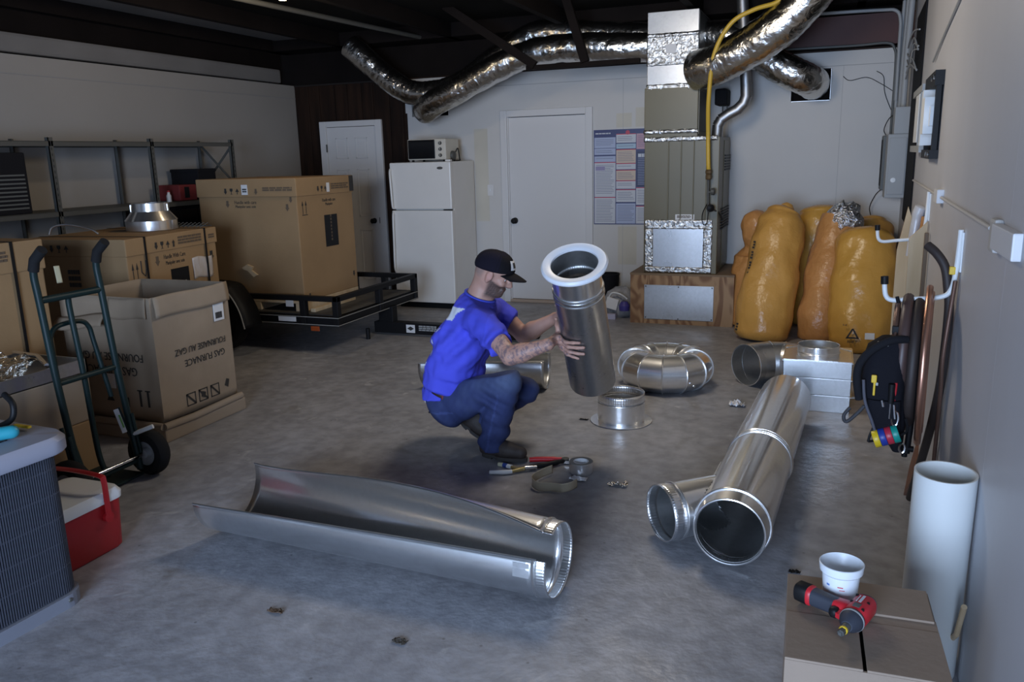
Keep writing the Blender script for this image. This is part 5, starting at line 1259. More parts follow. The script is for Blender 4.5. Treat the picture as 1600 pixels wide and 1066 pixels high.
# pine boards
def board(label, pts, y, th, lean):
    q = MB(); F = face_frame((0, y, 0), (1, 0, 0), (0, lean, 1)); q.prism(pts, -th/2, th/2, F)
    return tag(q.build('pine_board', PINE), label, 'board')
board('slim pale pine board with a pointed top, left of two by the duct bags', [(.395, .0), (.475, .0), (.468, 1.16), (.445, 1.225), (.398, .95)], 5.75, .02, .02)
board('short pale pine board with a slanted top, right of two behind the copper coils', [(.415, .0), (.500, .0), (.490, 1.19), (.405, 1.10)], 5.02, .02, .01)
tag(MB().cbox(.47, .49, 4.9, 4.93, 0, 1.14, .003).build('wood_strip', mat('dark_strip', (.16, .11, .07), .7)), 'dark wooden strip standing beside the short pine board', 'board')
t = thing('wrapped_bundle', 'small white and orange wrapped bundle behind the short pine board on the right wall', 'bundle', (.46, 5.45, 1.0))
m_ = MB(); m_.tube(smooth_path([(.455, 5.45, .95), (.465, 5.45, 1.1), (.475, 5.44, 1.2), (.49, 5.43, 1.25)], 5), [.03]*10+[.034]*5+[.02], 10); m_.build('wrap', WHT, t, True)
m_ = MB(); m_.tube([(.495, 5.40, 1.06), (.505, 5.40, 1.19)], .014, 8); m_.build('orange_tube', mat('orange_foam', (.45, .2, .06), .7), t, True)
t = thing('floor_scrap_board', 'short rust-stained board end leaning on the floor at the right wall', 'board', (.45, 4.2, 0))
m_ = MB(); m_.hexa([(.385, 3.98, 0), (.40, 3.98, 0), (.455, 4.38, 0), (.44, 4.38, 0), (.42, 3.98, .10), (.435, 3.98, .10), (.475, 4.38, .12), (.46, 4.38, .12)]); m_.build('board', mat('rusty_board', (.22, .10, .06), .7, var=.4, vscale=8), t)

# tool bag hanging from the hook
t = thing('tool_bag', 'black tool bag with colourful tape rolls hanging below the nearer white hook', 'bag', (.235, 3.45, .43))
NYLON = mat('black_nylon', (.010, .010, .014), .85, spec=.15, bump=.1, bscale=60)
def pouch(name, prof, n=24, par=t, m=NYLON):
    vs = []; 
    for (cx, cy, cz, rx, ry) in prof:
        for i in range(n):
            a = 2*PI*i/n; sx = abs(math.cos(a))**.7*(1 if math.cos(a) > 0 else -1); sy = abs(math.sin(a))**.7*(1 if math.sin(a) > 0 else -1)
            vs.append((cx+rx*sx, cy+ry*sy, cz))
    k = len(prof); fs = [(j*n+i, j*n+(i+1) % n, (j+1)*n+(i+1) % n, (j+1)*n+i) for j in range(k-1) for i in range(n)]+[tuple(range(n))[::-1], tuple((k-1)*n+i for i in range(n))]
    q = MB(); q.add(vs, fs); return q.build(name, m, par, True, angle=50)
pouch('bag_body', [(.285, 3.40, .445, .018, .03), (.27, 3.40, .50, .035, .05), (.245, 3.40, .58, .062, .07), (.215, 3.40, .68, .080, .085), (.215, 3.40, .78, .080, .08), (.225, 3.40, .86, .070, .06), (.245, 3.40, .895, .045, .035)])
m_ = MB(); m_.tube(smooth_path([(.285, 3.36, .895), (.23, 3.33, .895), (.165, 3.32, .855), (.128, 3.32, .80), (.122, 3.32, .74), (.135, 3.33, .66)], 6), .015, 8); m_.build('padded_strap', mat('grey_nylon', (.014, .014, .017), .9, spec=.15), t, True)
m_ = MB(); m_.tube(smooth_path([(.145, 3.32, .74), (.155, 3.31, .66), (.185, 3.31, .58), (.205, 3.31, .52)], 6), .006, 6); m_.build('piping', mat('grey_piping', (.08, .08, .10), .7), t, True)
pouch('front_pocket', [(.255, 3.345, .50, .030, .02), (.235, 3.34, .56, .052, .03), (.222, 3.335, .64, .06, .034), (.222, 3.335, .665, .058, .03)])
m_ = MB(); m_.cbox(.185, .225, 3.345, 3.355, .868, .886, .003); m_.build('buckle', GREY_BOX, t)
m_ = MB(); m_.tube(smooth_path([(.252, 3.52, 1.03), (.262, 3.50, .98), (.255, 3.43, .93), (.245, 3.41, .89)], 5), .007, 8); m_.build('hanging_strap', BLACK_MATTE, t, True)
m_ = MB(); m_.cbox(.236, .268, 3.40, 3.42, .905, .935, .004); m_.build('clip', BLACK, t)
m_ = MB(); m_.tube(smooth_path([(.105, 3.34, .62), (.085, 3.33, .59), (.095, 3.33, .565), (.13, 3.33, .60), (.155, 3.33, .635)], 5), .007, 8); m_.build('side_loop', mat('dark_loop', (.04, .04, .045), .7), t, True)
m_ = MB(); m_.tube([(.325, 3.42, .92), (.335, 3.42, .70), (.322, 3.42, .43)], .012, 10); m_.build('hanging_tube', BLACK, t, True)
m_ = MB(); m_.tube([(.285, 3.42, .452), (.345, 3.42, .447)], .012, 8); m_.tube([(.315, 3.42, .447), (.315, 3.42, .415)], .011, 8); m_.build('strap_end', BLACK, t, True)
t = thing('yellow_knife', 'yellow handled knife tucked in the black tool bag', 'knife', (.18, 3.305, .69))
m_ = MB(); m_.cbox(.171, .190, 3.300, 3.312, .735, .765, .004); m_.cbox(.179, .187, 3.302, 3.310, .685, .74, .003); m_.build('handle', YELLOW2, t)
m_ = MB(); m_.cbox(.187, .196, 3.300, 3.310, .725, .737, .002); m_.build('lever', GREY_BOX, t)
t = thing('red_pliers', 'red handled pliers in the front pocket of the black tool bag', 'pliers', (.23, 3.30, .68))
for dx, L in ((0, .05), (.052, .06)):
    m_ = MB(); m_.tube([(.205+dx, 3.328, .655), (.211+dx*.9, 3.326, .675+L)], .006, 8); m_.build('handle', RED_TOOL, t, True)
m_ = MB(); m_.tube([(.213, 3.303, .67), (.219, 3.303, .645)], .005, 6); m_.build('jaw', CHROME, t, True)
t = thing('black_screwdriver', 'black handled screwdriver standing in the front pocket of the black tool bag', 'screwdriver', (.243, 3.30, .66))
m_ = MB(); m_.tube([(.243, 3.303, .66), (.243, 3.303, .735)], [.010, .012], 10); m_.build('handle', BLACK, t, True); m_ = MB(); m_.tube([(.243, 3.303, .60), (.243, 3.303, .66)], .004, 8); m_.build('shaft', CHROME, t, True)
t = thing('carabiner', 'small steel clips dangling on the front of the black tool bag', 'clip', (.262, 3.31, .60))
m_ = MB(); m_.tube([(.262+.012*math.cos(a*.5), 3.31, .60+.03*math.sin(a*.5)) for a in range(13)], .004, 6, closed=True); m_.tube([(.255, 3.305, .655), (.262, 3.305, .60)], .004, 6); m_.build('ring', CHROME, t, True)
m_ = MB(); m_.tube([(.295+.010*math.cos(a*.5), 3.31, .485+.018*math.sin(a*.5)) for a in range(13)], .004, 6, closed=True); m_.build('ring', CHROME, t, True)
for k, (nm, c) in enumerate((('yellow', (.75, .52, .02)), ('blue', (.02, .05, .32)), ('red', (.50, .03, .06)), ('green', (.01, .30, .25)))):
    A = axes((.205+.0215*k, 3.31, .515+.0085*k), (.93, 0, .36))
    m_ = MB(); m_.lathe([(.014, -.011), (.033, -.011), (.034, -.009), (.034, .009), (.033, .011), (.014, .011), (.014, -.011)], 28, A)
    tr = thing('tape_roll', nm+' electrical tape roll hanging on the black tool bag', 'tape', (.205+.0215*k, 3.31, .48+.0085*k))
    m_.build('tape', mat(nm+'_vinyl', c, .4), tr, True); m_ = MB(); m_.lathe([(.0138, -.0112), (.0138, .0112), (.011, .0112), (.011, -.0112), (.0138, -.0112)], 20, A); m_.build('core', GREY_BOX, tr, True)
t = thing('tape_strap', 'thin chain carrying the four electrical tape rolls', 'strap', (.24, 3.31, .5))
m_ = MB(); m_.tube(smooth_path([(.19, 3.31, .555), (.178, 3.31, .51), (.19, 3.31, .503), (.30, 3.31, .545), (.30, 3.32, .60)], 6), .005, 6); m_.build('strap', BLACK, t, True)

for o in list(C.objects):
    if o.parent is None and o.name.split('.')[0] in ('tool_bag', 'yellow_knife', 'red_pliers', 'black_screwdriver', 'carabiner', 'tape_roll', 'tape_strap'): o.location.y -= .07
# wall mount bracket with white plates
t = thing('wall_mount_rack', 'black wall-mounted bracket rack holding white plates high on the right wall', 'rack', (.46, 5.6, 1.54))
def wbox(name, y0, y1, z0, z1, d0, d1, m, b=.004):
    q = MB(); a = wx(y0); c = wx(y1); q.hexa([(a-d1, y0, z0), (a-d0, y0, z0), (c-d0, y1, z0), (c-d1, y1, z0), (a-d1, y0, z1), (a-d0, y0, z1), (c-d0, y1, z1), (c-d1, y1, z1)]); return q.build(name, m, t)
wbox('top_rail', 4.85, 5.55, 1.90, 1.975, .0, .045, BLACK); wbox('bottom_rail', 4.85, 5.45, 1.53, 1.575, .0, .045, BLACK)
wbox('back_plate', 4.9, 5.5, 1.57, 1.91, .0, .012, BLACK_MATTE)
for y in (4.9, 5.06):
    for z in (1.945, 1.552):
        m_ = MB(); m_.lathe([(0, .006), (.012, .005), (.013, 0)], 10, axes((wx(y)-.045, y, z), (-1, 0, .0))); m_.build('bolt', CHROME, t)
wbox('upright', 4.86, 4.90, 1.57, 1.91, .01, .035, BLACK); wbox('upright', 5.42, 5.46, 1.57, 1.91, .01, .035, BLACK)
wbox('silver_arm', 5.55, 6.45, 1.915, 1.955, .02, .06, GREY_BOX); wbox('silver_arm', 5.45, 6.35, 1.56, 1.60, .02, .06, GREY_BOX); wbox('silver_post', 5.62, 5.68, 1.58, 1.94, .03, .06, GREY_BOX)
wbox('dark_side', 5.50, 5.62, 1.58, 1.92, .01, .04, BLACK_MATTE)
for (y0, y1, z0, z1, d) in ((4.92, 5.00, 1.70, 1.80, .05), (5.00, 5.16, 1.66, 1.85, .075), (5.16, 5.24, 1.70, 1.80, .05), (5.24, 5.34, 1.60, 1.90, .07), (5.34, 5.42, 1.68, 1.82, .055), (5.75, 6.1, 1.62, 1.91, .06)):
    wbox('white_plate', y0, y1-.01, z0, z1, .012, d, WHITE_PLASTIC)
# electrical corner
t = thing('electrical_panel', 'tall grey electrical panel in the back right corner', 'electrical box', (.50, 7.8, 1.16))
MB().cbox(.40, .56, 7.72, 8.0, 1.17, 1.70, .006).build('cabinet', GREY_BOX, t); MB().cbox(.415, .545, 7.712, 7.72, 1.20, 1.67, .004).build('cover', GREY_BOX, t)
m_ = MB(); m_.lathe([(0, .006), (.02, .005), (.022, 0)], 12, axes((.46, 7.712, 1.32), (0, -1, 0))); m_.build('latch', WHITE_PLASTIC, t)
MB().cbox(.44, .56, 7.74, 8.0, 1.70, 1.92, .006).build('upper_box', GREY_BOX, t)
t = thing('dark_cabinet', 'flat dark grey box on the back wall left of the electrical panel', 'electrical box', (.40, 8.3, 1.21))
MB().cbox(.385, .465, 8.2, BW, 1.215, 1.695, .008).build('cabinet', GREY_DARKBOX, t); MB().cbox(.383, .39, 8.22, 8.43, 1.25, 1.66, .003).build('side_seam', BLACK_MATTE, t)
def cable(name, label, pts, r, m, cat='cable'):
    return tag(MB().tube(smooth_path(pts, 7), r, 8).build(name, m, None, True), label, cat)
cable('cable', 'thin looping wire below the dark grey box to the duct bags', [(.40, 8.35, 1.21), (.36, 8.38, 1.16), (.32, 8.4, 1.05), (.34, 8.4, .95), (.355, 8.38, .88)], .004, BLACK)
cable('cable', 'thin black wire drooping across the wall above the dark grey box', [(.02, BW-.01, 2.24), (.08, BW-.01, 2.20), (.22, BW-.01, 2.22), (.34, BW-.01, 2.16), (.46, BW-.01, 2.08)], .003, BLACK)
cable('cable', 'thin wire curling down beside the corner conduits', [(.30, BW-.01, 2.27), (.36, BW-.01, 2.22), (.38, BW-.01, 2.08), (.44, BW-.02, 1.93), (.47, 8.38, 1.88)], .003, BLACK)
cable('cable', 'wire looping from the grey upper box to the dark grey box', [(.47, 8.1, 1.88), (.42, 8.2, 1.84), (.39, 8.3, 1.75), (.41, 8.3, 1.70)], .004, BLACK)
for k, (x, y, r, lb) in enumerate(((.475, 8.36, .016, 'leftmost grey conduit riser in the back right corner'), (.50, 8.2, .020, 'middle grey conduit riser in the back right corner'), (.515, 8.05, .026, 'thickest grey conduit riser in the back right corner'))):
    cable('conduit', lb, [(x, y, 1.92-.22*(k == 0)), (x, y, 2.3), (x+.005, y, 2.6), (x+.01, y-.02, 2.95)], r, GREY_BOX, 'conduit')
cable('conduit', 'horizontal white conduit along the top of the red steel beam', [(-.6, 8.34, 2.79), (-.1, 8.34, 2.785), (.3, 8.33, 2.775), (.42, 8.33, 2.76), (.46, 8.33, 2.68), (.465, 8.33, 2.5), (.47, 8.33, 2.0)], .015, GREY_BOX, 'conduit')
cable('conduit', 'grey conduit along the foot of the red steel beam bending down at the corner', [(-.5, 8.36, 2.50), (.1, 8.36, 2.495), (.36, 8.36, 2.50), (.43, 8.36, 2.45), (.45, 8.36, 2.3), (.45, 8.36, 1.7)], .012, GREY_DARKBOX, 'conduit')
t = thing('wire_bundle', 'tangle of bare wires and flat black sheet beside the corner conduits', 'wires', (.53, 7.3, 1.2))
MB().hexa([(wx(y)-d, y, z) for z in (1.0, 2.6) for y, d in ((6.7, .012), (6.7, .001), (7.7, .001), (7.7, .012))]).build('dark_wall_sheet', BLACK_MATTE, t)  # flat black sheet lying on the wall face
m_ = MB()
for k in range(6):
    z = 2.15+.05*k; m_.tube(smooth_path([(.51, 7.9, z), (.505+.01*math.sin(k), 7.5, z+.08*math.cos(k)), (.50, 7.2, z+.05), (.52, 7.0, z-.06*math.sin(k*2))], 5), .006, 6)
m_.build('wires', GREY_BOX, t, True)['kind'] = 'stuff'
cable('cable', 'wire running diagonally up the right wall above the bracket rack', [(wx(5.6)-.012, 5.6, 2.08), (wx(5.04)-.008, 5.04, 2.16), (wx(4.35)-.008, 4.35, 2.235), (wx(3.9)-.008, 3.9, 2.30)], .006, GREY_BOX)
# surface conduit along the right wall
t = thing('surface_conduit', 'thin surface conduit with two white boxes along the right wall', 'conduit', (wx(4)-.01, 4.0, 1.35))
m_ = MB(); m_.tube([(wx(y)-.010, y, 1.358) for y in (6.6, 5.9, 4.6, 3.6, 2.9, 2.75)], .007, 8); m_.build('pipe', mat('wall_conduit_paint', (.55, .54, .53), .5), t, True)
def jb(name, y0, y1, z0, z1, d):
    q = MB(); q.cbox(wx(y0)-d, wx(y0)+.005, y0, y1, z0, z1, .005); return q.build(name, mat('box_plastic', (.66, .66, .67), .45), t)
jb('junction_box', 4.36, 4.50, 1.33, 1.395, .03); jb('outlet_box', 2.30, 2.60, 1.315, 1.385, .022)
MB().cbox(wx(2.7)-.025, wx(2.7), 2.60, 2.68, 1.30, 1.395, .01).build('elbow_cover', mat('old_plastic', (.5, .48, .45), .5), t)

# ------------------------------------------------------------------ foreground right: pipe, carton, tub, impact driver
t = thing('sewer_pipe', 'large white plastic pipe standing upright against the right wall behind the carton', 'pipe', (.352, 2.56, 0))
pipe(t, 'pipe', (.350, 2.575, 0.002), (.354, 2.55, .662), .0845, PVC, th=.0055, k=6, inner=PVC)
tag(MB().tube([(.415, 2.70, 0.005), (.408, 2.45, .20), (.405, 2.36, .34)], .008, 6).build('wood_stick', PINE), 'thin pale stick leaning between the white pipe and the right wall', 'stick')
tag(MB().cbox(-.03, .03, -.02, .02, 0, .12, .006, Matrix.Translation((.222, 2.44, .0))).build('black_bottle', BLACK), 'small black box on the floor beside the white pipe behind the carton', 'box')
t = thing('carton', 'plain cardboard carton with closed flaps in the right foreground under the impact driver', 'box', (.13, 1.91, 0))
cx0, cx1, cy0, cy1, cz = -.05, .285, 1.715, 2.105, .50
MC = Matrix.Translation((.1175, 1.91, 0)) @ Matrix.Rotation(.035, 4, 'Z') @ Matrix.Translation((-.1175, -1.91, 0))
for a in ((cx0, cx1, cy0, cy0+.006), (cx0, cx1, cy1-.006, cy1), (cx0, cx0+.006, cy0+.006, cy1-.006), (cx1-.006, cx1, cy0+.006, cy1-.006)):
    MB().box(*a, 0, cz-.006, MC).build('carton_wall', CARD_FG, t)
MB().box(cx0+.006, cx1-.006, cy0+.006, cy1-.006, cz-.05, cz-.045, MC).build('dark_slit_backing', DARK_IN, t)  # near-black sheet below the flaps, paints the shade inside the carton
MB().cbox(cx0, .111, cy0, cy0+.20, cz-.006, cz, .0015, MC).build('flap', CARD_FG, t)
MB().cbox(.119, cx1, cy0, cy0+.20, cz-.006, cz, .0015, MC).build('flap', CARD_FG, t)
MB().cbox(cx0, .112, cy0+.198, cy1, cz-.006, cz-.001, .0015, MC).build('flap', CARD_FG, t)
MB().cbox(.095, cx1-.005, cy0+.235, cy1-.008, cz-.001, cz+.005, .0015, MC).build('flap', CARD_FG, t)
MB().cbox(.105, cx1, cy0+.198, cy0+.25, cz-.006, cz-.001, .0015, MC).build('flap', CARD_FG, t)
t = thing('plastic_tub', 'empty white plastic tub with faint red and blue print on the carton', 'tub', (.070, 1.995, cz))
T_ = Matrix.Translation((.070, 1.993, cz+.001)) 
m_ = MB(); m_.lathe([(0, 0), (.036, 0), (.039, .003), (.044, .078), (.050, .084), (.052, .100), (.0525, .104), (.0505, .105), (.048, .090), (.042, .082), (.037, .006), (0, .005)], 44, T_); m_.build('tub', mat('translucent_tub', (.78, .82, .86), .35), t, True)
def curved_print(name, a0, a1, z0, z1, m):
    q = MB(); q.grid(lambda u, v: T_ @ Vector(((.0402+(.0445-.0402)*((z0+(z1-z0)*v)/.078))*math.cos(a0+(a1-a0)*u), (.0402+(.0445-.0402)*((z0+(z1-z0)*v)/.078))*math.sin(a0+(a1-a0)*u), z0+(z1-z0)*v)), 8, 2); return q.build(name, m, t)
RP = mat('red_print', (.6, .12, .12), .6)
curved_print('red_print', -1.75, -1.45, .056, .059, RP); curved_print('red_print', -1.65, -1.35, .049, .051, RP); curved_print('blue_print', -2.4, -2.2, .055, .060, BLUE_PRINT); curved_print('blue_print', -1.72, -1.62, .018, .022, BLUE_PRINT)
# impact driver lying on its side
t = thing('impact_driver', 'red and black cordless impact driver lying on the carton', 'power tool', (.06, 1.88, cz))
zc = cz+.030
hb, hh = Vector((-.018, 1.957, zc)), Vector((.088, 1.893, zc+.002))
hd = (hh-hb).normalized(); bd = Vector((-.36, -.93, 0)).normalized(); bk = Vector((.128, 1.937, zc+.004))
DGREY = mat('tool_grip', (.035, .04, .055), .6)
def superell(name, a, b, prof, m, up=(0, 0, 1), n=24, p=.75):
    a = Vector(a); b = Vector(b); M = axes(a, b-a, up); L = (b-a).length; vs = []
    for (s, rx, ry) in prof:
        for i in range(n):
            q = 2*PI*i/n; c, d = math.cos(q), math.sin(q)
            vs.append(M @ Vector((rx*abs(c)**p*(1 if c > 0 else -1), ry*abs(d)**p*(1 if d > 0 else -1), L*s)))
    k = len(prof); fs = [(j*n+i, j*n+(i+1) % n, (j+1)*n+(i+1) % n, (j+1)*n+i) for j in range(k-1) for i in range(n)]+[tuple(range(n))[::-1], tuple((k-1)*n+i for i in range(n))]
    q = MB(); q.add(vs, fs); return q.build(name, m, t, True, angle=45)
superell('battery', hb-hd*.012, hb+hd*.024, [(0, .020, .018), (.1, .024, .022), (.9, .025, .023), (1, .023, .021)], BLACK)
superell('red_band', hb+hd*.022, hb+hd*.033, [(0, .024, .022), (.5, .0245, .0225), (1, .022, .020)], RED_TOOL)
superell('grip', hb+hd*.030, hb+hd*.105, [(0, .022, .020), (.3, .022, .019), (.7, .021, .018), (1, .022, .019)], DGREY)
superell('motor_housing', bk, bk+bd*.085, [(0, .018, .018), (.06, .026, .026), (.5, .027, .027), (.95, .026, .026), (1, .022, .022)], RED_TOOL)
superell('rear_cap', bk-bd*.006, bk+bd*.006, [(0, .018, .018), (.5, .0245, .0245), (1, .0265, .0265)], DGREY)
superell('neck', hb+hd*.092, hh+hd*.018, [(0, .021, .020), (.5, .024, .022), (1, .024, .022)], RED_TOOL)
m_ = MB(); n0 = bk+bd*.084; m_.lathe([(.0, 0), (.027, 0), (.0275, .010), (.024, .022), (.017, .034), (.013, .040), (.0, .040)], 28, axes(n0, bd)); m_.build('nose_housing', DGREY, t, True)
m_ = MB(); m_.lathe([(.0275, .004), (.0287, .006), (.0287, .009), (.0275, .011)], 28, axes(n0, bd)); m_.build('grey_ring', GREY_BOX, t, True)
m_ = MB(); m_.lathe([(0, .038), (.0105, .038), (.0105, .052), (.009, .055), (0, .055)], 18, axes(n0, bd)); m_.build('collet', GREY_STEEL, t, True)
m_ = MB(); m_.lathe([(.0095, .055), (.0102, .057), (.0102, .060), (.0095, .062), (0, .062), (0, .055)], 18, axes(n0, bd)); m_.build('yellow_ring', YELLOW2, t, True)
m_ = MB(); m_.lathe([(0, .061), (.0085, .061), (.0085, .076), (.006, .078), (0, .074)], 6, axes(n0, bd)); m_.build('hex_bit', GREY_STEEL, t)
pt = hb+hd*.098+bd*.026
superell('trigger', pt-hd*.008, pt+hd*.012, [(0, .010, .010), (.3, .013, .014), (.8, .013, .013), (1, .009, .009)], BLACK)
superell('trigger_guard', pt+hd*.012+bd*.012, pt+hd*.022+bd*-.014, [(0, .006, .016), (.5, .010, .020), (1, .010, .020)], RED_TOOL)
Fd = face_frame(bk+bd*.036+Vector((0, 0, .0272)), -bd, Vector((0, 0, 1)).cross(-bd))
rect_mb(Fd, -.012, .022, -.003, .003, .0008).build('white_wordmark', WHITE_PRINT, t); rect_mb(Fd, -.012, .018, .007, .009, .0008).build('white_wordmark', WHITE_PRINT, t)
rect_mb(face_frame(bk+bd*.066+Vector((0, 0, .0268)), -bd, Vector((0, 0, 1)).cross(-bd)), -.008, .010, -.008, .008, .0012).build('vent_plate', GREY_DARKBOX, t)
for k in range(4):
    m_ = MB(); c = bk+bd*(.015+.018*k)+hd*(.016 if k % 2 else -.018)+Vector((0, 0, .018)); m_.lathe([(0, .008), (.0035, .0075), (.004, 0)], 8, axes(c, (0, 0, 1))); m_.build('screw', BLACK, t)

# ------------------------------------------------------------------ hand tools and tape on the floor
t = thing('tin_snips', 'red and black handled snips on the floor in front of the boot', 'snips', (-1.30, 3.85, 0))
m_ = MB(); m_.tube(smooth_path([(-1.435, 3.845, .016), (-1.38, 3.865, .018), (-1.32, 3.885, .018), (-1.27, 3.90, .018)], 5), [.013]*3+[.014]*9+[.011]*4, 10); m_.build('red_handle', RED_TOOL, t, True)
m_ = MB(); m_.tube(smooth_path([(-1.40, 3.755, .014), (-1.34, 3.79, .016), (-1.29, 3.835, .018), (-1.25, 3.885, .018)], 5), [.012]*4+[.014]*8+[.011]*4, 10); m_.build('black_handle', BLACK, t, True)
m_ = MB(); m_.lathe([(0, 0), (.02, 0), (.02, .022), (.008, .026), (0, .026)], 16, Matrix.Translation((-1.25, 3.895, .006))); m_.build('pivot', GREY_STEEL, t, True)
m_ = MB(); m_.prism([(0, -.012), (.06, -.008), (.12, 0), (.06, .008), (0, .012)], .004, .018, Matrix.Translation((-1.245, 3.90, 0)) @ Matrix.Rotation(.28, 4, 'Z')); m_.build('blade', CHROME, t)
m_ = MB(); m_.prism([(0, -.012), (.06, -.01), (.10, -.002), (.05, .006), (0, .010)], .006, .020, Matrix.Translation((-1.25, 3.885, 0)) @ Matrix.Rotation(.05, 4, 'Z')); m_.build('blade', CHROME, t)
t = thing('seaming_pliers', 'white and blue handled pliers on the floor left of the red snips', 'pliers', (-1.48, 3.70, 0))
m_ = MB(); m_.tube([(-1.575, 3.625, .012), (-1.50, 3.645, .014), (-1.465, 3.665, .014)], [.010, .013, .011], 10); m_.build('white_handle', WHITE_PLASTIC, t, True)
m_ = MB(); m_.tube([(-1.572, 3.745, .012), (-1.54, 3.738, .014)], [.011, .012], 10); m_.build('pale_grip_end', mat('pale_yellow', (.7, .68, .45), .5), t, True)
m_ = MB(); m_.tube([(-1.542, 3.738, .014), (-1.515, 3.73, .014)], .0125, 10); m_.build('blue_grip', mat('blue_grip', (.03, .07, .30), .5), t, True)
m_ = MB(); m_.tube([(-1.517, 3.73, .014), (-1.49, 3.722, .014)], .012, 10); m_.build('white_grip', WHITE_PLASTIC, t, True)
m_ = MB(); m_.tube([(-1.492, 3.722, .014), (-1.45, 3.70, .016), (-1.415, 3.715, .016)], [.008, .010, .010], 8); m_.tube([(-1.47, 3.665, .014), (-1.44, 3.69, .016), (-1.41, 3.73, .016)], [.008, .010, .010], 8); m_.build('jaw', mat('brass_jaw', (.45, .36, .16), .4, .6), t, True)
m_ = MB(); m_.tube([(-1.415, 3.72, .018), (-1.36, 3.752, .018)], [.012, .010], 10); m_.build('steel_nose', CHROME, t, True)
t = thing('foil_tape_roll', 'roll of shiny foil tape standing flat on the floor by the snips', 'tape', (-1.135, 3.80, 0))
T_ = Matrix.Translation((-1.135, 3.80, .001))
m_ = MB(); m_.lathe([(.040, 0), (.060, 0), (.0615, .002), (.0615, .056), (.060, .058), (.040, .058)], 44, T_); m_.build('foil', GALV2, t, True)
m_ = MB(); m_.lathe([(.0615, .0575), (.0605, .0595), (.0405, .0595), (.040, .058)], 44, T_); m_.build('paper_edge', mat('tape_edge', (.22, .21, .19), .6), t, True)
m_ = MB(); m_.lathe([(.0398, .0), (.0398, .060), (.036, .060), (.036, .0), (.0398, 0)], 36, T_); m_.build('core', WHITE_PRINT, t, True)
t = thing('tape_backing', 'curled strip of beige tape backing paper on the floor beside the tape roll', 'paper strip', (-1.22, 3.55, 0))
BEIGE = mat('beige_paper', (.46, .39, .28), .8)
def strip(u, v):
    pts = [(-1.265, 3.72), (-1.30, 3.64), (-1.315, 3.55), (-1.27, 3.50), (-1.20, 3.515), (-1.14, 3.50), (-1.105, 3.52), (-1.09, 3.575)]
    s = u*(len(pts)-1); i = min(int(s), len(pts)-2); f = s-i
    p0 = Vector((*pts[max(i-1, 0)], 0)); p1 = Vector((*pts[i], 0)); p2 = Vector((*pts[i+1], 0)); p3 = Vector((*pts[min(i+2, len(pts)-1)], 0))
    q = 0.5*((2*p1)+(p2-p0)*f+(2*p0-5*p1+4*p2-p3)*f*f+(3*p1-p0-3*p2+p3)*f**3)
    return q+Vector((0, .006*math.sin(v*3), .002+.045*v+.014*math.sin(u*9)*(1 if u > .3 else .2)*.5+.006))
m_ = MB(); m_.grid(strip, 48, 6); m_.build('strip', BEIGE, t, True, solid=.0015)
def scrap(name, label, p, s, m, seed, cat):
    q = MB(); q.grid(lambda u, v: Vector((p[0]+(u-.5)*s[0]+.012*noise.noise(Vector((u*4, v*4, seed))), p[1]+(v-.5)*s[1]+.012*noise.noise(Vector((u*4+9, v*4, seed))), .003+s[2]*abs(noise.noise(Vector((u*5, v*5, seed+.5)))))), 10, 8)
    return tag(q.build(name, m, None, True, solid=.0012, angle=80), label, cat)
scrap('foil_scrap', 'crumpled dark silver scrap on the floor right of the foil tape roll', (-.91, 3.68), (.09, .035, .03), FOIL_CRUMPLE, 2, 'scrap')
scrap('foil_scrap', 'bright curled foil scrap on the floor between the gored elbows and the wye duct', (-.50, 5.17), (.10, .06, .05), WHT, 5, 'scrap')
scrap('foil_scrap', 'small bright foil shavings beside the foil tape roll base', (-1.12, 3.70), (.09, .05, .012), WHT, 7, 'scrap')
scrap('leaf_litter', 'brown leaf-like scrap on the floor in front of the open duct', (-1.81, 2.17), (.06, .025, .014), mat('brown_litter', (.10, .06, .035), .8), 9, 'scrap')
scrap('leaf_litter', 'small dark scrap on the floor nearest the camera', (-1.286, 2.15), (.05, .03, .012), mat('dark_litter', (.07, .06, .05), .8), 11, 'scrap')
scrap('leaf_litter', 'dark speck of rubber on the floor under the right side of the wye duct', (-.06, 3.06), (.04, .02, .012), BLACK, 13, 'scrap')
scrap('leaf_litter', 'thin dark sliver on the floor left of the flanged collar', (-1.36, 4.62), (.05, .015, .008), BLACK, 15, 'scrap')
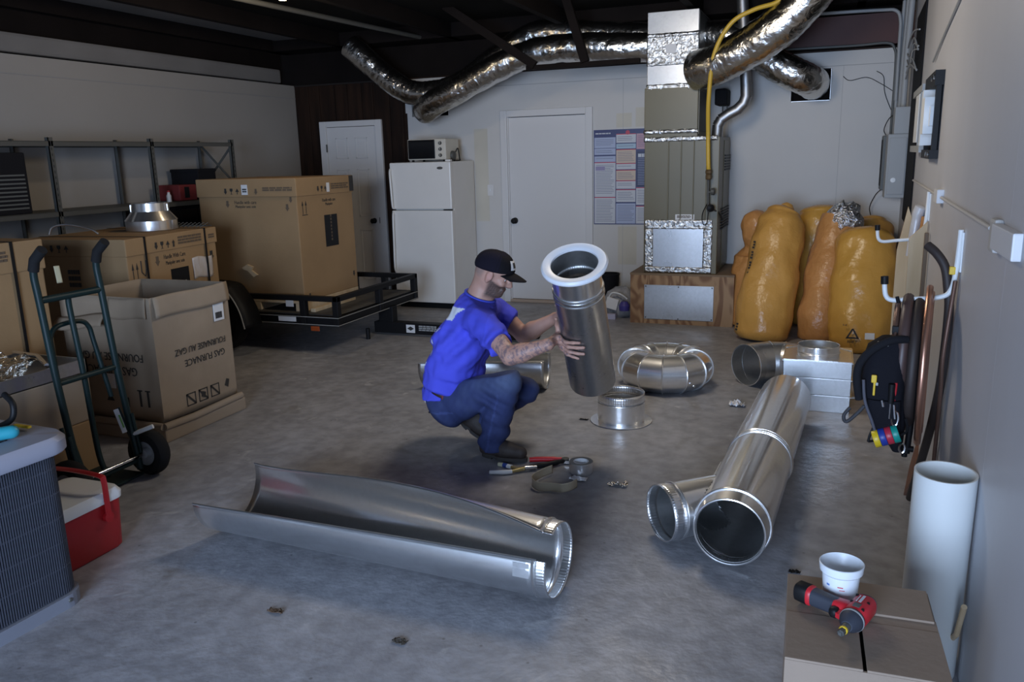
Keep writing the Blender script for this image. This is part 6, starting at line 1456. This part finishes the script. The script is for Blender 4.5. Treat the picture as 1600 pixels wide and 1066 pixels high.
# ------------------------------------------------------------------ the crouching man
V = lambda *a: np.array(a, float)
class SDF:
    """smooth union of tapered capsules and ellipsoids, meshed with surface nets"""
    def __init__(s): s.pr = []
    def cap(s, a, b, ra, rb, k=.02, clip=None): s.pr.append(('c', V(*a), V(*b), ra, rb, k, clip)); return s
    def ell(s, c, R, r, k=.02, sub=False): s.pr.append(('e', V(*c), np.array(R, float), V(*r), sub, k, None)); return s
    def mesh(s, h, disp=None, cut=None):
        lo = np.full(3, 1e9); hi = -lo
        for p in s.pr:
            if p[0] == 'c':
                m = max(p[3], p[4])+.05
                lo = np.minimum(lo, np.minimum(p[1], p[2])-m); hi = np.maximum(hi, np.maximum(p[1], p[2])+m)
            else: lo = np.minimum(lo, p[1]-p[3].max()-.05); hi = np.maximum(hi, p[1]+p[3].max()+.05)
        n = np.ceil((hi-lo)/h).astype(int)+1
        ax = [lo[i]+h*np.arange(n[i]) for i in range(3)]
        F = np.full(n, .06, np.float32)
        for p in s.pr:
            if p[0] == 'c': m = max(p[3], p[4])+.055; l, u = np.minimum(p[1], p[2])-m, np.maximum(p[1], p[2])+m
            else: m = p[3].max()+.055; l, u = p[1]-m, p[1]+m
            i0 = np.maximum(((l-lo)/h).astype(int), 0); i1 = np.minimum(((u-lo)/h).astype(int)+2, n)
            G = np.stack(np.meshgrid(*[ax[i][i0[i]:i1[i]] for i in range(3)], indexing='ij'), -1)
            if p[0] == 'c':
                ab = p[2]-p[1]; t = np.clip(((G-p[1])@ab)/max(1e-9, ab@ab), 0, 1)
                d = np.linalg.norm(G-(p[1]+t[..., None]*ab), axis=-1)-(p[3]+(p[4]-p[3])*t)
                if p[6] is not None: d = np.maximum(d, (G-V(*p[6][0]))@(V(*p[6][1])/np.linalg.norm(p[6][1])))
            else:
                q = ((G-p[1])@p[2].T)/p[3]; k0 = np.linalg.norm(q, axis=-1); k1 = np.linalg.norm(q/p[3], axis=-1)+1e-9
                d = k0*(k0-1)/k1
            sl = tuple(slice(i0[i], i1[i]) for i in range(3)); A = F[sl]; k = p[5]
            if p[0] == 'e' and p[4]:
                hh = np.maximum(k-np.abs(A+d), 0)/k; F[sl] = np.maximum(A, -d)+hh*hh*k*.25
            else:
                hh = np.maximum(k-np.abs(A-d), 0)/k; F[sl] = np.minimum(A, d)-hh*hh*k*.25
        if disp is not None or cut is not None:
            G = np.stack(np.meshgrid(*ax, indexing='ij'), -1)
            if disp is not None: F = F+disp(G).astype(np.float32)
            if cut is not None:
                for (o, nn) in cut: F = np.maximum(F, ((G-V(*o))@(V(*nn)/np.linalg.norm(nn))).astype(np.float32))
        S = F < 0
        c = [S[i:n[0]-1+i, j:n[1]-1+j, k:n[2]-1+k] for i in (0, 1) for j in (0, 1) for k in (0, 1)]
        cnt = sum(x.astype(np.int8) for x in c); act = (cnt > 0) & (cnt < 8)
        I = np.argwhere(act); idx = -np.ones(act.shape, int); idx[act] = np.arange(len(I))
        acc = np.zeros((len(I), 3)); w = np.zeros(len(I))
        cor = [np.array((i, j, k)) for i in (0, 1) for j in (0, 1) for k in (0, 1)]
        for a in range(8):
            for b in range(a+1, 8):
                if abs(cor[a]-cor[b]).sum() != 1: continue
                fa = F[tuple((I+cor[a]).T)]; fb = F[tuple((I+cor[b]).T)]; x = (fa < 0) != (fb < 0)
                t = np.where(x, fa/np.where(fa == fb, 1, fa-fb), 0)
                acc += np.where(x[:, None], cor[a]+t[:, None]*(cor[b]-cor[a]), 0); w += x
        vs = lo+(I+acc/w[:, None])*h
        fs = []
        for d in range(3):
            e = np.zeros(3, int); e[d] = 1; u, v = [np.eye(3, dtype=int)[(d+q) % 3] for q in (1, 2)]
            s0 = S[tuple(slice(0, n[i]-e[i]) for i in range(3))]; s1 = S[tuple(slice(e[i], n[i]) for i in range(3))]
            for flip in (0, 1):
                E = np.argwhere((s0 & ~s1) if not flip else (~s0 & s1))
                ok = np.all(E >= 1, axis=1) & np.all(E < np.array(n)-1, axis=1); E = E[ok]
                q = np.stack([idx[tuple(x.T)] for x in (E-u-v, E-v, E, E-u)], 1)
                fs.append(q if not flip else q[:, ::-1])
        return vs, np.concatenate(fs)

def sdf_obj(name, s, h, m, parent, color=None, disp=None, cut=None, iters=2):
    vs, fs = s.mesh(h, disp, cut)
    me = bpy.data.meshes.new(name); base = np.array(parent.location) if not parent.parent else np.array(parent.parent.location)
    me.from_pydata((vs-base).tolist(), [], fs.tolist()); me.materials.append(m)
    bm = bmesh.new(); bm.from_mesh(me)
    for _ in range(iters): bmesh.ops.smooth_vert(bm, verts=bm.verts[:], factor=.5, use_axis_x=True, use_axis_y=True, use_axis_z=True)
    bm.to_mesh(me); bm.free()
    if color is not None:
        at = me.color_attributes.new('tint', 'FLOAT_COLOR', 'POINT')
        col = color(vs); at.data.foreach_set('color', np.concatenate([col, np.ones((len(col), 1))], 1).astype(np.float32).ravel())
    me.polygons.foreach_set('use_smooth', [True]*len(me.polygons))
    o = bpy.data.objects.new(name, me); C.objects.link(o); o.parent = parent
    return o
def tint_mat(name, rough, sss=0.0, bump=0.0, bscale=60, spec=.4):
    m = mat(name, (.5, .5, .5), rough, bump=bump, bscale=bscale, spec=spec); nt = m.node_tree
    a = nt.nodes.new('ShaderNodeVertexColor'); a.layer_name = 'tint'
    nt.links.new(a.outputs[0], nt.nodes['Principled BSDF'].inputs['Base Color'])
    if sss:
        b = nt.nodes['Principled BSDF']; b.inputs['Subsurface Weight'].default_value = sss; b.inputs['Subsurface Radius'].default_value = (.012, .005, .003); b.inputs['Subsurface Scale'].default_value = 1.0
    return m
def fbm(P, s, seed=0):
    """cheap smooth pseudo noise on arrays"""
    r = np.zeros(P.shape[:-1]); rs = np.random.RandomState(seed)
    for o in range(7):
        w = rs.normal(size=3)*s*(1+.5*o); r += np.sin(P@w+rs.uniform(0, 6.28))/(1+.25*o)
    return r/3.2

man = thing('person', 'man in a blue t-shirt, jeans and black cap crouching with the tilted pipe', 'person', (-1.72, 3.95, 0))
hf, hu, hs = V(.88, 0, -.47), V(.47, 0, .88), V(0, -1, 0)
hc = V(-1.672, 3.97, .985)
def H(f, u, s=0.0): return hc+hf*f+hu*u+hs*s
HR = np.stack([hf, hs, hu])
sh_n, sh_f = V(-1.655, 3.79, .775), V(-1.715, 4.15, .755)
elb_n, wr_n = V(-1.457, 3.66, .628), V(-1.262, 3.672, .697)
elb_f, wr_f = V(-1.568, 4.15, .625), V(-1.36, 4.09, .745)
pA = V(*pT); pX = V(*ax_)
e2 = V(1, 0, 0)-pX*pX[0]; e2 /= np.linalg.norm(e2); e1 = np.cross(pX, e2); e1 = e1 if e1[1] < 0 else -e1
def PS(hh, ang, off=.0):
    a = math.radians(ang); return pA+pX*hh+(e1*math.cos(a)+e2*math.sin(a))*(.1225+off)
B = SDF()
# head
B.ell(H(-.004, .040), HR, (.100, .076, .092), .01)
B.cap(H(.03, -.02), H(.068, -.066), .058, .033, .02); B.cap(H(-.01, -.02, .045), H(.055, -.07, .02), .030, .022, .02); B.cap(H(-.01, -.02, -.045), H(.055, -.07, -.02), .030, .022, .02)
B.cap(H(.076, .040), H(.080, .010), .040, .036, .015)
B.cap(H(.096, .036), H(.118, -.002), .009, .0125, .006); B.cap(H(.110, -.006, .011), H(.110, -.006, -.011), .0095, .0095, .006)
B.cap(H(.088, .048, .035), H(.088, .048, -.035), .014, .014, .012)
for s_ in (1, -1):
    B.ell(H(.100, .024, .032*s_), HR, (.016, .017, .013), .010, True)
    B.ell(H(.078, -.002, .042*s_), HR, (.020, .018, .02), .02)
    B.ell(H(.014, .014, .079*s_), HR, (.020, .010, .032), .005); B.ell(H(.018, .016, .090*s_), HR, (.011, .006, .020), .005, True)
    B.cap(H(.008, -.012, .077*s_), H(.012, -.018, .077*s_), .009, .008, .005)
B.cap(H(.0935, -.036, .020), H(.0935, -.036, -.020), .007, .007, .008); B.cap(H(.0915, -.047, .017), H(.0915, -.047, -.017), .0075, .0075, .008)
B.cap(H(-.028, -.02), (-1.745, 3.97, .865), .060, .068, .03)
B.cap((-1.745, 3.97, .865), (-1.76, 3.97, .78), .068, .10, .03)
# arms
for sh, el, wr in ((sh_n, elb_n, wr_n), (sh_f, elb_f, wr_f)):
    B.cap(sh, el, .056, .043, .02); md = el+(wr-el)*.3; B.cap(el, md, .043, .046, .02); B.cap(md, wr, .046, .029, .02)
# near hand
pm = PS(.425, -72, .014)
B.cap(wr_n, pm, .027, .026, .015)
kn_ = [PS(.385, -52, .012), PS(.410, -46, .012), PS(.437, -46, .012), PS(.460, -52, .011)]
for q in kn_: B.cap(pm, q, .018, .0135, .015)
fg = [[(.380, -28), (.372, -10), (.368, 4)], [(.404, -22), (.401, -3), (.399, 12)], [(.437, -22), (.440, -4), (.442, 10)], [(.466, -30), (.472, -15), (.476, -4)]]
for q, f_, r in zip(kn_, fg, (.0095, .0098, .0095, .0085)):
    pts = [q]+[PS(a, b, r*.95+(.006 if j == 0 else .0)) for j, (a, b) in enumerate(f_)]
    for j in range(3): B.cap(pts[j], pts[j+1], r*(1.1-.08*j), r*(1.02-.08*j), .006)
th = [pm+V(.002, .012, .015), PS(.375, -88, .016), PS(.340, -84, .011), PS(.312, -76, .010)]
for j in range(3): B.cap(th[j], th[j+1], (.017, .0125, .0105)[j], (.0125, .0108, .0092)[j], .008)
# far hand behind the pipe
pf = PS(.36, -138, .016); B.cap(wr_f, pf, .027, .026, .015)
for j, (a, b) in enumerate(((.315, -162), (.340, -165), (.365, -165), (.388, -160))):
    q = PS(a, b, .012); B.cap(pf, q, .018, .0125, .015); r = .0092
    B.cap(q, PS(a-.004*j+.003, b-26, .010), r*1.1, r, .006); B.cap(PS(a-.004*j+.003, b-26, .010), PS(a-.002, b-48, .009), r, r*.85, .006)
tf = [pf+V(0, -.012, .012), PS(.315, -116, .014), PS(.285, -104, .011), PS(.262, -96, .010)]
for j in range(3): B.cap(tf[j], tf[j+1], (.017, .0125, .0105)[j], (.0125, .0108, .0092)[j], .008)
def skin_col(P):
    n = fbm(P, 30, 3)[:, None]; base = V(.50, .285, .215)+n*V(.02, .015, .012)
    L = (P-hc)@np.stack([hf, hu, hs], 1); f, u, s = L[:, 0], L[:, 1], L[:, 2]
    inhead = (np.linalg.norm(L, axis=1) < .17)[:, None]
    fine = fbm(P, 260, 5)
    beard = np.clip((.030-u-.45*np.maximum(.02-f, 0)*0-.25*np.maximum(f-.07, 0))*40, 0, 1)*np.clip((f-.012)*60, 0, 1)*np.clip((u+.115)*40, 0, 1)
    beard *= np.clip((-.004-u+.35*np.maximum(.055-f, 0))*70, 0, 1)
    side = np.clip((f-.018)*50, 0, 1)*np.clip((.045-f)*50, 0, 1)*np.clip((.05-u)*50, 0, 1)*np.clip((np.abs(s)-.055)*60, 0, 1)
    bw = np.clip(np.maximum(beard*.95, side*.65)*(.9+.2*fine), 0, .95)[:, None]*inhead
    base = base*(1-bw)+V(.045, .034, .030)*bw
    hair = np.clip((-.022-f+.25*np.maximum(u, 0))*45, 0, 1)*np.clip((u+.028)*40, 0, 1)
    hw = np.clip(hair*(.55+.2*fine), 0, .8)[:, None]*inhead; base = base*(1-hw)+V(.20, .17, .16)*hw
    lip = (np.exp(-(((u+.042)/.010)**2))*np.clip((f-.088)*80, 0, 1)*(np.abs(s) < .024))[:, None]*inhead*.5; base = base*(1-lip)+V(.34, .17, .15)*lip
    # ears and cheek a little redder
    er = (np.clip((np.abs(s)-.074)*100, 0, 1)*np.clip(1-np.abs(u-.012)*22, 0, 1))[:, None]*inhead*.5; base = base*(1-er)+V(.56, .24, .19)*er
    # tattoo sleeve on the near forearm and hand
    ab = wr_n-elb_n; t = (P-elb_n)@ab/(ab@ab); dl = np.linalg.norm(P-(elb_n+np.clip(t, -1.0, 1.5)[:, None]*ab), axis=1)
    near = (P[:, 1] < 3.80) & (dl < .12) & (P[:, 0] > -1.56) & (P[:, 2] < .80)
    tat = np.clip((fbm(P, 70, 11)+.55*fbm(P, 150, 12)-.22)*5, 0, 1)*near*np.clip((1.55-t)*4, 0, 1)
    edge = np.clip(1-np.abs(fbm(P, 55, 17)-.05)*9, 0, 1)*near*np.clip((1.5-t)*4, 0, 1)
    tw = np.clip(np.maximum(tat*.6, edge*.75), 0, .75)[:, None]
    base = base*(1-tw)+V(.085, .085, .13)*tw
    return np.clip(base, 0, 1)
sdf_obj('body', B, .0045, tint_mat('skin', .5, .12), man, skin_col)
for s_ in (1, -1):
    m_ = MB(); m_.lathe([(0, -.009), (.006, -.006), (.0085, 0), (.006, .006), (0, .0085)], 14, axes(Vector(H(.085, .022, .032*s_)), Vector(hf))); e_ = m_.build('eye', mat('eye_white', (.6, .57, .55), .3), man, True)
    m_ = MB(); m_.lathe([(0, .0090), (.004, .0080), (.005, .0068)], 12, axes(Vector(H(.085, .022, .032*s_)), Vector(hf))); m_.build('iris', mat('iris', (.05, .035, .02), .3), e_, True)
    m_ = MB(); m_.tube([H(.098, .044, .015*s_), H(.099, .049, .032*s_), H(.088, .045, .048*s_)], [.003, .0045, .003], 6); m_.build('eyebrow', mat('brow_hair', (.07, .05, .04), .8), man, True)
# shirt
T = SDF()
for y, k in ((3.87, 0), (4.06, 1)):
    dx = -.03*k; dz = -.03*k
    T.cap((-1.930+dx, y, .345+dz), (-1.905+dx, y, .45+dz), .118, .120, .05); T.cap((-1.905+dx, y, .45+dz), (-1.835+dx, y, .62+dz), .120, .130, .05); T.cap((-1.835+dx, y, .62+dz), (-1.770+dx*.8, y, .755+dz), .130, .095, .05)
T.ell((-1.88, 3.96, .42), np.eye(3), (.13, .14, .13), .05)
T.cap((-1.775, 3.97, .83), (-1.757, 3.97, .852), .085, .078, .05)
T.cap((-1.70, 3.92, .80), (-1.715, 4.03, .785), .062, .062, .04); T.cap((-1.77, 3.90, .80), sh_n+V(-.015, 0, -.012), .085, .076, .05); T.cap((-1.79, 4.05, .785), sh_f+V(-.015, 0, -.012), .085, .074, .05)
for sh, el, se in ((sh_n, elb_n, .62), (sh_f, elb_f, .52)):
    d = (el-sh); en = sh+d*se; T.cap(sh+V(-.01, 0, -.005), en+d*.3, .076, .075, .035, clip=(en, d+V(.0, 0, .05)))
def folds(G):
    x, y, z = G[..., 0], G[..., 1], G[..., 2]
    f = .011*np.sin(70*(.8*x-.55*z)+9*y+2.2*np.sin(11*z+4*y))*np.clip((z-.42)*3, 0, 1)*np.clip((.85-z)*5, .2, 1)
    f = f+.015*np.sin(58*(z+.35*x)+5*np.sin(9*y)+2*np.sin(14*x))*np.clip((.50-z)*7, 0, 1)
    f = f+.005*fbm(G, 26, 8); return f
BL = V(.085, .095, .68)
def shirt_col(P):
    c = np.tile(BL, (len(P), 1))*(1+.05*fbm(P, 12, 4)[:, None])
    x, y, z = P[:, 0], P[:, 1], P[:, 2]
    # raglan shoulder panel a shade deeper
    pan = ((z > .74+(x+1.73)*-.55) & (x > -1.75) & (y < 3.97) & (z > .70) & (x < -1.60)); c[pan] *= .86
    back = x < -1.945+(z-.55)*.75
    rows = [(.765, .832, 34, .85), (.70, .725, 60, .45), (.63, .655, 60, .5), (.565, .595, 60, .5), (.51, .53, 60, .3)]
    for (z0, z1, fq, th_) in rows:
        w = back & (z > z0) & (z < z1) & (np.sin(fq*y*2)+.4*np.sin(fq*5.1*y+z*40) > -th_) & (y > 3.79) & (y < 4.10)
        c[w] = V(.72, .74, .80)
    return np.clip(c, 0, 1)
shirt = sdf_obj('t_shirt', T, .0075, tint_mat('blue_cotton', .85, bump=.08, bscale=220, spec=.2), man, shirt_col, folds, cut=[((-1.93, 3.95, .300), (.10, -.12, -1)), ((-1.745, 3.97, .872), (.35, 0, .92))], iters=2)
m_ = MB(); MA_ = axes((-1.743, 3.97, .872), (.35, 0, .92)); m_.tube([MA_ @ Vector((.083*math.cos(a*2*PI/36), .083*math.sin(a*2*PI/36), 0)) for a in range(36)], .0075, 8, closed=True); m_.build('collar', mat('blue_rib', (.05, .072, .52), .85), shirt, True)
# jeans
J = SDF()
hip_n, kne_n, ank_n = V(-1.905, 3.865, .272), V(-1.538, 3.80, .452), V(-1.652, 3.86, .10)
hip_f, kne_f, ank_f = V(-1.935, 4.055, .255), V(-1.565, 4.14, .312), V(-1.80, 4.085, .125)
J.ell((-1.935, 3.96, .285), np.eye(3), (.135, .175, .125), .05); J.cap((-1.935, 3.89, .33), (-1.93, 3.89, .375), .115, .112, .04); J.cap((-1.965, 4.03, .32), (-1.96, 4.03, .36), .115, .112, .04)
for hp, kn, an in ((hip_n, kne_n, ank_n), (hip_f, kne_f, ank_f)):
    J.cap(hp, kn, .118, .078, .03)
J.cap(kne_n, (-1.60, 3.825, .27), .080, .079, .02); J.cap((-1.60, 3.825, .27), (-1.655, 3.858, .07), .079, .074, .02)
J.cap(kne_f, ank_f, .078, .066, .02)
def jfold(G):
    x, y, z = G[..., 0], G[..., 1], G[..., 2]
    kn = np.exp(-(((x+1.60)/.10)**2+((z-.36)/.12)**2))
    f = .014*np.sin(75*(z+.5*x)+3*np.sin(12*y))*kn
    f = f+.0105*np.sin(62*z-20*x+2*np.sin(20*y))*np.clip((.26-z)*8, 0, 1)*(x > -1.75)
    f = f+.008*np.sin(40*(x+.9*z)+6*y)*np.clip((-1.72-x)*6, 0, 1)
    return f+.002*fbm(G, 30, 9)
def jean_col(P):
    c = np.tile(V(.034, .046, .125), (len(P), 1)); x, y, z = P[:, 0], P[:, 1], P[:, 2]
    wear = np.exp(-(((x+1.50)/.08)**2+((z-.48)/.07)**2))+.7*np.exp(-(((x+1.70)/.16)**2+((z-.46)/.05)**2))+.35*np.clip(fbm(P, 14, 6), 0, 1)
    c = c+np.clip(wear, 0, 1.2)[:, None]*V(.045, .060, .075)
    c *= (1+.10*fbm(P, 90, 7))[:, None]
    # side seam down the shin and pocket stitching
    ab = V(-1.655, 3.858, .07)-kne_n; t = ((P-kne_n)@ab)/(ab@ab); q = P-(kne_n+t[:, None]*ab)
    seam = (np.abs(q[:, 0]+.005) < .005) & (q[:, 1] < -.04) & (t > .1) & (z < .40); c[seam] *= 1.35
    pk = (np.abs(z-(.262+.06*(x+1.9))) < .0045) & (x < -1.83) & (x > -1.97) & (y < 3.85); c[pk] *= 1.5
    return np.clip(c, 0, 1)
jeans = sdf_obj('jeans', J, .007, tint_mat('denim', .85, bump=.15, bscale=260, spec=.2), man, jean_col, jfold, cut=[((-1.652, 3.86, .052), (-.05, 0, -1)), ((-1.945, 3.95, .40), (-.25, 0, 1))])
m_ = MB()
for i in range(49): pass
bel = [(-1.95+.128*math.cos(a*2*PI/48)-.03*math.sin(a*2*PI/48), 3.955+.192*math.sin(a*2*PI/48), .365-.05*math.cos(a*2*PI/48)) for a in range(48)]
m_.tube(bel, .010, 8, closed=True, exact=True)
for i, v in enumerate(m_.v):
    c = Vector(bel[i//8]); d = v-c; m_.v[i] = c+Vector((d.x*.6, d.y*.6, d.z*1.9))
m_.build('belt', mat('dark_belt', (.03, .018, .014), .5), man, True)
m_ = MB(); m_.cbox(-.014, .014, -.004, .004, -.016, .016, .003, Matrix.Translation((-1.885, 3.762, .352))); m_.build('belt_tab', mat('maroon_leather', (.16, .03, .03), .5), man)
m_ = MB(); m_.tube([(-1.868, 3.757, .352), (-1.858, 3.757, .338), (-1.85, 3.757, .34)], .004, 6); m_.build('key_clip', CHROME, man, True)
m_ = MB(); m_.grid(lambda u, v: Vector((-2.05-.004*math.sin(v*3)+.02*u, 3.86+.12*u, .325-.05*v+.02*u)), 4, 4); m_.build('undershirt_hem', WHITE_PRINT, man, True, solid=.004)
m_ = MB(); m_.cbox(-.03, .03, -.012, .012, -.005, .005, .003, Matrix.Translation((-2.02, 3.9, .215)) @ Matrix.Rotation(-.15, 4, 'Y')); m_.build('tool_clip', BLACK, man)
# boots
LEA = mat('boot_leather', (.045, .034, .030), .65, var=.3, vscale=12, bump=.15, bscale=50); SOLE = mat('boot_sole', (.05, .047, .045), .8)
def boot(heel, toe, shaft, hl, tw=.0):
    heel, toe, shaft = V(*heel), V(*toe), V(*shaft); d = toe-heel; S = SDF()
    S.cap(heel+d*.12, heel+d*.55, .044, .046, .03); S.cap(heel+d*.5, toe-d*.13, .046, .036, .03); S.cap(heel+d*.14, shaft, .046, .056, .03)
    up = np.cross(np.cross(d, V(0, 0, 1)), d); up /= np.linalg.norm(up); base = heel+d*.5-up*.028
    o = sdf_obj('boot', S, .007, LEA, man, cut=[(base, -up)])
    # sole
    dn = d/np.linalg.norm(d); sd = np.cross(dn, up); L = np.linalg.norm(d); pts = []
    for k in range(40):
        a = 2*PI*k/40; c, s = math.cos(a), math.sin(a); t = .5+.53*c; wd = .050*(.86+.22*math.sin(t*PI*1.0)*(t > .4)-.06*(t < .35)); pts.append((t*L, wd*s))
    M = Matrix(((dn[0], sd[0], up[0], 0), (dn[1], sd[1], up[1], 0), (dn[2], sd[2], up[2], 0), (0, 0, 0, 1))); M.translation = Vector(base-d*.5)
    q = MB(); q.prism(pts, -.014, .004, M); s_ = q.build('sole', SOLE, o, True)
    q = MB(); q.prism([(x, y) for x, y in pts if x < L*.33]+[], -.026, -.013, M); q.build('heel', SOLE, o)
    q = MB(); q.prism([(x*1.004-.001, y*1.05) for x, y in pts], .002, .007, M); q.build('welt', LEA, o)
boot((-1.712, 3.868, .054), (-1.452, 3.842, .048), (-1.655, 3.862, .125), 0)
boot((-1.905, 4.065, .150), (-1.725, 4.055, .040), (-1.83, 4.08, .165), 1)
# cap
CAPM = mat('black_cap_twill', (.009, .008, .010), .85, spec=.15, bump=.1, bscale=300); CAPN = mat('navy_cap_mesh', (.012, .010, .018), .9, spec=.15, bump=.25, bscale=400)
def capdome(u, v):
    a = (u*2-1)*PI                   # a = 0 front
    f = math.cos(a); s = math.sin(a)
    bot = .038+.028*f; e = v*PI/2
    c = H(-.004, .045); R = (.112, .090, .095+.005*f)
    zb = math.asin(max(-.9, min(.9, (bot-.045)/R[2]))); el = zb+(PI/2-zb)*v
    k = (.97 if v < .02 else 1)
    p = c+hf*(R[0]*math.cos(el)**.9*f*k)+hs*(R[1]*math.cos(el)**.9*s*k)+hu*(R[2]*math.sin(el))
    return Vector(p)
m_ = MB(); m_.grid(lambda u, v: capdome(u, min(v, .995)), 48, 14, closed_u=True); cap = m_.build('cap', CAPN, man, True, solid=.003, angle=70)
m_ = MB(); m_.grid(lambda u, v: Vector(V(*capdome(.5+(u-.5)*.36, .0+v*.72))+(V(*capdome(.5+(u-.5)*.36, v*.72))-H(-.004, .045))*.018), 14, 10); m_.build('front_panel', CAPM, cap, True)
def brim(u, v):
    a = (u-.5)*2; s = a*.074*(1-.12*v*v); f = .096-.030*a*a+(.090*v)*(1-.35*a*a); uu = .066+.006*v-.022*a*a-.008*v*v
    return Vector(H(f, uu, s))
m_ = MB(); m_.grid(brim, 20, 10); m_.build('brim', CAPM, cap, True, solid=.004)
m_ = MB(); m_.lathe([(0, .004), (.007, .002), (.008, 0)], 12, axes(Vector(H(-.004, .141)), Vector(hu))); m_.build('button', CAPM, cap, True)
m_ = MB(); m_.grid(lambda u, v: Vector(V(*capdome(.5+(u-.5)*.13, .16+v*.36))+(V(*capdome(.5+(u-.5)*.13, .16+v*.36))-H(-.004, .045))*.034), 8, 6); m_.build('patch', WHITE_PRINT, cap, True)
m_ = MB(); m_.grid(lambda u, v: Vector(V(*capdome(.5+(u-.5)*.06, .24+v*.20))+(V(*capdome(.5+(u-.5)*.06, .24+v*.20))-H(-.004, .045))*.042), 6, 4); m_.build('patch_mark', PRINT, cap, True)
for k in range(5):
    a = .1+.2*k; m_ = MB(); m_.tube([Vector(V(*capdome(a, v/12*.98))+(V(*capdome(a, v/12*.98))-H(-.004, .045))*.012) for v in range(13)], .0016, 5); m_.build('seam', CAPM, cap, True)
